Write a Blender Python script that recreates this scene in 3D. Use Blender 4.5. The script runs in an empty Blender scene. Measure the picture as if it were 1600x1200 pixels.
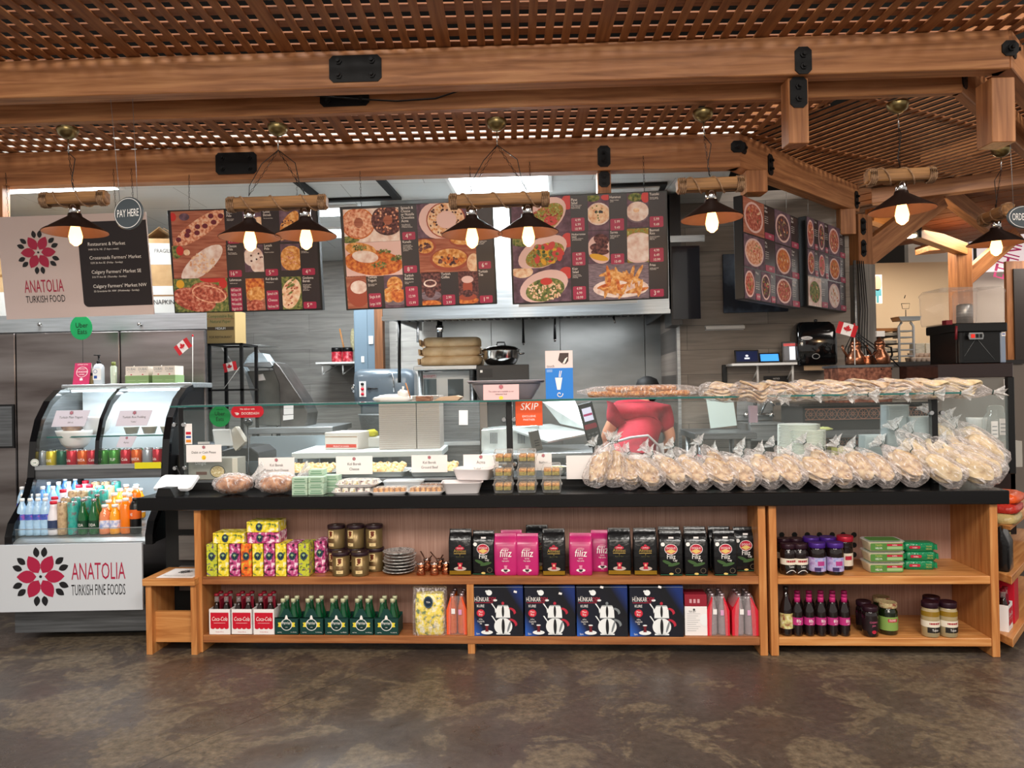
import bpy, math, random
from mathutils import Vector, Matrix
R=math.radians; PI=math.pi
rnd=random.Random(7)
S=bpy.context.scene; COL=S.collection
# ---------------- camera ----------------
F=1180.0; CH=1.525; ROLL=.0189; PITCH=math.atan(5/F)
_r=Vector((math.cos(ROLL),0,-math.sin(ROLL))); _f=Vector((0,math.cos(PITCH),math.sin(PITCH)))
_u=_r.cross(_f).normalized(); _r=_f.cross(_u).normalized()
cam=bpy.data.cameras.new('camera'); co=bpy.data.objects.new('camera',cam); COL.objects.link(co)
cam.sensor_width=36; cam.lens=36*F/1600; cam.clip_start=.05
M=Matrix.Identity(4)
for i in range(3): M[i][0]=_r[i]; M[i][1]=_u[i]; M[i][2]=-_f[i]
M[2][3]=CH
co.matrix_world=M; S.camera=co
# ---------------- view, world, hall and fill lights ----------------
S.view_settings.view_transform='Standard'; S.view_settings.look='None'; S.view_settings.gamma=1
S.view_settings.exposure=.14
w=bpy.data.worlds.new('world'); S.world=w; w.use_nodes=True
w.node_tree.nodes['Background'].inputs[0].default_value=(1,.93,.86,1); w.node_tree.nodes['Background'].inputs[1].default_value=.55
# projection used by the ceiling lamps too
def ray(px,py): return (px-800)*_r+(600-py)*_u+F*_f
def GZ(px,py,z):
    d=ray(px,py); t=(z-CH)/d.z; return Vector((d.x*t,d.y*t,z))
def area(x,y,z,sx,sy,e,c=(1,1,1),rot=(0,0,0),name='ceiling_or_fill_lamp'):
    l=bpy.data.lights.new(name,'AREA'); l.shape='RECTANGLE'; l.size=sx; l.size_y=sy; l.energy=e; l.color=c
    o=bpy.data.objects.new(name,l); o.location=(x,y,z); o.rotation_euler=rot; COL.objects.link(o); return o
def point(x,y,z,e,c,r=.03,name='bulb_light'):
    l=bpy.data.lights.new(name,'POINT'); l.energy=e; l.color=c; l.shadow_soft_size=r
    o=bpy.data.objects.new(name,l); o.location=(x,y,z); COL.objects.link(o); return o
area(-2.2,-.6,4.6,2.2,1.4,190,(1,.94,.87),(R(32),0,0)); area(1.6,-.8,4.6,2.2,1.4,215,(1,.94,.87),(R(32),0,0))
area(-.2,-3.2,3.3,3.6,1.2,120,(1,.9,.78),(R(78),0,0)); area(4.6,2.0,4.6,1.5,1.5,80,(1,.9,.8),(R(20),R(30),0))  # first one is an unseen warm fill added to brighten the front beam
area(-1.2,3.4,4.9,4.5,.5,60,(1,.97,.93),(R(50),0,0))  # unseen strip added to brighten the white fascia behind the lattice
for x,y,e in [(*GZ(a,b,2.998).xy,e) for a,b,e in ((782,285,72),(519,328,40),(517,362,24),(60,285,30))]: area(x,y,2.965,.7,.42,e,(.93,.98,1))
for x in (-.5,.7): area(x,6.7,2.07,.8,.3,7.5,(.97,.98,1),(R(12),0,R(-4)),'hood_fill_lamp')  # unseen lamps added under the hood to brighten the steel wall panels
# ---------------- projection helpers: photo pixel -> place ----------------
def G(px,py,Y):
    d=ray(px,py); t=Y/d.y; return Vector((d.x*t,Y,CH+d.z*t))
TH=math.atan(.0708); DU=Vector((math.cos(TH),-math.sin(TH),0)); DV=Vector((math.sin(TH),math.cos(TH),0)); O=Vector((0,4.283,0))
def KW(u,v,z): return O+u*DU+v*DV+Vector((0,0,z))
def K(px,py,v):
    d=ray(px,py); t=(O.dot(DV)+v)/d.dot(DV); p=d*t+Vector((0,0,CH)); return (p-O).dot(DU),p.z
def KZ(px,py,z):
    p=GZ(px,py,z)-O; return p.dot(DU),p.dot(DV)
# ---------------- materials ----------------
_mats={}
def srgb(h):
    if isinstance(h,str):
        h=h.lstrip('#'); c=[int(h[i:i+2],16)/255 for i in (0,2,4)]
        return tuple(x/12.92 if x<=.04045 else ((x+.055)/1.055)**2.4 for x in c)
    return h
def _new(name):
    m=bpy.data.materials.new(name); m.use_nodes=True; nt=m.node_tree; b=nt.nodes['Principled BSDF']; return m,nt,b
def mat(name,c='#808080',r=.5,m=0,tr=0,em=0,alpha=1,coat=0,bump=0,bs=40,ior=1.45):
    if name in _mats: return _mats[name]
    mm,nt,b=_new(name); c=srgb(c)
    b.inputs['Base Color'].default_value=(*c,1); b.inputs['Roughness'].default_value=r; b.inputs['Metallic'].default_value=m
    b.inputs['Transmission Weight'].default_value=tr; b.inputs['Alpha'].default_value=alpha; b.inputs['Coat Weight'].default_value=coat; b.inputs['IOR'].default_value=ior
    if em: b.inputs['Emission Color'].default_value=(*c,1); b.inputs['Emission Strength'].default_value=em
    if bump:
        tc=nt.nodes.new('ShaderNodeTexCoord'); n=nt.nodes.new('ShaderNodeTexNoise'); n.inputs['Scale'].default_value=bs
        bp=nt.nodes.new('ShaderNodeBump'); bp.inputs['Strength'].default_value=bump; bp.inputs['Distance'].default_value=.01
        nt.links.new(tc.outputs['Object'],n.inputs['Vector']); nt.links.new(n.outputs['Fac'],bp.inputs['Height']); nt.links.new(bp.outputs[0],b.inputs['Normal'])
    _mats[name]=mm; return mm
def mottle(name,cols,scale=20,r=.6,stretch=(1,1,1),detail=4,m=0,bump=0,dist=0,lo=.32,hi=.68,coat=0,rough2=None):
    if name in _mats: return _mats[name]
    mm,nt,b=_new(name); N=nt.nodes.new; L=nt.links.new
    tc=N('ShaderNodeTexCoord'); mp=N('ShaderNodeMapping'); mp.inputs['Scale'].default_value=stretch
    n=N('ShaderNodeTexNoise'); n.inputs['Scale'].default_value=scale; n.inputs['Detail'].default_value=detail; n.inputs['Distortion'].default_value=dist
    cr=N('ShaderNodeValToRGB'); e=cr.color_ramp.elements
    k=len(cols)
    while len(e)<k: e.new(.5)
    for i,c in enumerate(cols): e[i].position=lo+(hi-lo)*i/(k-1); e[i].color=(*srgb(c),1)
    L(tc.outputs['Object'],mp.inputs[0]); L(mp.outputs[0],n.inputs['Vector']); L(n.outputs['Fac'],cr.inputs[0]); L(cr.outputs[0],b.inputs['Base Color'])
    b.inputs['Roughness'].default_value=r; b.inputs['Metallic'].default_value=m; b.inputs['Coat Weight'].default_value=coat
    if rough2:
        mr=N('ShaderNodeMapRange'); mr.inputs[3].default_value=r; mr.inputs[4].default_value=rough2; L(n.outputs['Fac'],mr.inputs[0]); L(mr.outputs[0],b.inputs['Roughness'])
    if bump:
        bp=N('ShaderNodeBump'); bp.inputs['Strength'].default_value=bump; bp.inputs['Distance'].default_value=.01
        L(n.outputs['Fac'],bp.inputs['Height']); L(bp.outputs[0],b.inputs['Normal'])
    _mats[name]=mm; return mm
def wood(name,c1,c2,c3,axis=0,r=.45,s=1):
    st=[14*s]*3; st[axis]=.9*s
    return mottle(name,[c1,c2,c3],2.6,r,tuple(st),6,dist=.6,lo=.3,hi=.72,bump=.06)
def planks(name,c1,c2,pw,pl,axis='xz',r=.5,gap='#6a6662',amp=(.72,1.1)):
    """plank-look cladding: brick grid in x/z with grain along x"""
    if name in _mats: return _mats[name]
    mm,nt,b=_new(name); N=nt.nodes.new; L=nt.links.new
    tc=N('ShaderNodeTexCoord'); sp=N('ShaderNodeSeparateXYZ'); cb=N('ShaderNodeCombineXYZ')
    L(tc.outputs['Object'],sp.inputs[0]); L(sp.outputs['X' if axis[0]=='x' else 'Y'],cb.inputs[0]); L(sp.outputs['Z' if axis[1]=='z' else 'Y'],cb.inputs[1])
    br=N('ShaderNodeTexBrick'); br.inputs['Scale'].default_value=1; br.inputs['Brick Width'].default_value=pl; br.inputs['Row Height'].default_value=pw
    br.inputs['Mortar Size'].default_value=.002; br.inputs['Color1'].default_value=(*srgb(c1),1); br.inputs['Color2'].default_value=(*srgb(c2),1); br.inputs['Mortar'].default_value=(*srgb(gap),1)
    L(cb.outputs[0],br.inputs['Vector'])
    mp=N('ShaderNodeMapping'); mp.inputs['Scale'].default_value=(1.4,16,1); L(cb.outputs[0],mp.inputs[0])
    n=N('ShaderNodeTexNoise'); n.inputs['Scale'].default_value=1.5; n.inputs['Detail'].default_value=6; n.inputs['Distortion'].default_value=.8; L(mp.outputs[0],n.inputs['Vector'])
    mr=N('ShaderNodeMapRange'); mr.inputs[1].default_value=.3; mr.inputs[2].default_value=.7; mr.inputs[3].default_value=amp[0]; mr.inputs[4].default_value=amp[1]; L(n.outputs['Fac'],mr.inputs[0])
    mx=N('ShaderNodeMix'); mx.data_type='RGBA'; mx.blend_type='MULTIPLY'; mx.inputs[0].default_value=1
    L(br.outputs[0],mx.inputs[6]); L(mr.outputs[0],mx.inputs[7]); L(mx.outputs[2],b.inputs['Base Color']); b.inputs['Roughness'].default_value=r
    _mats[name]=mm; return mm
def film(name,c='#ffffff',op=.22,r=.12,bump=.0,bs=30,gl=.35,streak=0):
    """thin clear plastic / glass: see-through with glossy glints"""
    if name in _mats: return _mats[name]
    mm,nt,b=_new(name); N=nt.nodes.new; L=nt.links.new; c=srgb(c)
    b.inputs['Base Color'].default_value=(*c,1); b.inputs['Roughness'].default_value=r; b.inputs['Specular IOR Level'].default_value=1
    t=N('ShaderNodeBsdfTransparent'); t.inputs[0].default_value=(*[min(1,.9+.1*x) for x in c],1); mx=N('ShaderNodeMixShader')
    lw=N('ShaderNodeLayerWeight'); lw.inputs[0].default_value=.5
    pw=N('ShaderNodeMath'); pw.operation='POWER'; pw.inputs[1].default_value=1.6/gl**.6; L(lw.outputs['Facing'],pw.inputs[0])
    ma=N('ShaderNodeMath'); ma.operation='MULTIPLY_ADD'; ma.inputs[1].default_value=.7; ma.inputs[2].default_value=op; ma.use_clamp=True
    L(pw.outputs[0],ma.inputs[0])
    if streak:  # whiter, denser streaks paint highlights onto the plastic wrinkles
        tc=N('ShaderNodeTexCoord'); mp=N('ShaderNodeMapping'); mp.inputs['Scale'].default_value=(1.6,1.6,.5); ns=N('ShaderNodeTexNoise'); ns.inputs['Scale'].default_value=22; ns.inputs['Detail'].default_value=5; ns.inputs['Distortion'].default_value=2.2
        mr=N('ShaderNodeMapRange'); mr.inputs[1].default_value=.52; mr.inputs[2].default_value=.72; mr.inputs[3].default_value=op; mr.inputs[4].default_value=op+streak
        L(tc.outputs['Object'],mp.inputs[0]); L(mp.outputs[0],ns.inputs['Vector']); L(ns.outputs['Fac'],mr.inputs[0]); L(mr.outputs[0],ma.inputs[2])
    fac=ma.outputs[0]
    if bump:
        tc=N('ShaderNodeTexCoord'); n=N('ShaderNodeTexNoise'); n.inputs['Scale'].default_value=bs; n.inputs['Detail'].default_value=3; n.inputs['Distortion'].default_value=1.5
        bp=N('ShaderNodeBump'); bp.inputs['Strength'].default_value=bump; bp.inputs['Distance'].default_value=.02
        L(tc.outputs['Object'],n.inputs['Vector']); L(n.outputs['Fac'],bp.inputs['Height']); L(bp.outputs[0],b.inputs['Normal']); L(bp.outputs[0],lw.inputs['Normal'])
    L(fac,mx.inputs[0]); L(t.outputs[0],mx.inputs[1]); L(b.outputs[0],mx.inputs[2]); L(mx.outputs[0],nt.nodes['Material Output'].inputs[0])
    _mats[name]=mm; return mm
# shared materials
BLK=mat('black_plastic','#0c0c0d',.35); BLKM=mat('matte_black','#0a0a0a',.65); WHT=mat('white_plastic','#e8e8e6',.4); PAP=mat('paper_white','#e9e4e2',.7)
STEEL=mottle('brushed_steel',['#8d9092','#aaaeb0'],3,.28,(1,1,30),5,m=.8,rough2=.45); STEELD=mottle('dark_steel',['#5c5e60','#787b7e'],3,.35,(1,1,24),5,m=.7,rough2=.55)
STEELH=mottle('steel_horizontal',['#a3a8ab','#bcc1c4'],3,.3,(1,24,24),5,m=.75,rough2=.42)
CHROME=mat('chrome','#c8c8c8',.12,1); BRASS=mat('aged_brass','#8a7a52',.3,1); COPPER=mat('copper','#c07450',.22,1); GOLD=mat('gold_foil','#b58a2c',.3,.8)
CRIM=mat('crimson_print','#a81d42',.45); INK=mat('ink_black','#17161a',.5); WINK=mat('white_print','#f0ece8',.5); RED=mat('red_print','#c4122e',.4)
BEAMX=wood('cedar_beam','#8a5630','#b0764a','#c68d5c',0,.5); BEAMY=wood('cedar_beam_crossways','#5e3219','#824a27','#96602f',1,.5); BEAMZ=wood('cedar_post','#7c4a28','#a0683c','#b87e50',2,.5)
SLAT=wood('lattice_slat','#7a4a2a','#9a6238','#ab7446',1,.6); SLATX=wood('lattice_cross_slat','#6a3f22','#875230','#98623c',0,.6)
PINE=wood('pine_board','#a96a35','#c4854a','#d39c62',0,.4); PINEZ=wood('pine_upright','#a4622f','#bd7d45','#cc935a',2,.4)
IRON=mat('black_iron','#0b0c0e',.5,.3)
GLASS=film('clear_glass','#e6f4f2',.03,.03,gl=.18); BAGM=film('clear_bag','#fff6f4',.09,.14,bump=.9,bs=26,gl=.3,streak=.55); RUF=film('bag_ruffle','#ffffff',.3,.15,bump=1,bs=60,gl=.5,streak=.4)
CLAM=film('clear_tub','#f2f2f0',.10,.08,bump=.3,bs=60,gl=.4)
# ---------------- mesh building ----------------
_txt={}
def text_mesh(s,align='CENTER'):
    k=(s,align)
    if k not in _txt:
        cu=bpy.data.curves.new('t','FONT'); cu.body=s; cu.size=1; cu.align_x=align; cu.resolution_u=2
        ob=bpy.data.objects.new('t',cu); me=bpy.data.meshes.new_from_object(ob)
        _txt[k]=([tuple(v.co) for v in me.vertices],[tuple(p.vertices) for p in me.polygons])
        bpy.data.objects.remove(ob); bpy.data.curves.remove(cu); bpy.data.meshes.remove(me)
    return _txt[k]
class MB:
    def __init__(s): s.v=[]; s.f=[]; s.fm=[]; s.fs=[]; s.mats=[]; s.T=None
    def mi(s,m):
        if m not in s.mats: s.mats.append(m)
        return s.mats.index(m)
    def add(s,vs,fs,m,smooth=False):
        b=len(s.v); i=s.mi(m)
        s.v+= [tuple(s.T@Vector(v)) for v in vs] if s.T else list(vs)
        for f in fs: s.f.append(tuple(b+k for k in f)); s.fm.append(i); s.fs.append(smooth)
        return s
    def box(s,x0,x1,y0,y1,z0,z1,m):
        return s.add([(x0,y0,z0),(x1,y0,z0),(x1,y1,z0),(x0,y1,z0),(x0,y0,z1),(x1,y0,z1),(x1,y1,z1),(x0,y1,z1)],
            [(0,3,2,1),(4,5,6,7),(0,1,5,4),(1,2,6,5),(2,3,7,6),(3,0,4,7)],m)
    def quad(s,a,b,c,d,m): return s.add([a,b,c,d],[(0,1,2,3)],m)
    def rect(s,x0,x1,z0,z1,y,m): return s.add([(x0,y,z0),(x1,y,z0),(x1,y,z1),(x0,y,z1)],[(0,1,2,3)],m)
    def poly(s,pts,y,m):   # flat print facing -y
        return s.add([(p[0],y,p[1]) for p in pts],[tuple(range(len(pts)))],m)
    def rrect(s,x0,x1,z0,z1,y,m,r=.01):
        p=[]
        for cx,cz,a in ((x1-r,z0+r,-90),(x1-r,z1-r,0),(x0+r,z1-r,90),(x0+r,z0+r,180)):
            for k in range(5): t=R(a+22.5*k); p.append((cx+r*math.cos(t),cz+r*math.sin(t)))
        return s.poly(p,y,m)
    def ell(s,cx,cz,a,b,y,m,rot=0,n=20,clip=None,ring=None):
        c,q=math.cos(rot),math.sin(rot); p=[]
        def pt(k,sc):
            t=2*PI*k/n; x=a*sc*math.cos(t); z=b*sc*math.sin(t); X=cx+x*c-z*q; Z=cz+x*q+z*c
            if clip: X=min(max(X,clip[0]),clip[1]); Z=min(max(Z,clip[2]),clip[3])
            return (X,y,Z)
        if ring:
            v=[pt(k,1) for k in range(n)]+[pt(k,ring) for k in range(n)]
            return s.add(v,[(k,(k+1)%n,n+(k+1)%n,n+k) for k in range(n)],m)
        return s.add([pt(k,1) for k in range(n)],[tuple(range(n))],m)
    def lathe(s,prof,m,n=20,cx=0,cy=0,cz=0,smooth=True,axis='z',ang=None,cap=True):
        """prof: list of (radius,height[,material])"""
        ring=[]; b=len(s.v)
        for p in prof:
            r,h=p[0],p[1]
            for k in range(n):
                t=2*PI*k/n; x,y=r*math.cos(t),r*math.sin(t)
                q=(x,y,h) if axis=='z' else ((x,h,y) if axis=='y' else (h,x,y))
                ring.append((cx+q[0],cy+q[1],cz+q[2]))
        s.v+= [tuple(s.T@Vector(v)) for v in ring] if s.T else ring
        for j in range(len(prof)-1):
            mm=prof[j+1][2] if len(prof[j+1])>2 else m; i=s.mi(mm)
            for k in range(n):
                a,c=b+j*n+k,b+j*n+(k+1)%n
                f=(a,c,c+n,a+n) if axis!='y' else (a,a+n,c+n,c)
                s.f.append(f); s.fm.append(i); s.fs.append(smooth)
        if cap:
            for j,mm in ((0,m),(len(prof)-1,prof[-1][2] if len(prof[-1])>2 else m)):
                if prof[j][0]>1e-5:
                    f=tuple(b+j*n+k for k in range(n)); f=f[::-1] if j==0 else f
                    s.f.append(f); s.fm.append(s.mi(mm)); s.fs.append(False)
        return s
    def tube(s,pts,r,m,n=6,closed=False,smooth=True,rs=None):
        pts=[Vector(p) for p in pts]; N_=len(pts); vs=[]; up=Vector((.13,.21,.97)).normalized()
        for i,p in enumerate(pts):
            a=pts[i-1] if (i>0 or closed) else p; c=pts[(i+1)%N_] if (i<N_-1 or closed) else p
            d=(c-a).normalized(); e=d.cross(up)
            if e.length<.05: e=d.cross(Vector((1,0,0)))
            e.normalize(); g=d.cross(e); rr=rs[i] if rs else r
            for k in range(n): t=2*PI*k/n; q=p+rr*(math.cos(t)*e+math.sin(t)*g); vs.append(tuple(q))
        fs=[]
        for i in range(N_ if closed else N_-1):
            j=(i+1)%N_
            for k in range(n): fs.append((i*n+k,i*n+(k+1)%n,j*n+(k+1)%n,j*n+k))
        if not closed: fs.append(tuple(range(n))[::-1]); fs.append(tuple((N_-1)*n+k for k in range(n)))
        return s.add(vs,fs,m,smooth)
    def prism(s,pts,a,b,m,axis='y'):
        """extrude a 2-D outline from a to b; axis y: (x,z) outline, x: (y,z) outline, z: (x,y) outline"""
        n=len(pts); f=(lambda p,h:(p[0],h,p[1])) if axis=='y' else ((lambda p,h:(h,p[0],p[1])) if axis=='x' else (lambda p,h:(p[0],p[1],h)))
        vs=[f(p,a) for p in pts]+[f(p,b) for p in pts]
        fs=[tuple(range(n)),tuple(range(n,2*n))[::-1]]+[(k,k+n,(k+1)%n+n,(k+1)%n) for k in range(n)]
        return s.add(vs,fs,m)
    def blob(s,cx,cy,cz,rx,ry,rz,m,n=12,k=8,jit=0,seed=0,rot=0,flat=None):
        rd=random.Random(seed); vs=[]; c,q=math.cos(rot),math.sin(rot)
        for j in range(k+1):
            ph=PI*j/k
            for i in range(n):
                t=2*PI*i/n; g=1+jit*(rd.random()-.5)*(0 if j in (0,k) else 1)
                x,y,z=rx*math.sin(ph)*math.cos(t)*g,ry*math.sin(ph)*math.sin(t)*g,-rz*math.cos(ph)*g
                if flat is not None: z=max(z,-flat)
                vs.append((cx+x*c-y*q,cy+x*q+y*c,cz+z))
        fs=[(j*n+i,j*n+(i+1)%n,(j+1)*n+(i+1)%n,(j+1)*n+i) for j in range(k) for i in range(n)]
        return s.add(vs,fs,m,True)
    def text(s,t,x,z,h,m,y=0,w=1,align='CENTER',fn=None,maxw=None,shear=0,rot=0):
        V,Fc=text_mesh(t,align)
        if maxw and V:
            ww=(max(v[0] for v in V)-min(v[0] for v in V))*h*w
            if ww>maxw: w*=maxw/ww
        out=[]; c,q=math.cos(rot),math.sin(rot)
        for v in V:
            a,b=(v[0]+shear*v[1])*h*w,v[1]*h; a,b=a*c-b*q+x,a*q+b*c+z
            out.append(fn(a,b) if fn else (a,y,b))
        return s.add(out,Fc,m)
    def build(s,name,parent=None,bev=0,sub=0,seg=1):
        me=bpy.data.meshes.new(name); me.from_pydata(s.v,[],s.f)
        for m in s.mats: me.materials.append(m)
        me.polygons.foreach_set('material_index',s.fm); me.polygons.foreach_set('use_smooth',s.fs); me.update()
        o=bpy.data.objects.new(name,me); COL.objects.link(o)
        if parent: o.parent=parent
        if bev: b=o.modifiers.new('b','BEVEL'); b.width=bev; b.segments=seg; b.limit_method='ANGLE'; b.angle_limit=R(40)
        if sub: b=o.modifiers.new('s','SUBSURF'); b.levels=sub; b.render_levels=sub
        return o
def tag(o,label,cat,group=None,loc=None,rz=None):
    o['label']=label; o['category']=cat
    if group: o['group']=group
    if loc is not None: o.location=loc
    if rz is not None: o.rotation_euler=(0,0,rz)
    return o
def thing(name,label,cat,loc=(0,0,0),rz=0,group=None):
    o=bpy.data.objects.new(name,None); o.empty_display_size=.05; COL.objects.link(o); return tag(o,label,cat,group,loc,rz)
def struct(mb,name,**k): o=mb.build(name,**k); o['kind']='structure'; return o
def kids(o): return [c for c in bpy.data.objects if c.parent==o]
def dup(root,label=None,loc=None,rz=None,group=None,scale=None,_p=None):
    c=root.copy(); COL.objects.link(c)
    if _p: c.parent=_p
    if label: c['label']=label
    if group: c['group']=group
    if loc is not None: c.location=loc
    if rz is not None: c.rotation_euler=(0,0,rz) if not isinstance(rz,tuple) else rz
    if scale: c.scale=scale if isinstance(scale,tuple) else (scale,)*3
    for ch in _kids(root): dup(ch,_p=c)
    return c
_kc={}
def _kids(o):
    if o.name not in _kc: _kc[o.name]=kids(o)
    return _kc[o.name]
ORD=['first','second','third','fourth','fifth','sixth','seventh','eighth','ninth','tenth','eleventh','twelfth','thirteenth','fourteenth','fifteenth','sixteenth','seventeenth','eighteenth','nineteenth','twentieth']
def nth(i,of,side='left'): return f'{ORD[i]} {of} from the {side}'
def curl(r): return lambda a,b:(r*math.sin(a/r),-r*math.cos(a/r),b)
def flower(m,cx,cz,s,y,mp=None,mb_=None,sx=1):
    """six crimson petals ringed by paired black leaves"""
    mp=mp or CRIM; mb_=mb_ or INK
    def leaf(a,r0,r1,w,mt,bend=0):
        p=[]
        for t in [i/6 for i in range(7)]: p.append((r0+(r1-r0)*t, w*math.sin(PI*t**.9)**.8))
        p=p+[(x,-q) for x,q in p[-2:0:-1]]
        c,q=math.cos(a),math.sin(a)
        m.poly([(cx+sx*s*(x*c-(z+bend)*q),cz+s*(x*q+(z+bend)*c)) for x,z in p],y,mt)
    for k in range(6):
        a=R(60*k); leaf(a,.095,.56,.15,mp)
        for d in (-1,1): leaf(R(60*k+30)+d*R(7.8),.455,.70,.074,mb_,d*.015)
    m.ell(cx,cz,.035*s*sx,.035*s,y,mb_,n=10)
# ================= structure =================
def floor_mat():
    mm,nt,b=_new('polished_concrete'); N=nt.nodes.new; L=nt.links.new
    tc=N('ShaderNodeTexCoord')
    def noise(sc,det,rg=.6,dist=0):
        n=N('ShaderNodeTexNoise'); n.inputs['Scale'].default_value=sc; n.inputs['Detail'].default_value=det; n.inputs['Roughness'].default_value=rg; n.inputs['Distortion'].default_value=dist; L(tc.outputs['Object'],n.inputs['Vector']); return n
    def ramp(src,pts):
        r=N('ShaderNodeValToRGB'); e=r.color_ramp.elements
        while len(e)<len(pts): e.new(.5)
        for i,(p,col) in enumerate(pts): e[i].position=p; e[i].color=(*srgb(col),1)
        L(src,r.inputs[0]); return r
    def mix(f,a_,b_,bt='MIX'):
        m=N('ShaderNodeMix'); m.data_type='RGBA'; m.blend_type=bt
        if isinstance(f,(int,float)): m.inputs[0].default_value=f
        else: L(f,m.inputs[0])
        L(a_,m.inputs[6]); L(b_,m.inputs[7]); return m.outputs[2]
    big=noise(.7,5,.55,.3); mid=noise(2.6,12,.72,.5); fine=noise(26,8,.7); spk=noise(70,3)
    base=ramp(big.outputs['Fac'],((.33,'#463f39'),(.5,'#544840'),(.66,'#635b54')))
    beige=ramp(fine.outputs['Fac'],((.35,'#74654f'),(.65,'#96866b')))
    msk=N('ShaderNodeMath'); msk.operation='ADD'; sc=N('ShaderNodeMath'); sc.operation='MULTIPLY'; sc.inputs[1].default_value=.55; L(big.outputs['Fac'],sc.inputs[0]); L(mid.outputs['Fac'],msk.inputs[0]); L(sc.outputs[0],msk.inputs[1])
    mk=ramp(msk.outputs[0],((.78,'#000000'),(.82,'#b8b8b8')))
    col=mix(mk.outputs[0],base.outputs[0],beige.outputs[0])
    tone=ramp(fine.outputs['Fac'],((.3,'#b8b8b8'),(.7,'#ffffff'))); col=mix(1,col,tone.outputs[0],'MULTIPLY')
    sk=ramp(spk.outputs['Fac'],((.70,'#000000'),(.76,'#909090'))); wh=N('ShaderNodeRGB'); wh.outputs[0].default_value=(*srgb('#a89c8a'),1); col=mix(sk.outputs[0],col,wh.outputs[0])
    # one straight saw-cut joint running across the slab
    p0,p1=GZ(220,1200,0),GZ(625,1025,0); d=(p1-p0).xy.normalized(); n=Vector((-d.y,d.x)); dp=N('ShaderNodeVectorMath'); dp.operation='DOT_PRODUCT'; dp.inputs[1].default_value=(n.x,n.y,0); wv=N('ShaderNodeVectorMath'); wv.operation='MULTIPLY_ADD'; wv.inputs[1].default_value=(.012,.012,0); L(mid.outputs['Color'],wv.inputs[0]); L(tc.outputs['Object'],wv.inputs[2]); L(wv.outputs[0],dp.inputs[0])
    sb=N('ShaderNodeMath'); sb.operation='SUBTRACT'; sb.inputs[1].default_value=p0.xy.dot(n)+.006; L(dp.outputs['Value'],sb.inputs[0]); ab=N('ShaderNodeMath'); ab.operation='ABSOLUTE'; L(sb.outputs[0],ab.inputs[0])
    jt=ramp(ab.outputs[0],((0,'#4a4a4a'),(.0035,'#ffffff'))); col=mix(1,col,jt.outputs[0],'MULTIPLY')
    L(col,b.inputs['Base Color'])
    rr=N('ShaderNodeMapRange'); rr.inputs[1].default_value=.3; rr.inputs[2].default_value=.7; rr.inputs[3].default_value=.2; rr.inputs[4].default_value=.55; L(mid.outputs['Fac'],rr.inputs[0]); L(rr.outputs[0],b.inputs['Roughness'])
    bp=N('ShaderNodeBump'); bp.inputs['Strength'].default_value=.25; bp.inputs['Distance'].default_value=.006; L(fine.outputs['Fac'],bp.inputs['Height']); L(bp.outputs[0],b.inputs['Normal'])
    return mm
m=MB(); m.box(-9,12,-4,16,-.1,0,floor_mat()); struct(m,'floor')
m=MB(); m.box(-9,12,-4,16,5.2,5.3,mat('hall_ceiling_black','#141312',.9)); struct(m,'ceiling')
PLK=planks('grey_wood_planks','#b3b1ad','#a19f9a',.2,1.3,'xz',.5,'#8a8884'); PLKR=planks('taupe_wood_planks','#988e84','#867c73',.2,1.3,'xz',.5,'#5a544e')
TILE=planks('ceiling_tiles','#d8dad8','#d2d4d2',.6,1.2,'xy',.8,'#8c8c88',(.98,1.02))
m=MB(); m.prism([(-4.6,4.98),(1.5,4.98),(1.78,6.5),(1.78,8.6),(-4.6,8.6)],3.0,3.16,TILE,'z'); struct(m,'ceiling')
def kwall(name,u0,u1,v,z0,z1,mt,th=.08):
    m=MB(); m.box(u0,u1,0,th,z0,z1,mt); o=struct(m,name); o.location=KW(0,v,0); o.rotation_euler=(0,0,-TH); return o
kwall('wall_back',-5.4,-1.36,4.15,0,3.0,PLK)
kwall('wall_back',-1.36,1.9,3.1,0,3.0,PLK)
kwall('wall_right',1.22,2.60,1.98,0,3.08,PLKR)
m=MB(); m.box(0,.08,0,1.1,0,3.0,PLKR); o=struct(m,'wall_side'); o.location=KW(1.22,2.06,0); o.rotation_euler=(0,0,-TH)
m=MB(); m.box(0,.08,0,1.0,0,3.0,PLK); o=struct(m,'wall_side'); o.location=KW(-1.44,3.15,0); o.rotation_euler=(0,0,-TH)
m=MB(); m.box(0,.08,0,3.3,0,3.0,PLK); o=struct(m,'wall_left'); o.location=(-4.55,5.2,0)
CREAM=mat('cream_wall_paint','#d9c3a5',.8)
m=MB(); m.box(3.6,5.62,9.5,9.6,0,3.0,CREAM); struct(m,'wall_far')
m=MB(); m.box(5.6,10.5,10.6,10.7,0,3.6,mat('pale_wall_paint','#d8cfc4',.8)); struct(m,'wall_far')
m=MB(); m.box(-4.6,1.7,5.2,5.24,3.161,3.33,mat('fascia_white','#f8f6f2',.7)); struct(m,'trim_2')
m=MB(); m.box(-9,12,15.8,15.9,0,5.2,mat('far_hall_dark','#3a342f',.9)); struct(m,'wall_far')
m=MB(); m.box(1.215,1.24,-.02,-.001,0,3.1,STEEL); o=struct(m,'trim_1'); o.location=KW(0,1.98,0); o.rotation_euler=(0,0,-TH)
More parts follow.
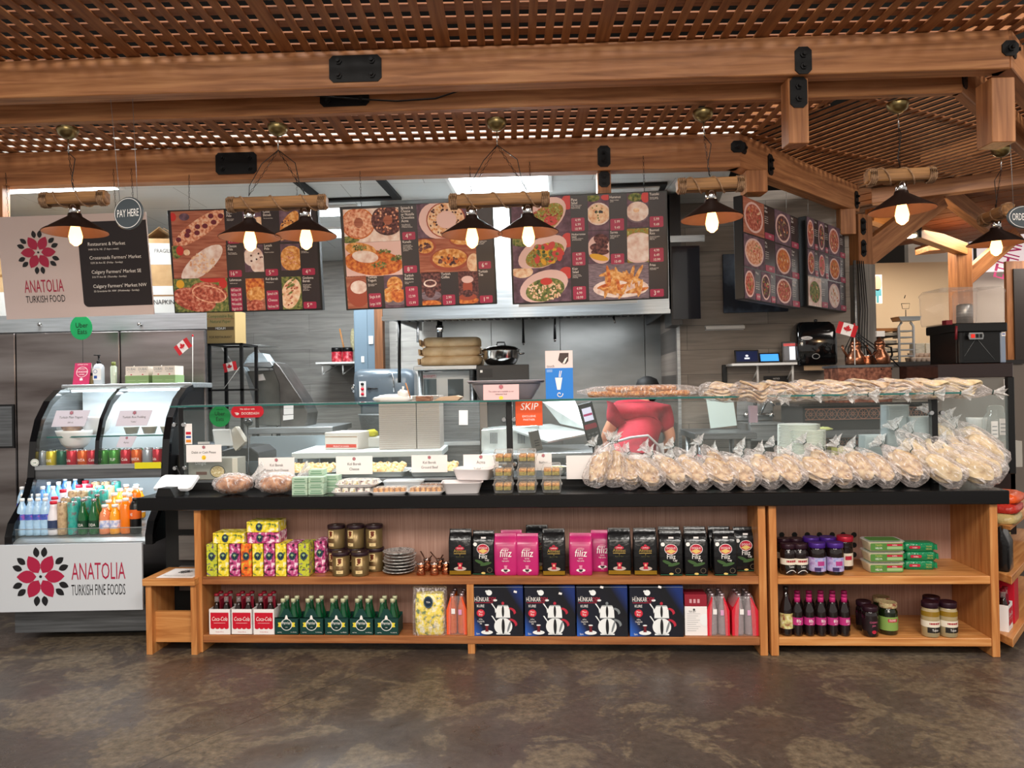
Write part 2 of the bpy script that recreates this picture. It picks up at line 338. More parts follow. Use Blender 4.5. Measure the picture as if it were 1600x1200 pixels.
# ---- beams ----
def plate(parent,x0,x1,z0,z1,y,bolts,ax='y',side=-1):
    m=MB(); c=.018
    p=[(x0+c,z0),(x1-c,z0),(x1,z0+c),(x1,z1-c),(x1-c,z1),(x0+c,z1),(x0,z1-c),(x0,z0+c)]
    m.prism(p,y-.006,y,IRON); o=m.build('bracket_plate',parent)
    for bx,bz in bolts:
        b=MB(); b.lathe([(.016,0),(.016,-.008),(.009,-.009),(.009,-.022),(0,-.022)],IRON,6,bx,y-.006,bz,False,'y'); b.build('bolt',o)
    return o
def beam(label,p0,p1,h,th,mt=None,name='timber_beam',cat='beam',kerf=True):
    """p0,p1 = front-bottom corners; front face looks toward -y of the local frame"""
    p0=Vector(p0); p1=Vector(p1); d=p1-p0; L=d.length
    t=thing(name,label,cat,p0,0); t.rotation_euler=(0,-math.asin(d.z/L),math.atan2(d.y,d.x))
    m=MB(); m.box(0,L,0,th,0,h,mt or BEAMX); m.build('beam_body' if name=='timber_beam' else 'timber',t,bev=.004); t['L']=L
    return t
b1=beam('front cedar beam across the top of the picture, palest and thickest of the beams',(-3.6,3.60,2.938),(2.30,3.44,2.938),.177,.09)
def bx(b,px,py,Y0):  # local x on beam for a pixel column
    p=G(px,py,Y0); q=p-b.location; return q.x*math.cos(b.rotation_euler.z)+q.y*math.sin(b.rotation_euler.z)
x0,x1=bx(b1,515,107,3.53),bx(b1,597,107,3.53); plate(b1,x0,x1,.025,.15,0,[(x0+.045,.055),(x1-.045,.055),(x0+.045,.122),(x1-.045,.122)])
x0,x1=bx(b1,1240,100,3.48),bx(b1,1266,100,3.48); plate(b1,x0,x1,.0,.125,0,[((x0+x1)/2,.035),((x0+x1)/2,.088)])
x0=bx(b1,1563,80,3.45); plate(b1,x0,x0+.075,.055,.125,0,[(x0+.04,.09)])
b2=beam('second cedar beam, just behind the pale front beam, with pendant lamps hanging from it',(-3.6,3.86,2.908),(2.20,3.64,2.908),.20,.05)
x0,x1=bx(b2,502,150,3.78),bx(b2,579,150,3.78); plate(b2,x0,x1,.03,.15,0,[(x0+.04,.06),(x1-.04,.06)])
b3=beam('cedar beam directly above the hanging menu boards',(-4.2,4.93,2.898),(1.475,4.79,2.898),.215,.10)
x0,x1=bx(b3,335,257,4.85),bx(b3,400,257,4.85); plate(b3,x0,x1,.035,.175,0,[(x0+.045,.07),(x1-.045,.07),(x0+.045,.14),(x1-.045,.14)])
x0,x1=bx(b3,934,250,4.8),bx(b3,954,250,4.8); plate(b3,x0,x1,.02,.155,0,[((x0+x1)/2,.06),((x0+x1)/2,.115)])
x0,x1=bx(b3,1142,235,4.79),bx(b3,1163,235,4.79); plate(b3,x0,x1,.09,.165,0,[((x0+x1)/2,.125)])
b4=beam('slanting cedar beam running back above the pair of side menu boards',(1.475,4.79,2.898),(2.86,6.15,2.898),.215,.10)
L4=b4['L']; plate(b4,.01,.08,.09,.165,0,[(.045,.125)]); plate(b4,.37,.44,.02,.16,0,[(.405,.06),(.405,.115)]); plate(b4,L4-.1,L4-.03,.02,.16,0,[(L4-.065,.06),(L4-.065,.115)])
b5=beam('short cedar beam running back from the outer corner at the right edge',(2.31,3.44,2.938),(4.2,5.35,2.938),.177,.09)
plate(b5,.0,.07,.055,.125,0,[(.035,.09)]); 
b6=beam('inner cedar beam running back behind the corner block at the right edge',(2.20,3.64,2.908),(3.9,5.35,2.908),.20,.05); plate(b6,-.0,.08,.03,.15,0,[(.04,.09)])
def stub(label,px0,px1,pyb,Y,ztop,w2=None,rz=0,mt=None,pl=None,name='timber_block'):
    a=G(px0,pyb,Y); c=G(px1,pyb,Y); w=c.x-a.x
    t=thing(name,label,'post',((a.x+c.x)/2,Y,a.z),rz); m=MB(); d=w2 or w; m.box(-w/2,w/2,0,d,0,ztop-a.z,mt or BEAMZ); m.build('timber',t,bev=.003)
    if pl: h=ztop-a.z; plate(t,-w*.42,w*.42,h-pl,h+.004,0,[(0,h-pl*.3),(0,h-pl*.7)])
    return t
stub('short hanging post under the front beam with a black bolted bracket',1233,1265,224,3.50,2.936,.09,R(2),None,.14)
stub('short hanging post beneath the beam above the menu boards',934,955,303,4.84,2.896,.09,0,None,.1)
stub('dark stub of post under the slanting beam beside the nearer side menu board',1167,1200,300,4.86,2.896,.14,0,None)
stub('thick corner block of timber hanging at the upper right of the picture',1551,1588,222,3.46,2.905,.12,R(0),None)
stub('short post stub under the far end of the slanting beam',1314,1338,366,6.0,2.896,.1,R(0),None)
stub('sliver of reddish post at the far left edge under the beam',-14,4,352,4.86,2.896,.08,0,None)
# corner post clad in grey
t=thing('corner_post','tall corner post, timber above and grey cladding below, right of the side boards','post',G(1353,400,6.2).xy.to_3d(),R(20))
m=MB(); m.box(-.075,.075,0,.15,2.48,2.89,BEAMZ); m.build('timber',t); plate(t,-.05,.0,2.72,2.86,0,[(-.025,2.76),(-.025,2.82)]); plate(t,-.05,.0,2.54,2.68,0,[(-.025,2.58),(-.025,2.64)])
m=MB(); m.box(-.085,.085,-.01,.16,0,2.48,wood('grey_cladding','#6a6664','#88847f','#9a958e',2,.6)); m.build('cladding',t)
m=MB(); m.tube([(-.15,-.03,1.6),(-.15,-.03,2.5)],.012,STEEL,8); m.build('conduit',t)
m=MB()
for k in range(4): m.tube([(-.12+.02*k,-.03,2.5),(-.11+.025*k,-.04,2.1),(-.13+.03*k,-.03,1.8),(-.10+.02*k,-.04,1.55)],.004,BLK,5)
m.build('cable',t)
# ---- lattice ----
def diagx(Y): return 2.40+(3.44-Y)*.62 if Y<=3.44 else 2.40+(3.44-Y)*(.85/1.35)
t=thing('lattice_panel','large cedar lattice lying over the beams across the counter','lattice',(0,0,3.118))
m=MB(); X=-4.3; k=0
while X<3.2:
    ym=4.98
    if diagx(4.98)<X: ym=3.44+(2.40-X)*(1.35/.85)
    if ym>2.3:
        wd=.037+(.03 if k%9==4 else 0); m.box(X,X+wd,2.3,ym,0,.007,SLAT)
        if k%9==4: X+=.036
    X+=.0775; k+=1
m.build('lengthwise_slats',t)
m=MB(); Y=2.33
while Y<4.95: m.box(-4.3,diagx(Y),Y,Y+.062,.008,.015,SLATX); Y+=.115
m.build('cross_slats',t)
t=thing('lattice_panel','close-slatted cedar lattice over the right hand bay','lattice',(0,0,3.118))
def clipline(p,d,poly):
    lo,hi=-50,50
    for i in range(len(poly)):
        a=Vector(poly[i]); b=Vector(poly[(i+1)%len(poly)]); n=Vector((-(b-a).y,(b-a).x))
        den=n.dot(d); num=n.dot(a-p)
        if abs(den)<1e-9:
            if num>0: return None
            continue
        tt=num/den
        if den>0: lo=max(lo,tt)
        else: hi=min(hi,tt)
    return (p+d*lo,p+d*hi) if hi>lo+.02 else None
BAY=[(1.50,4.86),(2.46,3.48),(4.6,5.5),(2.88,6.25)]
d=Vector((.476,-.879)); nn=Vector((.879,.476))
m=MB(); m2=MB(); base=Vector((1.0,3.0))
for k in range(70):
    c=clipline(base+nn*(k*.0775),d,BAY)
    if c:
        a,b=c; e=nn*.018
        m.prism([(a-e)[:],(b-e)[:],(b+e)[:],(a+e)[:]],0,.007,SLAT,'z')
for k in range(6):
    c=clipline(Vector((1.2,6.4))+d*(k*.75),nn,BAY)
    if c:
        a,b=c; e=d*.026; m2.prism([(a-e)[:],(b-e)[:],(b+e)[:],(a+e)[:]],.008,.015,SLATX,'z')
m.build('lengthwise_slats',t); m2.build('cross_slats',t)
tag(beam('sloping hip rafter between the two lattice bays',(1.49,4.86,3.135),(2.42,3.44,3.135),.1,.04),'cedar hip strip seen edge-on between the two lattice bays','beam')
m=MB(); m.box(-3,3.4,4.1,4.3,4.2,4.5,mat('duct_grey','#55524e',.6)); tag(m.build('air_duct',bev=.01),'grey duct above the cedar lattice','duct')
m=MB(); m.tube([G(400,143,3.7),G(500,150,3.72),G(560,155,3.73),G(620,158,3.73),G(680,154,3.72),G(730,138,3.7)],.004,BLK,6); tag(m.build('cable'),'black cable sagging between the two nearest beams','cable')
# ---- right background timber ----
def tb(label,a,b,Ya,Yb,h,th,mt=None): return beam(label,G(*a,Ya),G(*b,Yb),h,th,mt)
tb('far horizontal truss beam at the upper right, behind the middle right pendant',(1362,318),(1640,282),6.6,6.0,.13,.1)
tb('broad diagonal brace rising right from the grey clad corner post',(1360,418),(1482,322),6.3,6.6,.20,.09)
tb('second diagonal brace falling right from the truss beam',(1478,308),(1562,372),6.6,7.6,.16,.09)
tb('pale sunlit tie beam receding between the two diagonal braces',(1366,345),(1512,398),7.2,8.2,.13,.1,PINE)  # light on this beam is put into its paler pine colour
tb('far brace leaning up to the right beside the lowest right pendant',(1512,450),(1600,372),8.3,8.3,.15,.12)
tb('far dark rafter end left of the distant post',(1452,392),(1500,388),8.6,8.6,.09,.3)
tb('upper truss rafter running to the right edge above the far beam',(1440,268),(1640,200),6.2,5.4,.14,.08)
p=G(1508,445,8.2); m=MB(); m.box(-.085,.085,0,.17,0,p.z+.42,BEAMZ); tag(m.build('timber_post',bev=.004),'distant square timber post behind the drink dispenser','post',None,(p.x,p.y,0))
t=thing('roof_deck','brown plank roof deck with light showing through the gaps, upper right','roof',(0,0,3.22))
m=MB(); d=Vector((.62,-.785)); nn=Vector((.785,.62)); pl=[(2.9,6.3),(4.2,5.4),(7.2,7.4),(5.6,9.5),(3.4,9.5)]
for k in range(26):
    c=clipline(Vector((2.0,5.0))+nn*(k*.25),d,pl)
    if c: a,b=c; e=nn*.112; m.prism([(a-e)[:],(b-e)[:],(b+e)[:],(a+e)[:]],0,.03,SLATX,'z')
m.build('deck_boards',t)
m=MB(); m.box(4.6,7.4,6.2,9.6,.25,.27,mat('gap_glow','#fff4e2',.8,em=1.1)); m.build('gap_glow_board',t)  # glowing board added above the deck so its gaps look bright
m=MB(); m.box(0,1.2,0,.05,0,.5,mat('sign_white','#e9dfe2',.6,em=.5)); m.box(.02,.06,-.01,0,0,.5,INK); m.text('ETHNI',.62,.1,.42,mat('sign_pink','#d83a86',.5),-.002,.55,rot=R(75),maxw=.5)
p=G(1519,425,10.2); tag(m.build('wall_sign'),'white sign with pink slanted lettering behind the far timber post','sign',None,p)
# spotlight on far brace
t=thing('spotlight','small lit spotlight under the broad diagonal brace','lamp',G(1425,372,7.0)); m=MB(); m.lathe([(.035,0),(.04,.1),(.01,.12)],BLK,12,.05,0,0); m.build('housing',t)
m=MB(); m.lathe([(.0,-.0),(.045,0),(.05,.02)],mat('spot_glow','#ffd9a8',.5,em=14),12,-.03,-.03,0); m.build('lamp_lens',t)
point(*G(1422,395,6.9),8,(1,.8,.55),.05)
area(4.6,8.3,3.05,1.4,1.2,42,(1,.86,.68)); area(7.2,9.2,3.1,1.2,1.2,45,(1,.9,.8))
# popsicle poster, framed board
t=thing('wall_poster','white poster with an ice pop drawing on the cream wall','poster',G(1371,452,8.9))
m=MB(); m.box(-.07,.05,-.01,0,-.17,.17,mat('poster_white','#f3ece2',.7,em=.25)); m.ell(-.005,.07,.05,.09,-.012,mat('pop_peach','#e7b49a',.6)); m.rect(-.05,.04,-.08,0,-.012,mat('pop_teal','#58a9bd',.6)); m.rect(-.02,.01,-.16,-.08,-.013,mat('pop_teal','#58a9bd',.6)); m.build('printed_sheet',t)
t=thing('framed_board','dark board in a brown wooden frame at the far right edge','board',G(1590,500,9.6))
m=MB(); m.box(-.13,.6,0,.05,-.72,.75,BEAMZ); m.build('frame',t); m=MB(); m.box(-.05,.55,-.02,0,-.62,.65,mat('board_dark','#2b2320',.5)); m.build('panel',t)
# ================= kitchen ceiling fittings =================
GLOW=mat('light_diffuser','#f4fbff',.4,em=6)
def clight(label,px,py,w,d,group=None,z=2.998):
    p=GZ(px,py,z); t=thing('ceiling_light',label,'ceiling light',p,-TH); m=MB(); m.box(-w/2,w/2,-d/2,d/2,-.02,0,WHT); m.build('frame',t)
    m=MB(); m.box(-w/2+.03,w/2-.03,-d/2+.03,d/2-.03,-.024,-.0201,GLOW); m.build('diffuser',t)
clight('bright square ceiling panel above the gap between the second and third menu boards',782,285,.74,.5)
clight('small bright ceiling panel right of the first menu board, upper of two',519,328,.5,.3); clight('small bright ceiling panel right of the first menu board, lower of two',517,362,.6,.4)
clight('bright ceiling panel at the far left above the boxes',60,285,1.0,.4)
p=GZ(545,294,2.998); t=thing('air_vent','black-edged ceiling vent above the first and second menu boards','vent',p,-TH)
m=MB()
for s_,e_ in ((.32,.26),): 
    for a,b,c,d2 in ((-s_,s_,-s_,-e_),(-s_,s_,e_,s_),(-s_,-e_,-e_,e_),(e_,s_,-e_,e_)): m.box(a,b,c,d2,-.02,0,BLKM)
m.build('grille',t)
p=GZ(985,297,2.998); t=thing('air_vent','dark square ceiling vent left of the single pendant over the third board','vent',p,-TH)
m=MB(); m.box(-.25,.25,-.2,.2,-.02,0,BLKM); m.box(-.2,.2,-.16,.16,-.03,-.02,WHT); m.build('grille',t)
# ================= pendants =================
SHADE=mat('bronze_shade','#2e211d',.35,.6); SHIN=mat('shade_inside','#6e4a38',.4,.5); ROPE=mottle('rope',['#6e4f38','#a58363'],80,.9)
BARW=wood('bar_wood','#5e3d22','#8a6136','#a8794a',0,.7); BULB=film('bulb_glass','#ffd9a0',.02,.03,gl=.12)
FIL=mat('filament','#ffab4a',.4,em=60); GLB=mat('bulb_glow','#ffba70',.4,em=5)
def shade_unit(t,x,zb):
    """socket, shade and bulb hanging below a bar whose underside is at zb"""
    m=MB(); m.lathe([(.012,0),(.026,-.004),(.026,-.05),(.018,-.055)],CHROME,14,x,0,zb); m.build('socket',t)
    m=MB(); m.lathe([(.03,-.045),(.034,-.06),(.15,-.135),(.152,-.139)],SHADE,28,x,0,zb,cap=False); m.lathe([(.149,-.139),(.03,-.062)],SHIN,28,x,0,zb,cap=False); m.build('lamp_shade',t)
    m=MB(); m.lathe([(.016,-.08),(.018,-.10),(.026,-.13),(.032,-.16),(.026,-.19),(.008,-.205),(0,-.206)],GLB,16,x,0,zb); b=m.build('bulb',t)
    for k in range(4):
        a=PI/2*k; f=MB(); f.tube([(x+.012*math.cos(a),.012*math.sin(a),zb-.1),(x+.018*math.cos(a),.018*math.sin(a),zb-.175)],.0018,FIL,4); f.build('filament',b)
    q=t.matrix_basis@Vector((x,0,zb-.225)); point(q.x,q.y,q.z,3.2,(1,.62,.3),.03)
def chain(m,a,b,mt):
    a=Vector(a); b=Vector(b); L=(b-a).length; n=int(L/.02)
    for k in range(n):
        c=a+(b-a)*((k+.5)/n); d=(b-a).normalized(); e=d.cross(Vector((0,1,0) if k%2 else (1,.3,0))).normalized()
        m.tube([c+d*.011*math.cos(q)+e*.005*math.sin(q) for q in [PI/3*i for i in range(6)]],.0013,mt,4,closed=True)
def pendant(label,px,py,Y,dbl=False,cpx=None,cpy=None,rz=0,sep=.28,group='rope-wrapped pendant lamps'):
    p=G(px,py,Y); c=G(cpx,cpy,Y+.03); t=thing('pendant_lamp',label,'pendant lamp',p,rz,group)
    t.rotation_euler=(0,R(-1.2 if not dbl else -.6),rz); t.matrix_basis
    L=.25 if dbl else .165
    m=MB(); m.prism([(-.03,-.026),(.03,-.03),(.034,.028),(-.028,.032)],-L,L,BARW,'x'); m.build('wooden_bar',t,bev=.006)
    m=MB()
    for e in (-1,1):
        for k in range(4):
            xx=e*(L-.01-k*.009); m.tube([(xx,.037*math.cos(a),.037*math.sin(a)) for a in [PI/5*i for i in range(10)]],.0048,ROPE,5,closed=True)
    n=40; m.tube([(-L+.05+(2*L-.1)*i/n,.037*math.cos(i*(.42 if dbl else .32)+1),.039*math.sin(i*(.42 if dbl else .32)+1)) for i in range(n+1)],.004,ROPE,5); m.build('rope',t)
    ci=Matrix.Rotation(-rz,3,'Z')@(c-p)
    m=MB(); m.lathe([(.001,-.055),(.02,-.052),(.043,-.035),(.052,-.01),(.05,0)],BRASS,20,ci.x,ci.y,ci.z+.0); m.build('canopy',t)
    m=MB(); m.tube([(ci.x,ci.y,ci.z-.055),(ci.x,ci.y,ci.z-.125)],.003,CHROME,6); m.build('rod',t)
    m=MB(); s=(ci.x,ci.y,ci.z-.125)
    if dbl: chain(m,s,(-sep/2,0,.045),IRON); chain(m,s,(sep/2,0,.045),IRON)
    else: chain(m,s,(0,0,.045),IRON)
    m.build('chain',t)
    m=MB(); q=[(-sep/2,0),(sep/2,0)] if dbl else [(0,0)]
    for xx,_ in q: m.tube([s,(xx*.6+.012,0,.2),(xx*.9-.01,0,.09),(xx,0,.04)],.0022,BLK,5)
    m.build('cord',t)
    for xx,_ in q: shade_unit(t,xx,-.028)
    return t
pendant('single rope-wrapped pendant lamp in front of the logo sign at the left',116,311,3.76,False,108,200)
pendant('double pendant lamp in front of the first menu board with pizza pictures',433,318,3.77,True,435,196)
pendant('double pendant lamp between the second and third menu boards',780,313,3.75,True,777,188)
pendant('single rope-wrapped pendant lamp between the third board and the side boards',1110,289,3.70,False,1101,173)
pendant('single pendant lamp with a pale wood bar before the slatted right bay',1407,275,3.62,False,1405,160)
pendant('pendant lamp with its bar end-on beside the oval sign at the right edge',1556,336,4.35,False,1563,232,R(80))
# ================= signs =================
def hang(label,name,cat,tl,tr,bl,br,Y,tilt=7,yaw=0,th=.03,fm=None):
    """hanging board from four photo corners; returns thing, width, height"""
    c=[(tl[i]+tr[i]+bl[i]+br[i])/4 for i in (0,1)]
    p=G(c[0],c[1],Y); w=((tr[0]-tl[0])+(br[0]-bl[0]))/2*Y/F; h=((bl[1]-tl[1])+(br[1]-tr[1]))/2*Y/F
    sl=math.atan2(((tl[1]-tr[1])+(bl[1]-br[1]))/2,tr[0]-tl[0])-ROLL
    t=thing(name,label,cat,p); t.rotation_euler=(Matrix.Rotation(yaw,3,'Z')@Matrix.Rotation(-sl,3,'Y')@Matrix.Rotation(R(tilt),3,'X')).to_euler()
    m=MB(); m.box(-w/2,w/2,0,th,-h/2,h/2,fm or BLK); return t,m,w,h
DP=mat('menu_charcoal','#2b2226',.38); WF=mat('menu_white','#f4ece8',.4)
# logo sign
SGN=mat('sign_blush','#cdbcb9',.5)
t,m,w,h=hang('pale hanging sign with the red and black flower logo and shop addresses','shop_sign','sign',(-2,341),(228,332),(6,499),(240,491),4.70,6,0,.012,SGN); 
def L1(zx,zy): # zoom(0,300) px -> local
    fy=(zy-205)/(1045-205); l=20+10*fy-20; r=1222+56*fy; return ((zx-l)/(r-l)-.5)*w,(.5-(zy-205+ (zx-600)*.035)/(840))*h
y=-.002
x0,z0=L1(325,512); flower(m,x0,z0,.195,y)
x0,z0=L1(354,838); m.text('ANATOLIA',x0,z0,.112,CRIM,y,.62,maxw=.245)
x0,z0=L1(360,922); m.text('TURKISH FOOD',x0,z0,.062,INK,y,.6,maxw=.245)
a=L1(655,265); b=L1(1275,945); X0,X1=L1(665,500)[0],w/2-.001; Z1,Z0=L1(900,258)[1],L1(900,955)[1]; r=.03
m.poly([(X0+r,Z0)]+[(X1,Z0),(X1,Z1),(X0,Z1),(X0,Z0+r)]+[(X0+r-r*math.cos(R(a_)),Z0+r-r*math.sin(R(a_))) for a_ in (20,45,70)],-.002,mat('sign_dark','#221a1d',.45))
for zx,zy,s,tt in ((735,382,.017,'OUR LOCATIONS'),(740,460,.03,'Restaurant & Market'),(742,497,.016,'1440 52 St. NE  (7 days a week)'),(750,572,.03,"Crossroads Farmers' Market"),(755,607,.016,'1235 26 Ave SE  (Friday - Sunday)'),(762,688,.03,"Calgary Farmers' Market SE"),(766,723,.016,'510 77 Ave SE  (Thursday - Sunday)'),(770,805,.03,"Calgary Farmers' Market NW"),(775,840,.016,'55 Greenbriar Dr. NW  (Wednesday - Sunday)')):
    x0,z0=L1(zx,zy); m.text(tt,x0,z0,s,WINK,-.004,.92,'LEFT',maxw=.335)
m.build('board',t)
m=MB()
for px in (-w*.42,w*.3,w*.42): chain(m,(px,.006,h/2),(px,.02,h/2+.27),IRON)
m.build('chain',t)
# oval signs
def oval(label,px,py,Y,a,b,txt,yaw,wires,z=0):
    p=G(px,py,Y); t=thing('oval_sign',label,'sign',p,yaw)
    m=MB(); n=36; pts=[(a*math.cos(2*PI*k/n),b*math.sin(2*PI*k/n)) for k in range(n)]; m.prism(pts,0,.012,mat('sign_slate','#3f474c',.5)); m.build('oval_plate',t,bev=.002)
    m=MB(); m.ell(0,0,a*.93,b*.92,-.0015,WINK,n=36,ring=.965); m.text(txt,0,-.017,.052,WINK,-.0015,.85,maxw=a*1.5); m.build('lettering',t)
    m=MB()
    for wx,q in wires:
        c=Matrix.Rotation(-yaw,3,'Z')@(G(*q,Y-.02)-p); m=MB(); m.tube([(wx,.006,b*.8),(c.x,c.y,c.z)],.0012,STEEL,4); m.build('hanging_wire',t)
oval('oval grey PAY HERE sign hanging left of the first menu board',200,333,3.62,.081,.078,'PAY HERE',R(-14),((-.05,(171,135)),(.05,(207,152))))
oval('oval grey ORDER HERE sign cut off by the right edge',1602,339,3.9,.098,.06,'ORDER HERE',R(6),((-.06,(1578,215)),))
# ================= menu boards =================
PR=mat('price_red','#a5234a',.4)
P_={
'pizza':mottle('pic_pizza',['#b5552f','#e3a080','#f0cdb0'],60),'meat':mottle('pic_meat',['#7b2a1c','#b85540','#d99a80'],55),'table':mottle('pic_table',['#8a4630','#a9614a','#b87a60'],6,stretch=(1,1,12)),
'white':mottle('pic_white',['#d9b3a6','#ecd6cd','#f7ebe6'],25),'green':mottle('pic_green',['#2d3b1e','#6b7a3a','#a4955a'],50),'purple':mottle('pic_purple',['#4a3440','#63485a','#7b5f70'],20),
'gold':mottle('pic_gold',['#b5672a','#dd9a4e','#efc58c'],45),'cream':mottle('pic_cream',['#d99a72','#efc9a6','#f8e2c8'],40),'choc':mottle('pic_choc',['#2a1216','#5a2f33','#8d5a52'],60),
'pep':mat('pic_pepperoni','#6d2030',.5),'tom':mat('pic_tomato','#c82f2a',.4),'sal':mottle('pic_salad',['#6d1f1a','#b88a3a','#6f8a3a','#d8c07a'],70),'olive':mat('pic_olive','#1c1716',.4),'orng':mottle('pic_orange',['#a53d18','#d0702e','#e59a4c'],50),'clay':mat('pic_clay','#a24a35',.5),'slate':mottle('pic_slate',['#5b5058','#7c6a76','#94828c'],25,stretch=(1,1,6)),'yel':mat('pic_yellow','#e0a92c',.5),'pink':mat('pic_bowl_pink','#e6c2bd',.5)}
FACE=[None]
def board(label,ox,oy,TL,TR,BL,BR,Y,yaw=-TH,tilt=7,sc=5.3333):
    f=lambda q:(ox+q[0]/sc,oy+q[1]/sc)
    t,m,w,h=hang(label,'menu_board','menu board',f(TL),f(TR),f(BL),f(BR),Y,tilt,yaw,.045)
    m.build('housing',t,bev=.003)
    m=MB(); e=.012; m.box(-w/2+e,w/2-e,-.002,0,-h/2+e,h/2-e,DP); FACE[0]=m
    m2=MB()
    for q in (-.36,.36): chain(m2,(q*w,.02,h/2),(q*w,.05,h/2+.225),IRON)
    m2.build('chain',t)
    def cv(zx,zy):
        # inverse of the (nearly affine) quad
        v=.5;u=.5
        for _ in range(5):
            u=(zx-(TL[0]+(BL[0]-TL[0])*v))/((TR[0]+(BR[0]-TR[0])*v)-(TL[0]+(BL[0]-TL[0])*v)); v=(zy-(TL[1]+(TR[1]-TL[1])*u))/((BL[1]+(BR[1]-BL[1])*u)-(TL[1]+(TR[1]-TL[1])*u))
        return (u-.5)*w,(.5-v)*h
    return t,cv,w,h
class Pic:
    def __init__(s,t,cv): s.m=MB(); s.t=t; s.cv=cv; s.y=-.003
    def r(s,x0,y0,x1,y1,mt):
        if s.m.v: s.m.build('food_picture',s.t); s.m=MB()
        a=s.cv(x0,y0); b=s.cv(x1,y1); mid=s.cv((x0+x1)/2,(y0+y1)/2); s.c=(a[0],b[0],b[1],a[1]); s.m.rect(a[0],b[0],b[1],a[1],s.y,mt); s.k=0; return s
    def e(s,x,y,rx,ry,mt,rot=0,ring=None):
        c=s.cv(x,y); q=s.cv(x+100,y); f=(q[0]-c[0])/100; s.k+=1; s.m.ell(c[0],c[1],rx*f,ry*f,s.y-.00035*s.k,mt,R(rot),24,s.c,ring); return s
    def dots(s,L,r,mt):
        for x,y in L: s.e(x,y,r,r*.85,mt); s.k-=.9
        return s
    def many(s,n,x,y,rx,ry,sz,mt,seed=1,rot=None,asp=1):
        rd=random.Random(seed)
        for _ in range(n):
            a=rd.random()*2*PI; q=rd.random()**.5; s.e(x+rx*q*math.cos(a),y+ry*q*math.sin(a),sz*(.7+.6*rd.random()),sz*asp,mt,rot if rot is not None else rd.random()*180); s.k-=.9
        return s
def texts(t,cv,L,f=1):
    m=FACE[0]
    for zx,zy,hh,s in L:
        a=cv(zx,zy); q=cv(zx+100,zy); k=(q[0]-a[0])/100
        for i,ln in enumerate(s.split('|')): m.text(ln,a[0],a[1]-i*hh*k*1.0,hh*k*1.15,WF,-.004,.85,'LEFT')
    m.build('panel_face',t)
def prices(t,cv,L):
    for x0,y0,x1,y1,lines in L:
        m=MB(); a=cv(x0,y0); b=cv(x1,y1); m.rrect(a[0],b[0],b[1],a[1],-.0035,PR,.008); n=len(lines); H=(a[1]-b[1])
        for i,s in enumerate(lines):
            cx=(a[0]+b[0])/2; cz=a[1]-H*(i+.5)/n
            if n==1 and '.' in s:
                p,q=s.split('.'); m.text(p,cx-.004,cz-H*.28,H*.85,WF,-.005,.85,'RIGHT'); m.text(q,cx,cz,H*.42,WF,-.005,.85,'LEFT')
            else: m.text(s,cx,cz-.008,.024,WF,-.005,.85,maxw=(b[0]-a[0])*.85)
        m.build('price_tag',t)
# --- board 1
t,cv,w,h=board('first menu board from the left, breads and flat pizzas with prices',250,300,(40,155),(1325,130),(95,1002),(1370,992),4.80)
P=Pic(t,cv)
P.r(72,165,548,438,P_['table']).e(90,210,30,35,P_['tom']).e(190,210,45,30,P_['purple']).e(325,300,265,72,P_['pizza'],31);P.dots([(140,395),(215,360),(300,340),(225,325),(305,290),(370,285),(445,255),(420,205),(505,205)],24,P_['pep'])
P.r(80,445,560,710,P_['table']).e(120,490,45,60,P_['green']).e(150,485,32,40,P_['tom']).e(210,500,28,25,P_['cream']).e(340,590,225,85,P_['white'],37).many(60,340,590,110,80,9,P_['cream'],5)
P.r(90,718,570,990,P_['green']).e(430,720,110,30,P_['tom']).e(150,760,35,35,P_['yel']).e(520,760,35,40,P_['tom']).e(400,830,160,80,P_['meat'],-12).e(270,890,190,95,P_['meat'],-14).e(400,845,150,72,P_['pizza'],-12).e(400,845,138,60,P_['meat'],-12)
P.r(690,165,860,400,P_['purple']).e(790,300,110,60,P_['cream'],40)
P.r(1000,150,1180,420,P_['purple']).e(1080,290,140,58,P_['gold'],55).many(26,1080,290,60,70,7,P_['choc'],8)
P.r(700,445,875,665,P_['purple']).e(780,540,85,80,P_['white'],20).e(830,600,75,90,P_['white'],10).many(6,800,560,60,60,8,P_['choc'],2)
P.r(1010,440,1185,655,P_['purple']).e(1110,560,100,105,P_['gold']).many(26,1100,560,80,80,12,P_['pizza'],9,0,.4)
P.r(712,720,885,985,P_['table']).e(790,790,95,90,P_['orng'],-30).e(810,850,90,60,P_['gold'],10).e(780,950,90,50,P_['meat'],15)
P.r(1020,710,1200,980,P_['green']).e(1100,850,80,130,P_['cream'],-20).many(16,1100,850,60,110,13,P_['meat'],4,30,.5).many(8,1100,840,90,120,20,P_['green'],6,30,.4)
P.m.build('food_picture',t)
texts(t,cv,[(552,188,26,'Sujuk|Pide'),(556,235,10,'Turkish sausage|cheese & pide'),(865,185,26,'Gobit|Ekmek'),(870,232,10,'Flat pita bread (4pc)'),(1190,170,26,'Simit|Ekmek'),(562,462,26,'Cheese|Pide'),(566,512,10,'Feta & Mozzarella|cheese on flatbread'),(874,460,26,'Lavash|Pide'),(878,510,10,'Flat pita bread (5pc)'),(1188,455,26,'Mini|Pide'),(1190,505,10,'Homemade|pita bread (3pc)'),(576,740,26,'Lahmacun'),(578,762,10,'Turkish meat pie'),(886,735,26,'Kol Borek'),(890,758,10,'Filled puff pastry'),(1200,730,26,'Gozleme|Borek'),(1204,782,11,'Rolled & stuffed|dough pastry:|Cheese/spinach,|potato or|ground beef')])
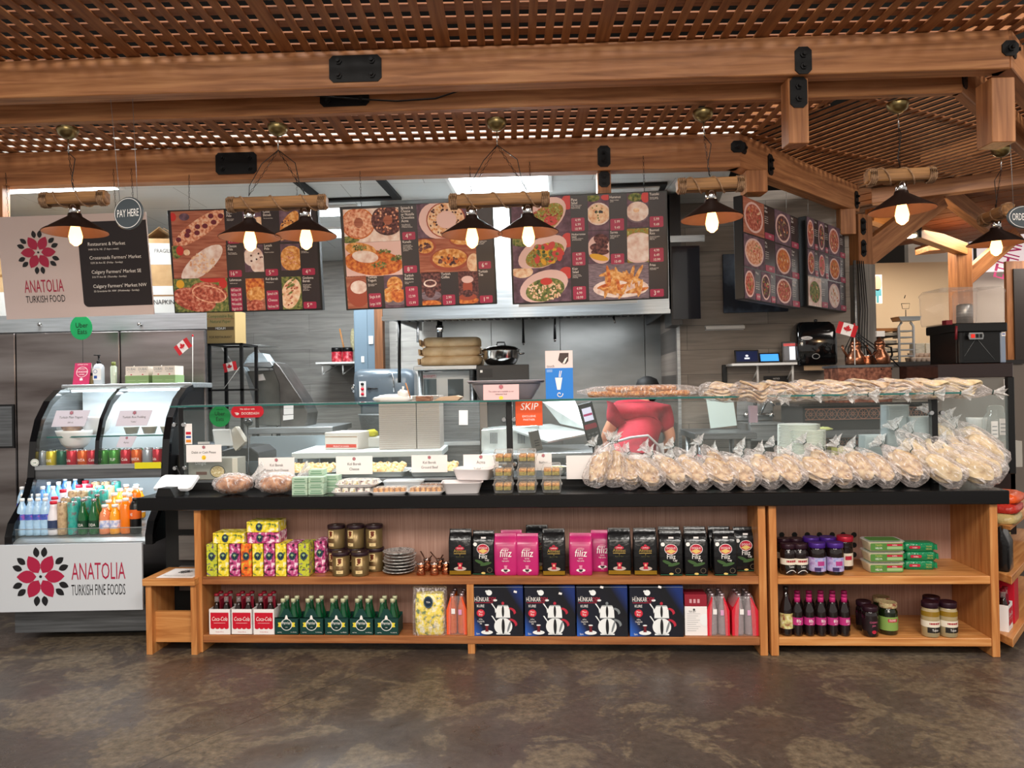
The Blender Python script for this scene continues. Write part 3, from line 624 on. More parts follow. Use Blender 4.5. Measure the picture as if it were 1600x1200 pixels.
prices(t,cv,[(562,375,668,430,['18.99']),(872,368,980,422,['4.75']),(1185,360,1290,418,['3.75']),(572,650,684,705,['16.99']),(884,644,994,700,['5.99']),(1196,642,1308,696,['4.75']),(582,795,690,988,['Half Dozen 3.49','Half Doz. 12.99','Each Spicy 7.49','Mild available','Veggie for 1.00']),(892,822,1002,980,['Spinach 6.99','Cheese','Feta & meat 7.99']),(1208,920,1320,976,['5.99'])])
# --- board 2
t,cv,w,h=board('second menu board from the left, desserts, coffee and tea',520,300,(45,128),(1330,85),(120,992),(1375,925),4.80,0)
P=Pic(t,cv)
P.r(75,150,560,410,P_['white']).e(130,400,90,30,P_['green']).e(205,265,140,130,P_['orng']).e(205,265,130,120,P_['pizza']).e(210,260,38,42,P_['table']).e(450,240,135,125,P_['choc']).many(40,450,240,120,110,8,P_['pizza'],3).e(455,238,38,40,P_['table'])
P.r(95,425,585,690,P_['pink']).e(340,590,250,105,P_['orng'],-6).e(230,480,130,55,P_['gold'],-10).e(270,540,110,50,P_['white'],-8).many(30,390,610,60,30,7,P_['green'],2).many(30,530,550,50,25,7,P_['green'],4).many(30,220,465,60,20,7,P_['green'],5).many(24,430,495,60,14,7,P_['green'],6)
P.r(112,705,300,970,P_['table']).e(220,850,95,110,P_['clay']).e(220,800,80,68,P_['clay']).e(222,795,70,55,P_['white'])
P.r(425,695,605,960,P_['purple']).e(530,900,110,45,P_['slate']).e(470,860,50,60,P_['gold']).e(550,860,60,60,P_['orng']).e(520,770,65,65,P_['gold']).many(10,520,800,70,80,22,P_['orng'],7,20,.3)
P.r(690,110,1130,380,P_['purple']).e(900,250,190,160,P_['pink'],-20).e(940,240,165,150,P_['clay']).e(940,240,155,140,P_['cream']).many(60,940,240,140,130,9,P_['choc'],9).many(50,940,240,145,130,7,P_['gold'],19).e(945,238,85,72,P_['pink'])
P.r(710,390,1205,655,P_['table']).e(770,460,90,70,P_['clay']).e(765,455,75,58,P_['gold']).many(12,765,465,50,35,12,P_['choc'],2).e(1090,405,120,55,P_['clay']).e(1085,400,105,42,P_['gold']).e(975,560,165,95,P_['clay']).e(975,550,145,78,P_['gold']).many(20,960,570,80,40,13,P_['choc'],11).many(16,1000,560,90,40,14,P_['orng'],12).e(1180,590,60,80,P_['cream'])
P.r(735,670,915,935,P_['choc']).e(820,930,90,30,P_['orng']).e(820,860,90,40,P_['slate']).e(815,820,45,60,P_['choc']).e(815,760,55,32,P_['white']).e(815,757,42,20,P_['choc'])
P.r(1045,660,1225,920,P_['choc']).e(1130,900,90,30,P_['orng']).e(1130,870,75,28,P_['clay']).e(1128,790,40,75,P_['clay']).e(1128,840,45,30,P_['choc']).e(1125,725,50,30,P_['pink'])
P.m.build('food_picture',t)
texts(t,cv,[(560,150,27,'Spinach &|Cheese|or Nutella|Chocolate|Acma'),(570,280,11,'Pastry filled with|spinach & cheese|or Nutella chocolate'),(1190,110,24,'Simit'),(1200,148,10,'Sesame bagel'),(580,428,26,'Kunefe'),(584,450,11,'Shredded phyllo|pastry soaked with|layers of cheese|& syrup, baked to|perfection'),(1212,398,26,'Sutlac'),(1200,418,11,'Rice pudding made|with milk, sugar|rice & vanilla'),(294,722,26,'Turkish|Yogurt'),(298,775,11,'Plain yogurt with|light texture'),(600,706,26,'Turkish|Baklava'),(604,755,11,'Phyllo, pistachios|& syrup'),(906,692,26,'Turkish|Coffee'),(1216,670,26,'Turkish|Tea')])
prices(t,cv,[(575,338,688,398,['4.99']),(592,615,706,670,['8.99']),(1215,300,1305,358,['3.99']),(1215,578,1322,634,['6.49']),(304,848,415,960,['Single 8.49','Large 14.99']),(608,788,722,946,['4.99','12.99','15.99']),(918,855,1028,934,['2.99','3.99']),(1228,858,1338,914,['1.99'])])
# --- board 3
t,cv,w,h=board('third menu board from the left, salads, dips, rice and fries',780,300,(80,45),(1395,8),(105,932),(1405,890),4.80,-TH)
P=Pic(t,cv)
P.r(100,50,600,335,P_['purple']).e(570,90,50,60,P_['tom']).e(370,210,215,130,P_['pink'],35).e(390,220,170,95,P_['sal'],35).e(430,240,55,40,P_['tom']).many(30,380,220,120,80,14,P_['meat'],5,None,.5)
P.r(108,345,600,620,P_['purple']).e(190,390,110,60,P_['green']).e(570,400,50,60,P_['tom']).e(360,500,220,120,P_['pink'],25).e(380,520,170,90,P_['sal'],20).many(16,400,510,130,70,30,P_['yel'],5,None,.6).many(12,400,500,140,70,32,P_['tom'],6,None,.7).many(12,400,500,130,70,20,P_['green'],7,None,.7)
P.r(112,632,600,905,P_['purple']).e(190,660,90,50,P_['cream']).e(560,670,60,50,P_['tom']).e(370,780,210,125,P_['pink'],18).e(380,810,165,95,P_['green'],10).many(90,380,815,150,80,8,P_['cream'],8).e(390,740,50,30,P_['tom'])
P.r(738,40,918,320,P_['purple']).e(780,60,60,30,P_['green']).e(890,55,40,25,P_['tom']).e(828,190,100,92,P_['white']).e(828,190,88,80,P_['cream']).many(3,828,175,30,3,12,P_['olive'],2).many(8,828,190,80,70,6,P_['green'],3)
P.r(740,330,918,598,P_['purple']).e(840,480,100,120,P_['pink'],20).e(850,400,65,45,P_['choc'],-20).e(830,460,75,35,P_['choc']).e(840,500,75,28,P_['choc']).e(830,545,80,25,P_['yel'],-15)
P.r(1062,28,1242,300,P_['purple']).e(1130,60,60,35,P_['green']).e(1215,60,35,45,P_['tom']).e(1150,180,98,88,P_['slate']).e(1150,175,92,80,P_['white']).e(1140,165,25,18,P_['cream'])
P.r(1062,315,1242,590,P_['sal']).e(1160,470,150,125,P_['pink']).e(1170,465,140,115,P_['white'])
P.r(742,600,1242,885,P_['slate']).e(1010,800,230,80,P_['white'])
rd=random.Random(4)
for _ in range(34): P.e(1040+rd.uniform(-170,170),755+rd.uniform(-80,70),75,15,P_['gold'] if rd.random()<.7 else P_['orng'],rd.choice([-35,-20,15,75,100,60])); P.k-=.6
P.m.build('food_picture',t)
texts(t,cv,[(602,82,26,'Piyaz|Salad'),(602,122,11,'White kidney beans,|parsley, tomatoes,|onion & dressing'),(920,66,26,'Hummus'),(924,85,11,'Mashed chickpea|spread'),(1248,48,26,'Tsatziki'),(1250,68,11,'Strained yogurt,|mint & garlic dip'),(604,362,20,'Mediterranean|Salad'),(606,394,11,'Cucumber, tomatoes,|onions & dressing'),(924,352,26,'Sarma'),(924,372,11,'Stuffed vine leaves|rolled with rice|& herbs'),(1248,338,26,'Basmati|Rice'),(1250,385,11,'Steamed long grain|basmati rice|fluffy rice'),(608,648,26,'Kisir|Salad'),(610,692,11,'Cracked wheat,|tomatoes, parsley|& dressing'),(1248,622,26,'Fries'),(1250,642,11,'Lightly seasoned|French fries')])
prices(t,cv,[(602,220,714,325,['4.99','6.99','10.99']),(608,502,718,608,['4.99','6.99','10.99']),(612,785,722,892,['4.99','6.99','10.99']),(925,232,1040,325,['5.99','9.49']),(928,518,1040,600,['2.99','10.49']),(1248,218,1362,302,['5.99','9.49']),(1248,475,1364,585,['4.99','6.49','10.99']),(1250,812,1364,872,['3.49'])])
m=MB(); m.box(-.46,.30,.01,.04,-h/2-.02,-h/2,STEEL); m.build('mounting_rail',t)
# --- side boards
def sideboard(label,a,b,h,cells,cx=2):
    a=Vector(a); b=Vector(b); w=(b-a).length; t=thing('menu_board',label,'menu board',(a+b)/2,math.atan2(b.y-a.y,b.x-a.x))
    m=MB(); m.box(-w/2,w/2,0,.06,-h/2,h/2,BLK); m.build('housing',t,bev=.003)
    m=MB(); m.box(-w/2+.012,w/2-.012,-.002,0,-h/2+.012,h/2-.012,mat('menu_charcoal_glossy','#3a3235',.18))
    tm=m
    for (x0,x1,z0,z1,bg,fg,kind) in cells:
        pm=MB(); pr=MB(); X0,X1=(x0-.5)*w,(x1-.5)*w; Z0,Z1=(.5-z1)*h,(.5-z0)*h; px=X0+(X1-X0)*.66
        pm.rect(X0+.006,px,Z0+.006,Z1-.004,-.003,P_[bg]); c=(X0+.006,px,Z0+.006,Z1-.004)
        cx_,cz_=(X0+px)/2,(Z0+Z1)/2; a_,b_=(px-X0)*.44,(Z1-Z0)*.42
        pm.ell(cx_,cz_,a_,b_,-.0034,P_['pink'],0,24,c); pm.ell(cx_,cz_,a_*.86,b_*.86,-.0038,P_[fg],0,24,c)
        rd=random.Random(int(x0*100+z0*10))
        for _ in range(14): pm.ell(cx_+a_*.6*(rd.random()-.5)*2,cz_+b_*.6*(rd.random()-.5)*2,.014,.006,-.0042-.00002*_,P_[rd.choice(['sal','orng','green','cream','tom'])],rd.random()*3,8,c)
        for i,s in enumerate(kind.split('|')): tm.text(s,px+.006,Z1-.03-i*.024,.024,WF,-.004,.8,'LEFT',maxw=(X1-px)*.9)
        for i in range(4): tm.text('grilled & served',px+.006,Z1-.085-i*.014,.011,WF,-.004,.8,'LEFT',maxw=(X1-px)*.85)
        pr.rrect(px+.008,X1-.01,Z0+.008,Z0+.05,-.0035,PR,.008); pr.text('19.99',(px+X1)/2,Z0+.02,.026,WF,-.005,.8,maxw=(X1-px)*.7)
        pm.build('food_picture',t); pr.build('price_tag',t)
    tm.build('panel_face',t)
    m=MB(); 
    for s in (-.35,.35): m.tube([(s*w,.03,h/2),(s*w,.03,h/2+.2)],.0015,STEEL,4)
    m.build('hanging_wire',t)
sideboard('nearer of the two slanted side menu boards, plates of grilled meat',G(1161,391,4.79),G(1248.5,407,5.50),.66,[(0,.53,0,.36,'table','meat','Lamb|Adana'),(.53,1,0,.36,'purple','choc','Beef|Shish'),(0,.53,.36,.69,'purple','pizza','Mix|Grill'),(.53,1,.36,.69,'purple','orng','Doner|Plate'),(0,.27,.69,1,'purple','meat','Wrap'),(.27,.53,.69,1,'purple','choc','Pita'),(.53,1,.69,1,'purple','meat','Iskender|Kebab')])
sideboard('farther of the two slanted side menu boards, partly washed out by glare',G(1261,412,5.52),G(1321,420,6.08),.66,[(0,.27,0,.36,'purple','meat','Soup'),(.27,.53,0,.36,'purple','choc','Kofte'),(.53,1,0,.36,'purple','meat','Chicken|Doner'),(0,.27,.36,.66,'purple','meat','Chili'),(.27,.53,.36,.66,'purple','tom','Beans'),(.53,1,.36,.66,'purple','orng','Lamb|Stew'),(0,.5,.66,1,'white','green','Falafel'),(.5,1,.66,1,'purple','white','Lokum')])
# ================= counter =================
def UX(px,v,z): return K(px,605+(CH-z)*F/(4.283+v),v)[0]
def PM(w,v=0): return w*(4.283+v)/F
def kthing(name,label,cat,px,v,z,drz=0,group=None): return thing(name,label,cat,KW(UX(px,v,z),v,z),-TH+drz,group)
def kplace(px,v,z): return KW(UX(px,v,z),v,z)
KR=-TH; ZC=.915; ZU=.443; ZL=.102; ZG=1.45
QZ=mottle('black_quartz',['#060607','#08080a','#0c0c0d','#38383a'],240,.2,lo=.3,hi=.88)
uL=K(213,790,0)[0]; uR=K(1578,785,0)[0]
m=MB(); m.box(uL,uR,0,.80,.84,ZC,QZ); t=m.build('countertop',bev=.004); tag(t,'long speckled black stone countertop above the two wooden shelf units','countertop',None,O,KR)
LAM=mottle('pink_laminate',['#96705f','#a57f6f','#ae8a7a'],5,.45,(30,1,.6),3)
def shelf_unit(label,ua,ub,dep,div=None,holes=False,pn=PINE):
    t=thing('wooden_shelf_unit',label,'shelf unit',KW(ua,.03,0),KR); W=ub-ua; th=.042
    for x in (0,W-th): m=MB(); m.box(x,x+th,0,dep,0,.838,PINEZ); m.build('side_panel',t,bev=.003)
    m=MB(); m.box(th,W-th,.004,dep,ZU-.045,ZU,pn); m.build('shelf_board',t,bev=.003)
    m=MB(); m.box(th,W-th,.004,dep,ZL-.045,ZL,pn); m.build('shelf_board',t,bev=.003)
    m=MB(); m.box(th,W-th,dep-.012,dep,ZL,.838,LAM)
    if holes:
        for px,py in ((1222,836),(1242,836),(1262,836),(1281,836),(1301,836),(1318,836),(1335,836),(1335,852),(1335,867)):
            u,z=K(px,py,.03+dep-.02); m.ell(u-ua,z,.0165,.0165,dep-.0135,BLKM)
    m.build('back_panel',t)
    if div: 
        m=MB(); m.box(div-ua-.02,div-ua+.02,.002,dep-.02,ZL,ZU-.045,PINEZ); m.build('divider',t); m=MB(); m.box(div-ua-.02,div-ua+.02,.01,.08,0,ZL-.045,PINEZ); m.build('foot',t)
    return t
PINED=wood('reddish_pine','#7d4a28','#9a6036','#ad7344',0,.4)
u1a,u1b=K(304,900,.03)[0],K(1198,900,.03)[0]; u2a,u2b=K(1203,900,.03)[0],K(1561,900,.03)[0]
shelf_unit('long wooden shelf unit under the counter holding tea packs, sodas and teapot boxes',u1a,u1b,.26,K(735,950,.03)[0],False,PINED)
shelf_unit('lighter wooden shelf unit at the right end holding jars, helva and dark bottles',u2a,u2b,.44,None,True)
# dark recess under the left end of the counter
t=thing('dark_base_panel','dark recessed cabinet with grey planks under the left end of the counter','cabinet',KW(uL+.01,.3,0),KR)
m=MB(); m.box(0,u1a-uL-.02,0,.3,0,.838,BLKM); m.build('carcass',t)
m=MB(); 
for k in range(3): m.box(.1,u1a-uL-.04,-.03,-.001,.30+k*.19,.45+k*.19,planks('ash_planks','#6b6561','#55504c',.2,.9)); 
m.build('plank_front',t)
# step stool
t=thing('wooden_step','low wooden step stand with a paper notice on top, left of the long shelf unit','stand',G(262,1012,4.42),-TH); sw=.30; t.location.z=0
a=G(220,905,4.40); b=G(305,905,4.40); sw=b.x-a.x; t.location.x=(a.x+b.x)/2; t.location.y=4.40
m=MB(); m.box(-sw/2,sw/2,0,.30,.405,.445,PINE); m.build('top_board',t,bev=.003)
for x in (-sw/2+.01,sw/2-.035): m=MB(); m.box(x,x+.035,.02,.28,0,.405,PINEZ); m.build('side_board',t)
m=MB(); m.box(-sw/2+.045,sw/2-.035,.06,.085,.06,.24,PINE); m.build('lower_board',t)
m=MB(); m.box(-sw*.28,sw*.42,.03,.25,.446,.448,PAP)
m.T=Matrix.Translation((.02,.13,.449))@Matrix.Rotation(-PI/2,4,'X')@Matrix.Scale(1,4); flower(m,0,.035,.06,0,INK,INK); m.text('Please mind the step',0,-.06,.022,INK,0,maxw=.18); m.T=None
m.build('paper_notice',t)
# ================= shelf goods =================
def sack(m,w,d,secs,mt,n=20,e=.28,cx=0,cy=0,seed=0,jit=0,cap=True):
    """rounded-box body from sections (z, width factor, depth factor)"""
    rd=random.Random(seed); vs=[]
    for z,fw,fd in secs:
        for k in range(n):
            t=2*PI*k/n; c,s=math.cos(t),math.sin(t); j=1+jit*(rd.random()-.5)
            vs.append((cx+math.copysign(abs(c)**e,c)*w/2*fw*j,cy+math.copysign(abs(s)**e,s)*d/2*fd*j,z))
    N_=len(secs); fs=[(j*n+k,j*n+(k+1)%n,(j+1)*n+(k+1)%n,(j+1)*n+k) for j in range(N_-1) for k in range(n)]
    m.add(vs,fs,mt,True)
    if cap: m.add(vs[:n],[tuple(range(n))[::-1]],mt); m.add(vs[-n:],[tuple(range(n))],mt)
NAVY=mat('navy_label','#15263a',.5)
FL={'lime':mottle('floral_lime',['#6b4a86','#b4bd2c','#cfcf3a','#4b6b3a'],38,.45,lo=.36,hi=.62),'yellow':mottle('floral_yellow',['#5d7a3c','#e8cf2e','#f1dd3c','#f4f0c8'],34,.45,lo=.36,hi=.62),
'pink':mottle('floral_magenta',['#2b1a28','#b13a72','#c9558c','#f4dce6'],36,.45,lo=.38,hi=.6),'orange':mottle('floral_orange',['#3f5a22','#e0561f','#f07a2a','#d8c23a'],30,.45,lo=.36,hi=.62)}
def tea_box(k,lying=False):
    w,h=(.062,.19) if not lying else (.19,.062)
    m=MB(); m.box(-w/2,w/2,0,.13,0,h,FL[k]); o=m.build('tea_box',bev=.0015)
    l=MB(); 
    x,z=(0,h*.62) if not lying else (-.02,h*.5)
    l.ell(x,z,.020,.024,-.0012,NAVY); l.ell(x,z,.0165,.0205,-.0016,mat('label_ring','#5d7f8c',.5),ring=.93)
    l.tube([(x,-.002,z-.011),(x,-.002,z+.004)],.0011,mat('tree_print','#8fb07a',.5),4); l.ell(x,z+.006,.009,.007,-.002,mat('tree_print','#8fb07a',.5))
    l.build('oval_label',o)
    if not lying: q=MB(); q.text('MELISSA' if k=='yellow' else 'TEA',0,h*.24,.012,INK,-.0012,.8,maxw=w*.8); q.text('INFUSION',0,h*.18,.008,INK,-.0012,.8); q.build('lettering',o)
    return o
tb_={k:tea_box(k) for k in FL}; used=set()
def putbox(k,label,px,v,z,lying=False,group=None,proto=None):
    key=(k,lying)
    if proto is None: proto=tb_
    if lying:
        o=tea_box(k,True)
    elif key not in used: used.add(key); o=tb_[k]
    else: o=dup(tb_[k])
    tag(o,label,'tea box',group,kplace(px,v,z),KR); return o
names={'lime':'lime green','yellow':'yellow','pink':'magenta','orange':'orange'}
seq=['lime','yellow','pink','orange','yellow','pink','yellow','pink','lime']
for i,k in enumerate(seq): putbox(k,f'{names[k]} floral tea box standing upright, {nth(i,"of nine")}',331+i*18.0,.045,ZU+.001,group='standing floral tea boxes')
putbox('pink','magenta floral tea box standing apart, just left of the gold tins',500,.12,ZU+.001,group='standing floral tea boxes')
putbox('yellow','yellow floral tea box lying flat on the standing row, at the left',357,.05,ZU+.193,True)
putbox('pink','magenta floral tea box lying on the row beneath a yellow one',411,.05,ZU+.193,True)
putbox('yellow','topmost yellow floral tea box, lying on the magenta one',410,.055,ZU+.257,True)
# coffee tins
TIN=mat('tin_bronze','#7d6844',.35,.5); CRE=mat('cream_label','#e3c78f',.5); BRN=mat('brown_print','#6b2f1a',.5); LIDB=mat('tin_lid_dark','#2a1820',.35)
def tin():
    m=MB(); r=.05; m.lathe([(r-.001,0),(r,.004),(r,.118)],TIN,28); o=m.build('coffee_tin')
    l=MB(); l.lathe([(r+.001,.116),(r+.003,.118),(r+.003,.134),(r+.001,.137),(r-.006,.136),(0,.136)],LIDB,28); l.ell(0,0,.001,.001,0,LIDB); l.box(-.012,.006,-.012,-.004,.1365,.137,PAP); l.build('lid',o)
    p=MB(); f=curl(r+.0008)
    def patch(x0,x1,z0,z1,mt,q=None):
        f2=q or f; n=6; vs=[]; 
        for i in range(n+1):
            x=x0+(x1-x0)*i/n; vs+= [f2(x,z0),f2(x,z1)]
        p.add(vs,[(2*i,2*i+2,2*i+3,2*i+1) for i in range(n)],mt)
    patch(-.019,.021,.062,.108,CRE); patch(-.019,.021,.016,.034,CRE)
    g=curl(r+.0014)
    for cx,cz,a,b in ((.002,.086,.010,.013),(.002,.099,.013,.006),(-.006,.07,.006,.004)): 
        p.add([g(cx+a*math.cos(2*PI*k/14),cz+b*math.sin(2*PI*k/14)) for k in range(14)],[tuple(range(14))],BRN)
    p.text('KURUKAHVECI',0,.051,.0085,BRN,0,.8,fn=g); p.text('MEHMET EFENDI',0,.040,.0095,BRN,0,.8,fn=g); p.text('1871',0,.021,.01,BRN,0,.9,fn=g)
    p.build('label',o); return o
t0=tin()
TN=[(527,.16,0,'back row of bottom tins, left',-.4),(556,.16,0,'back row of bottom tins, middle',-.3),(587,.16,0,'back row of bottom tins, right',-.2),(526,.155,.138,'upper row, left',-.45),(556,.155,.138,'upper row, middle',-.45),(585,.155,.138,'upper row, right',0),(533,.052,0,'front pair, left',.1),(563,.052,0,'front pair, right',.1)]
for i,(px,v,dz,s,rz) in enumerate(TN):
    o=t0 if i==0 else dup(t0); tag(o,f'bronze coffee tin with dark lid, {s}','tin','bronze coffee tins',kplace(px,v+.03,ZU+.001+dz),KR+rz)
# silver saucers
SILV=mottle('silver_plate',['#77777a','#c9c9c6','#f0f0ee'],90,.25,m=.6,bump=.5)
m=MB(); m.lathe([(0,.006),(.045,.004),(.055,.0),(.075,.008),(.092,.013),(.095,.017),(.09,.018),(.074,.012),(.055,.005),(0,.009)],SILV,32); s0=m.build('silver_plate'); 
for i in range(7):
    o=s0 if i==0 else dup(s0); tag(o,'ornate silver plate, '+('at the very bottom of the stack' if i==0 else 'topmost of the stack' if i==6 else f'{ORD[i]} from the bottom of the stack'),'plate','stacked silver plates',kplace(623+(i%3)*1.5,.14,ZU+.001+i*.0185),KR+i*.7)
# cezves
def cezve():
    m=MB(); m.lathe([(.024,0),(.027,.003),(.022,.03),(.018,.046),(.024,.062),(.022,.062),(.016,.046),(.02,.03),(.0,.004)],mat('hammered_copper','#c07a58',.2,1,bump=.5,bs=120),24); o=m.build('coffee_pot')
    h=MB(); h.tube([(.02,0,.056),(.045,0,.075),(.075,.0,.10)],.004,mat('twist_handle','#5d3a2c',.4,.6),6); h.build('handle',o)
    b=MB(); b.lathe([(.0225,.060),(.0255,.064),(.0225,.068)],CHROME,24,cap=False); b.build('rim',o); return o
c0=cezve()
for i,(px,v,dz,rz,s) in enumerate([(658,.08,0,.7,'front row, left'),(679,.08,0,1.0,'front row, second'),(697,.10,0,1.2,'front row, right'),(668,.19,0,2.3,'back row, left'),(688,.19,0,2.6,'back row, right')]):
    o=c0 if i==0 else dup(c0); tag(o,f'small copper coffee pot with long handle, {s}','coffee pot','copper coffee pots',kplace(px,v,ZU+.001+dz),KR+rz)
# tea packs
PKB=mat('pack_black','#0d0d0f',.2,bump=.25,bs=25); PKF=mottle('pack_magenta',['#8c1550','#b51e66','#c2256f'],5,.25,stretch=(1,1,.6))
PGRN=mat('print_green','#39562c',.5); PGLD=mat('print_gold','#b89a52',.4,.3); PRED=mat('print_red','#b3223a',.4)
def pack(kind):
    w,h,d={'alt':(.135,.262,.085),'dog':(.132,.25,.085),'fil':(.132,.235,.085)}[kind]; mt=PKF if kind=='fil' else PKB
    m=MB(); sack(m,w,d,[(0,.93,.86),(.006,.98,.96),(.03,1,1),(h*.72,1,.98),(h*.82,.985,.72),(h*.9,.96,.35),(h*.955,.95,.12),(h,.95,.06)],mt,28,.2); o=m.build('tea_pack')
    p=MB(); y=-d/2-.0022
    if kind=='alt':
        p.rect(-w*.46,w*.46,.006,.028,y,GOLD); p.ell(0,h*.60,.026,.011,y,PRED); p.ell(0,h*.65,.008,.006,y,PRED); p.text('CAYKUR',0,h*.587,.011,WINK,y-.0005,.8)
        p.text('Altinbas',0,h*.51,.026,PGLD,y,.85,maxw=w*.75); p.rect(-.035,.035,h*.475,h*.49,y,PGLD); p.text('BLACK TEA',0,h*.40,.010,mat('print_olive','#5d5a34',.5),y,.9); p.text('Y',0,h*.435,.012,PGLD,y)
        p.ell(0,h*.15,.036,.012,y,mat('saucer_print','#b9a79c',.5)); p.poly([(-.014,h*.14),(.014,h*.14),(.010,h*.21),(.015,h*.28),(-.015,h*.28),(-.010,h*.21)],y-.0006,PRED); p.ell(0,h*.225,.006,.008,y-.001,mat('tea_glow','#e8a98a',.4)); p.box(-.012,.008,-.022,-.0215,h*.78,h*.82,PAP)
    elif kind=='dog':
        p.ell(.0,h*.60,.036,.030,y,WINK); p.ell(0,h*.60,.0335,.0275,y-.0004,PRED); p.poly([(-.03,h*.56),(0,h*.605),(.03,h*.56),(0,h*.5)],y-.0008,mat('print_yellow','#d9bb6a',.5)); p.text('DOGUS',0,h*.605,.017,WINK,y-.0012,.85,maxw=.055)
        p.text('Filiz',0,h*.385,.038,WINK,y,.85,maxw=w*.6); p.text('Cay',.022,h*.33,.018,WINK,y,.85); p.ell(-.02,h*.30,.030,.009,y+.0003,PGRN,-.4); p.ell(.015,h*.26,.034,.009,y+.0002,PGRN,.25)
        p.ell(.037,h*.12,.015,.015,y,mat('print_bronze','#6b5f4a',.5),ring=.85); p.ell(-.045,h*.71,.011,.011,y,WINK); p.ell(0,.012,.012,.006,y,mat('print_yellow','#d9bb6a',.5)); p.rect(-w*.46,w*.46,.004,.009,y+.0003,mat('print_dark_green','#12482e',.5)); p.box(-.012,.016,-.03,-.029,h*.83,h*.87,PAP)
    else:
        p.ell(0,h*.645,.022,.008,y,mat('print_pinkish','#d98aa6',.5)); p.text('CAYKUR',0,h*.635,.010,PRED,y-.0005,.8)
        p.text('filiz',0,h*.46,.062,WINK,y,.85,maxw=w*.62,shear=.15); p.text('turist',0,h*.40,.013,WINK,y,.9); p.text('High quality|tea'.split('|')[0],0,h*.345,.010,WINK,y,.85)
        p.ell(0,h*.13,.026,.009,y,WINK); p.ell(0,h*.14,.012,.010,y-.0004,INK); p.poly([(-.009,h*.15),(.009,h*.15),(.007,h*.2),(.010,h*.25),(-.010,h*.25),(-.007,h*.2)],y-.0008,mat('print_pinkish','#d98aa6',.5)); p.text('500 g',0,h*.06,.008,WINK,y,.9)
    p.build('printed_front',o); return o
pk={k:pack(k) for k in ('alt','dog','fil')}; pu=set()
PL=[('alt',721,.06,'at the left end beside the copper pots'),('dog',757,.07,'between a gold-based pack and magenta packs'),('fil',791,.055,'leftmost of the magenta ones'),('fil',825,.055,'second magenta one from the left'),('alt',866,.05,'standing between two pairs of magenta packs'),('alt',840,.17,'half hidden behind, left of the tallest gap'),
('fil',908,.055,'third magenta one from the left'),('fil',941,.14,'rightmost magenta one, pushed farther back'),('alt',968,.06,'right of the magenta packs'),('alt',1008,.055,'with a small white sticker across its glass picture'),('dog',1048,.045,'first of the front trio at the right'),('dog',1087,.045,'middle of the front trio at the right'),('dog',1132,.045,'last of the front trio at the right'),('dog',1163,.14,'set back at the right shelf end'),('dog',1046,.155,'behind the first of the front trio'),('dog',1086,.155,'behind the middle of the front trio'),('dog',1124,.155,'behind the last of the front trio'),('fil',800,.16,'behind the two left magenta packs')]
NM={'alt':'black tea pack with gold base','dog':'black tea pack with a red oval badge','fil':'magenta tea pack with white script'}
for k,px,v,s in PL:
    o=pk[k] if k not in pu else dup(pk[k]); pu.add(k); tag(o,f'{NM[k]}, {s}','tea pack','tea packs on the upper shelf',kplace(px,v+.04,ZU+.001),KR+rnd.uniform(-.05,.05))
# ---- lower shelf ----
CG=mat('cola_dark','#1c0b08',.08,coat=.5); CGL=film('bottle_glass_clear','#dfe8e4',.16,.05,gl=.35); GGL=mat('green_bottle_glass','#0c4a2a',.06,coat=.6); CAPC=mat('cream_cap','#cfd0a8',.35,.2); REDC=mat('cola_red','#c4142c',.4)
def cola_bottle():
    m=MB(); m.lathe([(.026,0),(.028,.01),(.026,.05),(.028,.09),(.026,.13),(.015,.165),(.0125,.18)],CG,16); m.lathe([(.0128,.18),(.012,.215),(.013,.22)],CGL,16); o=m.build('cola_bottle'); c=MB(); c.lathe([(.0145,.216),(.0145,.226),(.012,.229),(0,.229)],mat('cola_cap','#8c1226',.35),14); c.build('cap',o); return o
def cola_carrier():
    w,h,d=.126,.148,.115; t=thing('cola_carrier','','drink carrier'); m=MB()
    for a in ((-w/2,w/2,0,.002),(-w/2,w/2,d-.002,d)): m.box(a[0],a[1],a[2],a[3],0,h,PAP)
    for x in (-w/2,w/2-.002): m.box(x,x+.002,0,d,0,h,PAP)
    m.box(-w/2,w/2,0,d,0,.002,PAP); m.build('carton',t)
    m=MB(); x0,x1=-w/2+.008,w/2-.008; pts=[(x0,.128),(x0,.04)]; n=4
    for i in range(n):
        for k in range(1,6): a=PI*k/6; xx=x0+(x1-x0)*(i+.5-.5*math.cos(a))/n; pts.append((xx,.04-.009*math.sin(a)))
        pts.append((x0+(x1-x0)*(i+1)/n,.04))
    pts.append((x1,.128)); m.poly(pts,-.0008,REDC); m.text('Coca-Cola',0,.08,.034,WINK,-.0016,.72,maxw=.094,shear=.25); m.rect(-.035,.035,.066,.0675,-.0016,WINK)
    m.text('4 bottles 355 mL',0,.012,.009,PRED,-.0008,.8); m.build('red_panel',t)
    m=MB(); m.box(-.001,.001,.008,d-.008,.0,.2,mat('handle_red','#7d1226',.5)); m.box(-.05,.05,d/2-.001,d/2+.001,.13,.21,mat('handle_red','#7d1226',.5)); m.build('handle_divider',t); return t
cc=cola_carrier(); cb=cola_bottle(); first=True
for i,px in enumerate((343.5,378,412.5)):
    o=cc if i==0 else dup(cc); s=('left','middle','right')[i]; tag(o,f'white and red cola carrier, {s} one of three','drink carrier','cola carriers',kplace(px,.045,ZL+.001),KR)
    u=UX(px,.045,ZL)
    for j,(dx,dy) in enumerate(((-.029,.03),(.029,.03),(-.029,.085),(.029,.085))):
        b=cb if first else dup(cb); first=False; tag(b,f'cola bottle in the {s} carrier, {("front left","front right","back left","back right")[j]}','bottle','cola bottles in carriers',KW(u+dx,.045+dy,ZL+.004),KR)
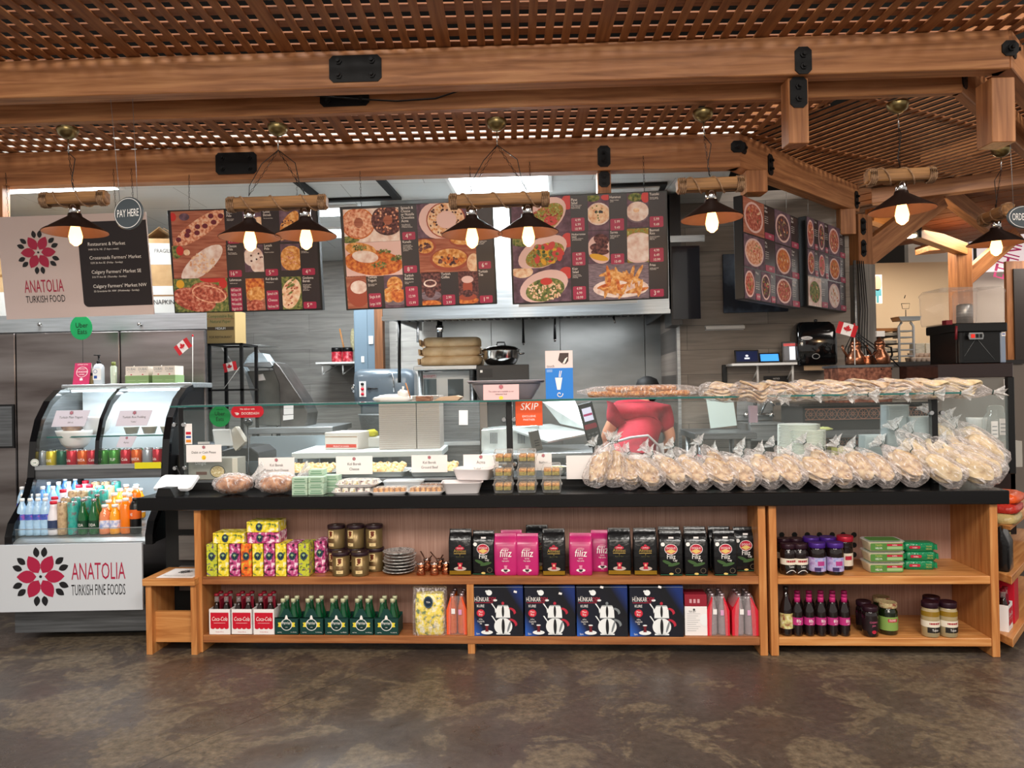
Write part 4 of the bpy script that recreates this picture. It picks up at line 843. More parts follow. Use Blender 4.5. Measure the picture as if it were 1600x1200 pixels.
CARG=mat('carrier_green','#0e3b35',.45); YEL=mat('label_yellow','#e2cf3e',.5)
def perrier_bottle():
    m=MB(); m.lathe([(.028,0),(.03,.01),(.031,.06),(.028,.10),(.016,.14),(.0125,.165),(.0125,.185)],GGL,16); o=m.build('green_bottle'); c=MB(); c.lathe([(.0145,.178),(.0145,.196),(.013,.199),(0,.199)],CAPC,14); c.build('cap',o); return o
def perrier_carrier():
    w,h,d=.139,.112,.125; t=thing('water_carrier','','drink carrier'); m=MB(); 
    for a in ((0,.002),(d-.002,d)): m.box(-w/2,w/2,a[0],a[1],0,h*.9,CARG)
    for x in (-w/2,w/2-.002): m.box(x,x+.002,0,d,0,h*.8,CARG)
    m.box(-w/2,w/2,0,d,0,.002,CARG); m.prism([(-w/2,h*.9),(-w*.3,h*.9),(-.012,h*1.35),(.012,h*1.35),(w*.3,h*.9),(w/2,h*.9),(w/2,h*.85),(-w/2,h*.85)],0,.002,CARG); m.build('carton',t)
    m=MB(); z=h*.52; m.poly([(-.052,z-.012),(-.03,z-.014),(-.03,z+.014),(-.052,z+.012),(-.047,z)],-.0008,YEL); m.poly([(.052,z-.012),(.03,z-.014),(.03,z+.014),(.052,z+.012),(.047,z)],-.0008,YEL)
    m.ell(0,z,.034,.034,-.0012,WINK,n=28); m.ell(0,z,.0305,.0305,-.0016,CARG,n=28); m.text('Perrier',0,z+.002,.026,WINK,-.002,.7,maxw=.054); m.ell(0,z-.014,.022,.01,-.002,mat('carrier_dark','#062a26',.5)); m.text('LIME',0,z-.017,.007,WINK,-.0026); m.poly([(-.01,z+.034),(.01,z+.034),(.004,z+.055),(-.004,z+.055)],-.0012,WINK); m.text('sparkling',-.042,.012,.007,WINK,-.0008); m.text('4 x 330 mL',.042,.012,.008,WINK,-.0008); m.build('logo_print',t)
    return t
pc=perrier_carrier(); pb=perrier_bottle(); first=True
for i in range(5):
    px=448+i*39; o=pc if i==0 else dup(pc); s=ORD[i]; tag(o,f'dark green sparkling water carrier, {nth(i,"of five")}','drink carrier','sparkling water carriers',kplace(px,.045,ZL+.001),KR)
    u=UX(px,.045,ZL)
    for j,(dx,dy) in enumerate(((-.031,.034),(.031,.034),(-.031,.094),(.031,.094))):
        b=pb if first else dup(pb); first=False; tag(b,f'green bottle in the {s} water carrier from the left, {("front left","front right","back left","back right")[j]}','bottle','green sparkling water bottles',KW(u+dx,.045+dy,ZL+.004),KR)
# yellow bagged packs
t=kthing('bag_of_tea_packs','clear bag of yellow packets with a navy oval label, right of the green bottles','bag',673,.09,ZL+.001)
m=MB(); sack(m,.17,.10,[(0,.9,.8),(.01,.98,.95),(.10,1,1),(.2,.97,.9),(.235,.92,.7)],FL['yellow'],24,.4,jit=.04); m.build('packets',t)
m=MB(); sack(m,.195,.12,[(0,1,.9),(.02,1.02,1),(.15,1.0,1),(.24,1.0,.7),(.268,1.02,.3)],BAGM,24,.4,jit=.05,cap=False); m.build('bag_film',t)
m=MB(); m.ell(0,.195,.027,.035,-.062,NAVY); m.ell(0,.195,.024,.031,-.0625,mat('label_ring','#5d7f8c',.5),ring=.93); m.text('TEA',0,.19,.014,WINK,-.063); m.build('oval_label',t)
# shrink packs
def soda_pack(label,px,liq,side,w=.115,v=.06):
    t=kthing('soda_pack',label,'drink pack',px,v,ZL+.001)
    for ix in (0,1):
        for iy in (0,1,2):
            m=MB(); m.lathe([(.024,0),(.026,.01),(.026,.12),(.023,.15),(.0125,.20),(.012,.222)],liq,14,(ix-.5)*.055,.03+iy*.055,0); m.lathe([(.0135,.215),(.0135,.23),(0,.231)],mat('silver_cap','#b9a9ad',.25,.7),12,(ix-.5)*.055,.03+iy*.055,0); m.build('bottle',t)
    m=MB(); m.prism([(-w/2,0),(-w/2,.14),(-.035,.215),(-.03,.215),(-.035,.12),(-.04,0)],.0,.17,side); m.prism([(w/2,0),(w/2,.14),(.035,.215),(.03,.215),(.035,.12),(.04,0)][::-1],.0,.17,side); m.build('side_wrap',t)
    m=MB(); m.rect(-.03,-.008,.12,.15,-.004,PAP); m.rect(.012,.03,.115,.145,-.004,mat('tag_pink','#d89ac0',.5)); m.build('price_sticker',t)
    m=MB(); sack(m,w,.18,[(0,1,1),(.1,1,1),(.16,.9,1),(.215,.66,.96),(.222,.6,.9)],film('shrink_film','#efe6e6',.12,.1,bump=.5,gl=.35),24,.3,cy=.086,cap=False); m.build('shrink_wrap',t); return t
soda_pack('shrink-wrapped pack of orange soda bottles left of the teapot boxes',714,mat('orange_soda','#c85a12',.1,coat=.5),mat('wrap_orange','#e2572c',.35),.118)
soda_pack('red shrink-wrapped pack of clear soda bottles, nearer the white box',1123,mat('clear_soda','#8d8084',.1,coat=.5),mat('wrap_red','#cf1f33',.35),.125)
soda_pack('red shrink-wrapped pack of clear soda bottles at the right end of the lower shelf',1165,mat('clear_soda','#8d8084',.1,coat=.5),mat('wrap_red','#cf1f33',.35),.145)
# teapot boxes
def box_print_mat():
    mm,nt,b=_new('teapot_carton'); N=nt.nodes.new; L=nt.links.new; tc=N('ShaderNodeTexCoord'); mp=N('ShaderNodeMapping'); mp.inputs['Location'].default_value=(.5,0,.0); g=N('ShaderNodeVectorMath'); g.operation='DOT_PRODUCT'; g.inputs[1].default_value=(2.4,0,1.5)
    cr=N('ShaderNodeValToRGB'); e=cr.color_ramp.elements; e.new(.5); e.new(.8)
    for i,(p,c) in enumerate(((0,'#2a62c4'),(.2,'#0d1226'),(.86,'#0a0c14'),(1,'#122a68'))): e[i].position=p; e[i].color=(*srgb(c),1)
    ad=N('ShaderNodeMath'); ad.operation='ADD'; ad.inputs[1].default_value=.34
    L(tc.outputs['Object'],g.inputs[0]); L(g.outputs['Value'],ad.inputs[0]); L(ad.outputs[0],cr.inputs[0]); L(cr.outputs[0],b.inputs['Base Color']); b.inputs['Roughness'].default_value=.35; return mm
TPM=box_print_mat(); SLV=mat('print_silver','#e9ecec',.4); SLG=mat('print_grey','#7b8184',.4)
def pot(m,cx,cz,s,hm,y=-.002):
    e=m.ell; e(cx,cz+.045*s,.052*s,.048*s,y,SLV,n=24); m.rect(cx-.04*s,cx+.04*s,cz-.002*s,cz+.006*s,y,SLV)
    m.poly([(cx-.041*s,cz+.095*s),(cx+.041*s,cz+.095*s),(cx+.038*s,cz+.145*s),(cx+.028*s,cz+.165*s),(cx-.028*s,cz+.165*s),(cx-.038*s,cz+.145*s)],y-.0006,SLV); m.rect(cx-.042*s,cx+.042*s,cz+.091*s,cz+.095*s,y-.001,SLG); m.rect(cx-.033*s,cx+.033*s,cz+.160*s,cz+.163*s,y-.001,SLG)
    e(cx,cz+.045*s,.009*s,.044*s,y-.0012,INK); e(cx,cz+.13*s,.007*s,.032*s,y-.0012,INK); e(cx+.034*s,cz+.045*s,.006*s,.034*s,y-.0012,SLG,-.3)
    e(cx,cz+.176*s,.008*s,.009*s,y,hm)
    for z0 in (.03,.10): m.poly([(cx-.044*s,cz+(z0+.02)*s),(cx-.047*s,cz+(z0+.045)*s),(cx-.068*s,cz+(z0+.075)*s),(cx-.06*s,cz+(z0+.075)*s),(cx-.034*s,cz+(z0+.035)*s)],y-.0002,SLV)
    for z0,r in ((.0,1),(.068,.85)):
        pts=[(cx+(.036+.045*math.sin(a)*r)*s,cz+(z0+.055+.035*math.cos(a)*r)*s) for a in [R(10+12*k) for k in range(8)]]
        m.poly(pts+[(x-.012*s,z-.008*s) for x,z in pts[::-1]],y-.0008,hm)
def tbox(label,px,hm,seed,w=.288):
    t=kthing('teapot_box',label,'box',px,.035,ZL+.001,0,'boxed teapot sets'); h,d=.285,.19
    m=MB(); m.box(-w/2,w/2,0,d,0,h,TPM); m.build('carton',t,bev=.002)
    m=MB(); m.poly([(-w/2,h-.006),(w/2,h-.006),(w/2,h-.004),(-w/2,h-.004)],-.001,mat('worn_edge','#7d8288',.7)); m.text('Teapot Set',0,h+.0,.001,WINK,-.001)
    m.text('HUNKAR',-.135,.198,.036,WINK,-.0012,.56,'LEFT'); m.text('DEM',-.052,.198,.036,PRED,-.0012,.56,'LEFT'); m.rect(-.132,-.03,.190,.193,-.0012,PRED)
    m.ell(-.05,.248,.017,.016,-.0012,SLV); m.ell(-.066,.256,.006,.006,-.0012,SLV); m.ell(-.016,.205,.012,.006,-.0012,SLV)
    for k in (-.1185,-.1115): m.ell(k,.2265,.0018,.0018,-.0012,WINK,n=8)
    m.text('KURE',-.122,.165,.022,WINK,-.0012,.8,'LEFT'); m.ell(-.1,.132,.023,.022,-.0012,mat('badge_red','#c9263a',.4)); m.text('Mavi',-.1,.134,.017,WINK,-.0018,.8); m.text('Boy',-.1,.119,.017,WINK,-.0018,.8)
    m.text('4 Prc',-.1,.092,.013,WINK,-.0012,.8); m.text('Caydanlik',-.1,.080,.013,WINK,-.0012,.8); m.text('Set',-.1,.068,.013,WINK,-.0012,.8)
    m.ell(-.066,.022,.034,.012,-.0012,SLV); m.poly([(-.076,.026),(-.056,.026),(-.06,.046),(-.054,.064),(-.078,.064),(-.072,.046)],-.0018,mat('tea_print','#6b1420',.4)); m.ell(-.066,.064,.0125,.004,-.002,SLV); m.text('5pcs',-.128,.01,.014,WINK,-.0012,.8,'LEFT')
    pot(m,.028,.012,1.0,hm); m.build('printed_front',t)
    m=MB(); m.box(-w/2+.004,w/2-.004,-.001,d*.5,h,h+.002,TPM); m.build('top_flap',t); return t
RH=mat('handle_print','#b3293c',.4)
TB=[tbox('teapot set box with red-handled pot, first from the left',779,RH,1),tbox('teapot set box with red-handled pot, second from the left',860,RH,2),tbox('teapot set box whose pictured pot has silver handles',941.5,SLG,3),tbox('teapot set box with red-handled pot, rightmost of the four',1026.5,RH,4,.30)]
for t_,(x,z) in zip(TB,((.1,.255),(.06,.245),(0,.281),(.02,.282))):
    m=MB(); m.poly([(x-.01,z-.005),(x+.008,z-.009),(x+.011,z+.002),(x-.006,z+.007)],-.0018,PAP); m.build('sticker',t_)
t=kthing('gift_box','white box with a dark red lid band beside the teapot boxes','box',1088,.055,ZL+.001)
m=MB(); w=.125; m.box(-w/2,w/2,0,.12,0,.165,PAP); m.box(-w/2,w/2,0,.12,.165,.232,mat('box_maroon','#8c1f2e',.4)); m.build('carton',t,bev=.002)
m=MB(); 
for k in range(3): m.rect(-.035+k*.022,-.022+k*.022,.185,.207,-.001,mat('maroon_pale','#cf9aa0',.5))
for k in range(9): m.rect(-.05,.0+.012*(k%3),.028+k*.012,.0295+k*.012,-.001,SLG)
m.text('TEA SET',-.02,.132,.014,INK,-.001,.8); m.ell(-.01,.148,.006,.006,-.001,INK); m.ell(.048,.09,.028,.035,-.001,SLV,clip=(-.06,.061,0,.16)); m.build('printed_front',t)
# ---- jars, right unit ----
def jar(name,r,h,lid,body,lab,txt='',tm=None,lr=None,z0=.25,z1=.62,extra=None,shoulder=True):
    lr=lr or r*.86; m=MB()
    m.lathe([(r*.9,0),(r,.006),(r,h*.70),(r*.97,h*.74),(lr*.95,h*.80),(lr*.92,h*.86)],body,24); o=m.build(name)
    l=MB(); l.lathe([(lr,h*.84),(lr*1.03,h*.86),(lr*1.03,h*.98),(lr*.98,h),(lr*.9,h*.995),(0,h*.99)],lid,24); l.build('lid',o)
    p=MB(); p.lathe([(r*1.006,h*z0),(r*1.006,h*z1)],lab,24,cap=False); f=curl(r*1.012)
    if extra:
        for (a,b,c,d,mt) in extra: p.add([f(a+(b-a)*i/5,zz) for i in range(6) for zz in (h*c,h*d)],[(2*i,2*i+2,2*i+3,2*i+1) for i in range(5)],mt)
    if txt: 
        g=curl(r*1.02)
        for i,s in enumerate(txt.split('|')): p.text(s,0,h*(z1-.13-.11*i),h*.085,tm or INK,0,.85,fn=g,maxw=r*1.5)
    p.build('label',o); return o
DK=mat('dark_preserve','#170b0c',.08,coat=.6); PUR=mat('purple_lid','#43207c',.3,.3); DBR=mat('dark_lid','#2c1420',.3,.3); REDL=mat('red_lid','#b01c34',.3,.3)
LW=mat('label_cream','#ddd3c0',.5); LP=mottle('label_blue_pink',['#7f8fc4','#b5a8cc','#8f6aa8'],40)
jd=jar('preserve_jar',.044,.172,DBR,DK,LW,'',None,.040,.34,.54,[(-.035,.035,.22,.34,mat('label_black','#1a1612',.5)),(-.028,.028,.42,.49,mat('label_red','#9c2230',.5))])
p=MB(); f=curl(.0452); p.text('Tahin',0,.172*.25,.016,WINK,0,.85,fn=f); p.add([f(a,.172*(.08+.1*math.sin((a+.03)*52))) for a in [-.03+.006*i for i in range(11)]]+[f(a,.172*(.06+.1*math.sin((a+.03)*52))) for a in [-.03+.006*i for i in range(11)]],[(i,i+1,i+12,i+11) for i in range(10)],WINK); p.build('white_drawing',jd)
jp=jar('preserve_jar',.047,.178,PUR,DK,LP,'',None,.045,.12,.55,[(-.018,.022,.3,.44,mat('label_magenta','#a8387c',.5)),(-.035,-.0,.13,.25,mat('label_berry','#3a2a5c',.5))])
jr=jar('preserve_jar',.042,.19,REDL,DK,LW,'',None,.044,.12,.5,[(-.02,.02,.3,.42,PRED)])
for o,px,v,s,new in ((jd,1228,.06,'dark-lidded preserve jar, front row, cut by the left post',0),(jd,1246,.06,'dark-lidded preserve jar, front row, beside the purple lids',1),(jp,1277,.06,'purple-lidded preserve jar, front row, left',0),(jp,1305,.06,'purple-lidded preserve jar, front row, right',1),(jr,1321,.16,'red-lidded tall preserve jar behind the purple ones',0),(jd,1221,.19,'dark-lidded preserve jar, back row, left',1),(jd,1240,.19,'dark-lidded preserve jar, back row, right',1),(jp,1268,.19,'purple-lidded preserve jar, back row, left',1),(jp,1294,.19,'purple-lidded preserve jar, back row, right',1)):
    q=o if not new else dup(o); tag(q,s,'jar','preserve jars',kplace(px+(4 if px<1260 else 0),v+.05 if v>.1 else v+.03,ZU+.001),KR+.15)
# helva
HG=mat('helva_green','#4f7d3a',.4); HL=mat('helva_beige','#cfc4a4',.5); HGP=mat('helva_wrap_green','#127a4c',.22,bump=.4,bs=50); PIS=mat('pistachio_print','#b5b45a',.5)
def tub():
    w,h,d=.20,.058,.13; m=MB(); sack(m,w,d,[(0,.86,.84),(.004,.88,.88),(h-.008,.98,.97)],HL,28,.22,cy=d/2); o=m.build('helva_tub')
    l=MB(); sack(l,w,d,[(h-.009,1.0,1.0),(h-.005,1.03,1.04),(h,1.0,1.0)],CLAM,28,.22,cy=d/2); sack(l,w,d,[(h-.002,.86,.84),(h+.001,.86,.84)],HG,28,.3,cy=d/2); l.build('lid',o)
    p=MB(); y=.0005; p.rrect(-.09,.09,.006,h-.012,y-.001,HG,.006); p.text('TAHIN',-.045,.03,.016,PIS,y-.0016,.8); p.text('HELVA',-.045,.014,.016,WINK,y-.0016,.8); p.rrect(.0,.085,.03,.042,y-.0016,PRED,.004); p.rrect(.0,.085,.012,.028,y-.0016,mat('helva_pale','#8fb07a',.5),.004); p.text('KOSKA',.042,.032,.010,WINK,y-.0022,.8); p.build('label',o); return o
def hpack():
    w,h,d=.165,.05,.09; m=MB(); sack(m,w,d,[(0,.9,.8),(.006,.98,.95),(h*.6,1,1),(h-.006,.97,.9),(h,.9,.75)],HGP,24,.3,cy=d/2,jit=.03); o=m.build('helva_pack')
    e=MB()
    for s in (-1,1): e.prism([(s*w/2*.96,.012),(s*(w/2+.014),.008),(s*(w/2+.012),h-.01),(s*w/2*.96,h-.012)][::s],.01,d-.01,HGP)
    e.build('crimped_end',o); p=MB(); p.rrect(-.06,.0,.018,.034,-.003,PRED,.006); p.text('KOSKA',-.03,.021,.010,WINK,-.0036,.8); p.text('TAHIN',.045,.027,.013,PIS,-.003,.8); p.text('HELVA',.045,.013,.013,PIS,-.003,.8); p.build('printed_front',o); return o
a,b=tub(),hpack()
for i in range(3):
    s=('bottom','middle','top')[i]; o=a if i==0 else dup(a); tag(o,f'clear-lidded helva tub with green label, {s} of its stack','tub','helva tubs',kplace(1386,.10,ZU+.001+i*.0605),KR+.02)
    o=b if i==0 else dup(b); tag(o,f'green foil helva pack, {s} of its stack','packet','green helva packs',kplace(1438+(i%2)*2,.17,ZU+.001+i*.0515),KR-.05)
# lower right
m=MB(); m.lathe([(.034,0),(.036,.01),(.036,.13),(.03,.17),(.015,.21),(.013,.26)],DK,20); o=m.build('syrup_bottle'); l=MB(); l.lathe([(.0145,.245),(.0145,.27),(0,.271)],mat('cap_dark','#1a1512',.3),14); l.build('cap',o); l=MB(); l.lathe([(.0365,.04),(.0365,.125)],mottle('label_pomegranate',['#e8e0cf','#c9c27a','#7d1c24'],30),20,cap=False); l.build('label',o)
tag(o,'tall dark syrup bottle against the left post of the right unit','bottle',None,kplace(1229,.09,ZL+.001),KR+.5)
PKC=mat('pink_cap','#b8286a',.35); PKL=mat('pink_label','#b02a72',.45)
m=MB(); m.lathe([(.026,0),(.030,.006),(.028,.02),(.031,.035),(.029,.05),(.0295,.06),(.0295,.105),(.031,.115),(.028,.145),(.014,.178),(.0135,.19)],DK,18); s0=m.build('soda_bottle')
l=MB(); l.lathe([(.0165,.186),(.0165,.208),(.015,.211),(0,.211)],PKC,16); l.build('cap',s0); l=MB(); l.lathe([(.0302,.062),(.0302,.104)],PKL,18,cap=False); l.text('80y',0,.078,.024,WINK,0,.8,fn=curl(.0307)); l.text('black',0,.067,.009,WINK,0,.8,fn=curl(.0307)); l.build('label',s0)
k=0
for row,(v,n,z) in enumerate(((.08,5,0),(.15,5,0),(.22,5,0))):
    for i in range(n):
        o=s0 if k==0 else dup(s0); k+=1; tag(o,f'dark soda bottle with magenta cap, {("front","second","back")[row]} row, {nth(i,"of five")}','bottle','magenta-capped soda bottles',kplace(1246.5+i*18.3,v,ZL+.001),KR+.1*i)
jc=jar('cherry_jar',.043,.165,DBR,DK,mat('label_cherry','#1d1014',.4),'CHERRY|JAM',mat('label_pinkish','#c65a7c',.5),.04,.2,.6)
p=MB(); f=curl(.0445); p.add([f(.012*math.cos(2*PI*k/12),.03+.010*math.sin(2*PI*k/12)) for k in range(12)],[tuple(range(12))],PRED); p.build('cherry_mark',jc)
jo=jar('olive_jar',.05,.175,mottle('olive_lid',['#8a7a4a','#b5a478','#7a3a2a'],40),mat('olive_dark','#101a08',.08,coat=.6),mat('label_olive','#7d9a4c',.5),'OLIVES',WINK,.046,.15,.58,[(-.025,.03,.42,.52,PRED)])
jt=jar('tahini_jar',.047,.19,DBR,mat('tahini','#a5946f',.1,coat=.6),LW,'',None,.044,.30,.48,[(-.03,.03,.38,.43,mat('label_red','#9c2230',.5)),(-.04,.04,.14,.30,mat('label_black','#1a1612',.5))])
p=MB(); p.lathe([(.0476,.115),(.0476,.142)],mat('tahini_oil','#8a6a1c',.08,coat=.6),24,cap=False); p.text('Tahin',0,.036,.018,WINK,0,.85,fn=curl(.0484)); p.build('oil_layer',jt)
for o,px,v,s,new in ((jc,1360,.05,'dark cherry jam jar, frontmost of its pair',0),(jc,1350,.15,'dark cherry jam jar behind the front one',1),(jo,1388,.09,'olive jar with green label, front one',0),(jo,1378,.20,'olive jar half hidden behind the front one',1),(jt,1454,.05,'tahini jar with golden oil on top, front left',0),(jt,1482,.05,'tahini jar with golden oil on top, front right',1),(jt,1456,.155,'tahini jar behind the front left one',1)):
    q=o if not new else dup(o); tag(q,s,'jar','jars on the lower right shelf',kplace(px,v+.03,ZL+.001),KR+.1)
# ---- angled side shelf ----
a=G(1563,900,4.13); t=thing('side_shelf','wooden shelf unit turning the corner at the right edge','shelf unit',(2.70,4.11,0),R(48))
for z in (ZU,ZL): m=MB(); m.prism([(0,.004),(1.6,.004),(1.6,.3),(.3,.3)],z-.045,z,PINE,'z'); m.build('shelf_board',t,bev=.003)
m=MB(); m.box(.3,1.6,.3,.312,0,.838,LAM); m.build('back_panel',t)
RS=Matrix.Rotation(R(48),4,'Z')
def side(x,y,z): return Vector((2.70,4.11,z))+(RS@Vector((x,y,0)))
m=MB(); sack(m,.15,.09,[(0,.9,.9),(.01,1,1),(.16,1,1),(.22,.95,.4),(.25,.95,.1)],PKB,24,.3); o=m.build('black_pack'); tag(o,'black foil pack on the upper shelf around the right corner','packet',None,side(.16,.07,ZU+.001),R(48))
m=MB(); m.box(-.06,.06,-.04,.05,0,.18,mat('carton_tan','#b5a06a',.5)); tag(m.build('carton_box',bev=.002),'tan carton behind the black foil pack at the right edge','box',None,side(.31,.1,ZU+.001),R(48))
for i,(c,n) in enumerate((('#b5a06a','olive-yellow'),('#b02a20','red'),('#d0501c','orange-red'))):
    m=MB(); sack(m,.30,.2,[(0,.95,.9),(.012,1,1),(.035,.98,.95),(.05,.8,.6)],mat('bag_'+n,c,.3,bump=.5,bs=40),24,.4,jit=.06); tag(m.build('snack_bag'),f'{n} snack bag in the pile at the right edge, '+('bottom','middle','top')[i],'bag',None,side(.30+i*.05,.10,ZU+.257+i*.052),R(48))
m=MB(); m.prism([(.10,.02),(1.6,.02),(1.6,.3),(.35,.3)],ZU+.235,ZU+.255,PINE,'z'); m.build('bag_rail',t)
o=dup(cc,'red and white cola carrier on the lower shelf around the right corner',side(.18,.04,ZL+.001),R(48),'cola carriers')
for j,(dx,dy) in enumerate(((-.029,.03),(.029,.03))): dup(cb,f'cola bottle in the corner shelf carrier, {("left","right")[j]}',side(.18+dx,.04+dy,ZL+.004),R(48),'cola bottles in carriers')
m=MB(); m.box(-.07,.07,0,.1,0,.25,REDC); tag(m.build('red_drink_box',bev=.003),'tall red drink carton beyond the corner carrier','box',None,side(.38,.04,ZL+.001),R(48))
# ================= sneeze guard =================
TEAL=mat('glass_edge_teal','#1f5f5a',.1,coat=.5)
g0=K(268,632,.2)[0]; g1=K(1500,615,.2)[0]
sg=thing('sneeze_guard','long glass sneeze guard with black posts standing on the counter','sneeze guard',KW(0,0,0),KR)
def glass_slab(x0,x1,y0,y1,z0,z1,name,edge='f'):
    m=MB(); m.box(x0,x1,y0,y1,z0,z1,GLASS)
    if edge=='f': m.box(x0,x1,y0-.0015,y0,z0,z1,TEAL)
    else:
        m.box(x0,x1,y0,y1,z1,z1+.0015,TEAL)
    return m.build(name,sg)
gm=K(795,623,.3)[0]; gl=K(283,690,.30)[0]; gr=K(1461,660,.30)[0]
ga=[g0,K(560,630,.2)[0],K(800,622,.2)[0],K(1130,618,.2)[0],g1]
for i in range(4): glass_slab(ga[i],ga[i+1]-.003,.18,.50,ZG-.01,ZG,'top_glass')
for x in (gl,gm,gr): m=MB(); m.box(x-.018,x+.018,.30,.34,ZC,ZG-.011,BLK); m.build('post',sg,bev=.003)
glass_slab(gl+.02,gm-.02,.295,.301,.99,ZG-.03,'front_glass','t'); glass_slab(gm+.02,gr-.02,.295,.301,.99,ZG-.03,'front_glass','t')
for x in (gl,gm,gr):
    for z in (1.06,1.33):
        for s in (-1,1): m=MB(); m.lathe([(.012,-.02),(.014,-.014),(.014,0),(.006,.002),(.006,.014)],CHROME,14,x+s*.03,.29,z,True,'y'); m.build('glass_clamp',sg)
er=Vector((K(1578,640,.75)[0],.75))
m=MB(); m.prism([(gr+.02,.30),(er.x-.01,.74),(er.x-.016,.745),(gr+.014,.305)],ZC+.03,ZG-.03,GLASS,'z'); m.build('end_glass',sg)
m=MB(); m.box(er.x-.02,er.x+.02,.73,.77,ZC,1.53,BLK); m.build('end_post',sg,bev=.003)
m=MB(); m.box(gl-.02,gr+.02,.345,.70,ZC,.975,BLKM); m.box(gl-.02,gr+.02,.34,.345,.96,.975,STEEL); tag(m.build('display_tray_base'),'black raised base behind the sneeze guard glass carrying the pastry trays','display base',None,O,KR)
# stickers and cards on the front glass
def glass_card(name,label,cat,x0,x1,y0,y1,cols,lines,v=.288,th=.002,logo=True,z=None):
    u0,zz1=K(x0,(y0+y1)/2,v)[0],K(x0,y0,v)[1]; u1=K(x1,(y0+y1)/2,v)[0]; zz0=K((x0+x1)/2,y1,v)[1]; zz1=K((x0+x1)/2,y0,v)[1]
    w,h=u1-u0,zz1-zz0; t=thing(name,label,cat,KW((u0+u1)/2,v,zz0),KR); m=MB(); m.box(-w/2,w/2,0,th,0,h,cols); m.build('card',t)
    m=MB()
    if logo: flower(m,0,h*.86,h*.16,-.001)
    for i,(s,fz,hh) in enumerate(lines): m.text(s,0,h*fz,h*hh,INK,-.001,.85,maxw=w*.88)
    m.build('lettering',t); return t,w,h
t,w,h=glass_card('sign_card','white card on the glass reading Debit or Cash Please','sign',291,346,695,722,PAP,[('Debit or Cash Please',.5,.2)])
m=MB(); m.ell(0,h*.26,h*.13,h*.13,-.001,mat('smile_yellow','#f0c52c',.5)); m.text(':)',0,h*.24,h*.14,INK,-.0016,rot=R(-90)); m.build('smiley',t)
glass_card('sign_card','white card on the glass reading Kol Borek Spinach And Cheese','sign',404,460,715,742.5,PAP,[('Kol Borek',.5,.22),('Spinach And Cheese',.22,.2)])
glass_card('sign_card','white card on the glass reading Kol Borek Cheese','sign',525,582,713,741,PAP,[('Kol Borek',.5,.22),('Cheese',.22,.22)])
glass_card('sign_card','white card on the glass reading Kol Borek Ground Beef','sign',643,699,711,738,PAP,[('Kol Borek',.5,.22),('Ground Beef',.22,.22)])
glass_card('sign_card','white card on the glass reading Acma, behind the foam trays','sign',724,779,710,739,PAP,[('Acma',.5,.24),('Turkish Pastry',.18,.16)])
glass_card('sign_card','white card on the glass behind the baklava tubs','sign',836,862,708,735,PAP,[('Baklava',.4,.2)])
glass_card('menu_sheet','long white sheet on the glass behind the leftmost bread bags','sign',885,1035,711,748,PAP,[('Turkish Bread',.3,.2)])
def sticker(name,label,cat,shape,px0,px1,py0,py1,v,mt,draw):
    cx,cz=K((px0+px1)/2,(py0+py1)/2,v); w=K(px1,py0,v)[0]-K(px0,py0,v)[0]; h=K(px0,py0,v)[1]-K(px0,py1,v)[1]
    t=thing(name,label,cat,KW(cx,v,cz),KR); m=MB()
    if shape=='o': m.prism([(w/2*math.cos(2*PI*k/32),h/2*math.sin(2*PI*k/32)) for k in range(32)],0,.002,mt)
    elif shape=='pill':
        r=h/2; m.prism([((w/2-r)*s+r*math.cos(a),r*math.sin(a)) for s,aa in ((1,range(-90,91,15)),(-1,range(90,271,15))) for a in [R(q) for q in aa]],0,.002,mt)
    else: m.box(-w/2,w/2,0,.002,-h/2,h/2,mt)
    m.build('sticker_sheet',t); m=MB(); draw(m,w,h); m.build('lettering',t); return t
UG=mat('sticker_green','#0c7a3c',.45); UB=mat('text_dark_green','#03130a',.5)
def ub(m,w,h): m.text('Uber',0,h*.04,h*.27,UB,-.001,.9); m.text('Eats',0,-h*.22,h*.27,UB,-.001,.9); m.text('order with',0,h*.3,h*.08,UB,-.001,.9)
sticker('round_sticker','round green delivery sticker with dark lettering on the sneeze guard glass','sticker','o',327,360,634,667,.285,UG,ub)
def dd(m,w,h):
    m.text('We deliver with',0,h*.14,h*.2,WINK,-.001,.95,maxw=w*.7); m.text('DOORDASH',w*.09,-h*.26,h*.3,WINK,-.001,.9,maxw=w*.66)
    m.poly([(-w*.4,-h*.08),(-w*.29,-h*.08),(-w*.25,-h*.17),(-w*.29,-h*.28),(-w*.34,-h*.28),(-w*.37,-h*.2),(-w*.30,-h*.2),(-w*.29,-h*.17),(-w*.35,-h*.16)],-.001,WINK)
sticker('pill_sticker','red pill-shaped delivery sticker on the glass beside the green round one','sticker','pill',361,412,633.5,652.5,.285,mat('sticker_red','#c41428',.45),dd)
def sk(m,w,h):
    m.text('SKIP',0,h*.10,h*.38,WINK,-.001,.95,shear=.18,maxw=w*.76); m.text('EXCLUSIVE',0,-h*.18,h*.11,WINK,-.001,.95); m.text('PARTNER',0,-h*.31,h*.11,WINK,-.001,.95)
    m.poly([(w*.34+.008*a,h*.2+.008*b) for a,b in ((0,1.2),(.4,.6),(1,.7),(.8,.1),(1,-.5),(.1,-.4),(0,-1),(-.1,-.4),(-1,-.5),(-.8,.1),(-1,.7),(-.4,.6))],-.0016,mat('sticker_orange','#e0521c',.45))
sticker('square_sign','square orange exclusive partner sign hanging under the glass shelf','sticker','r',805.5,847.5,624,665,.285,mat('sticker_orange','#e0521c',.45),sk)
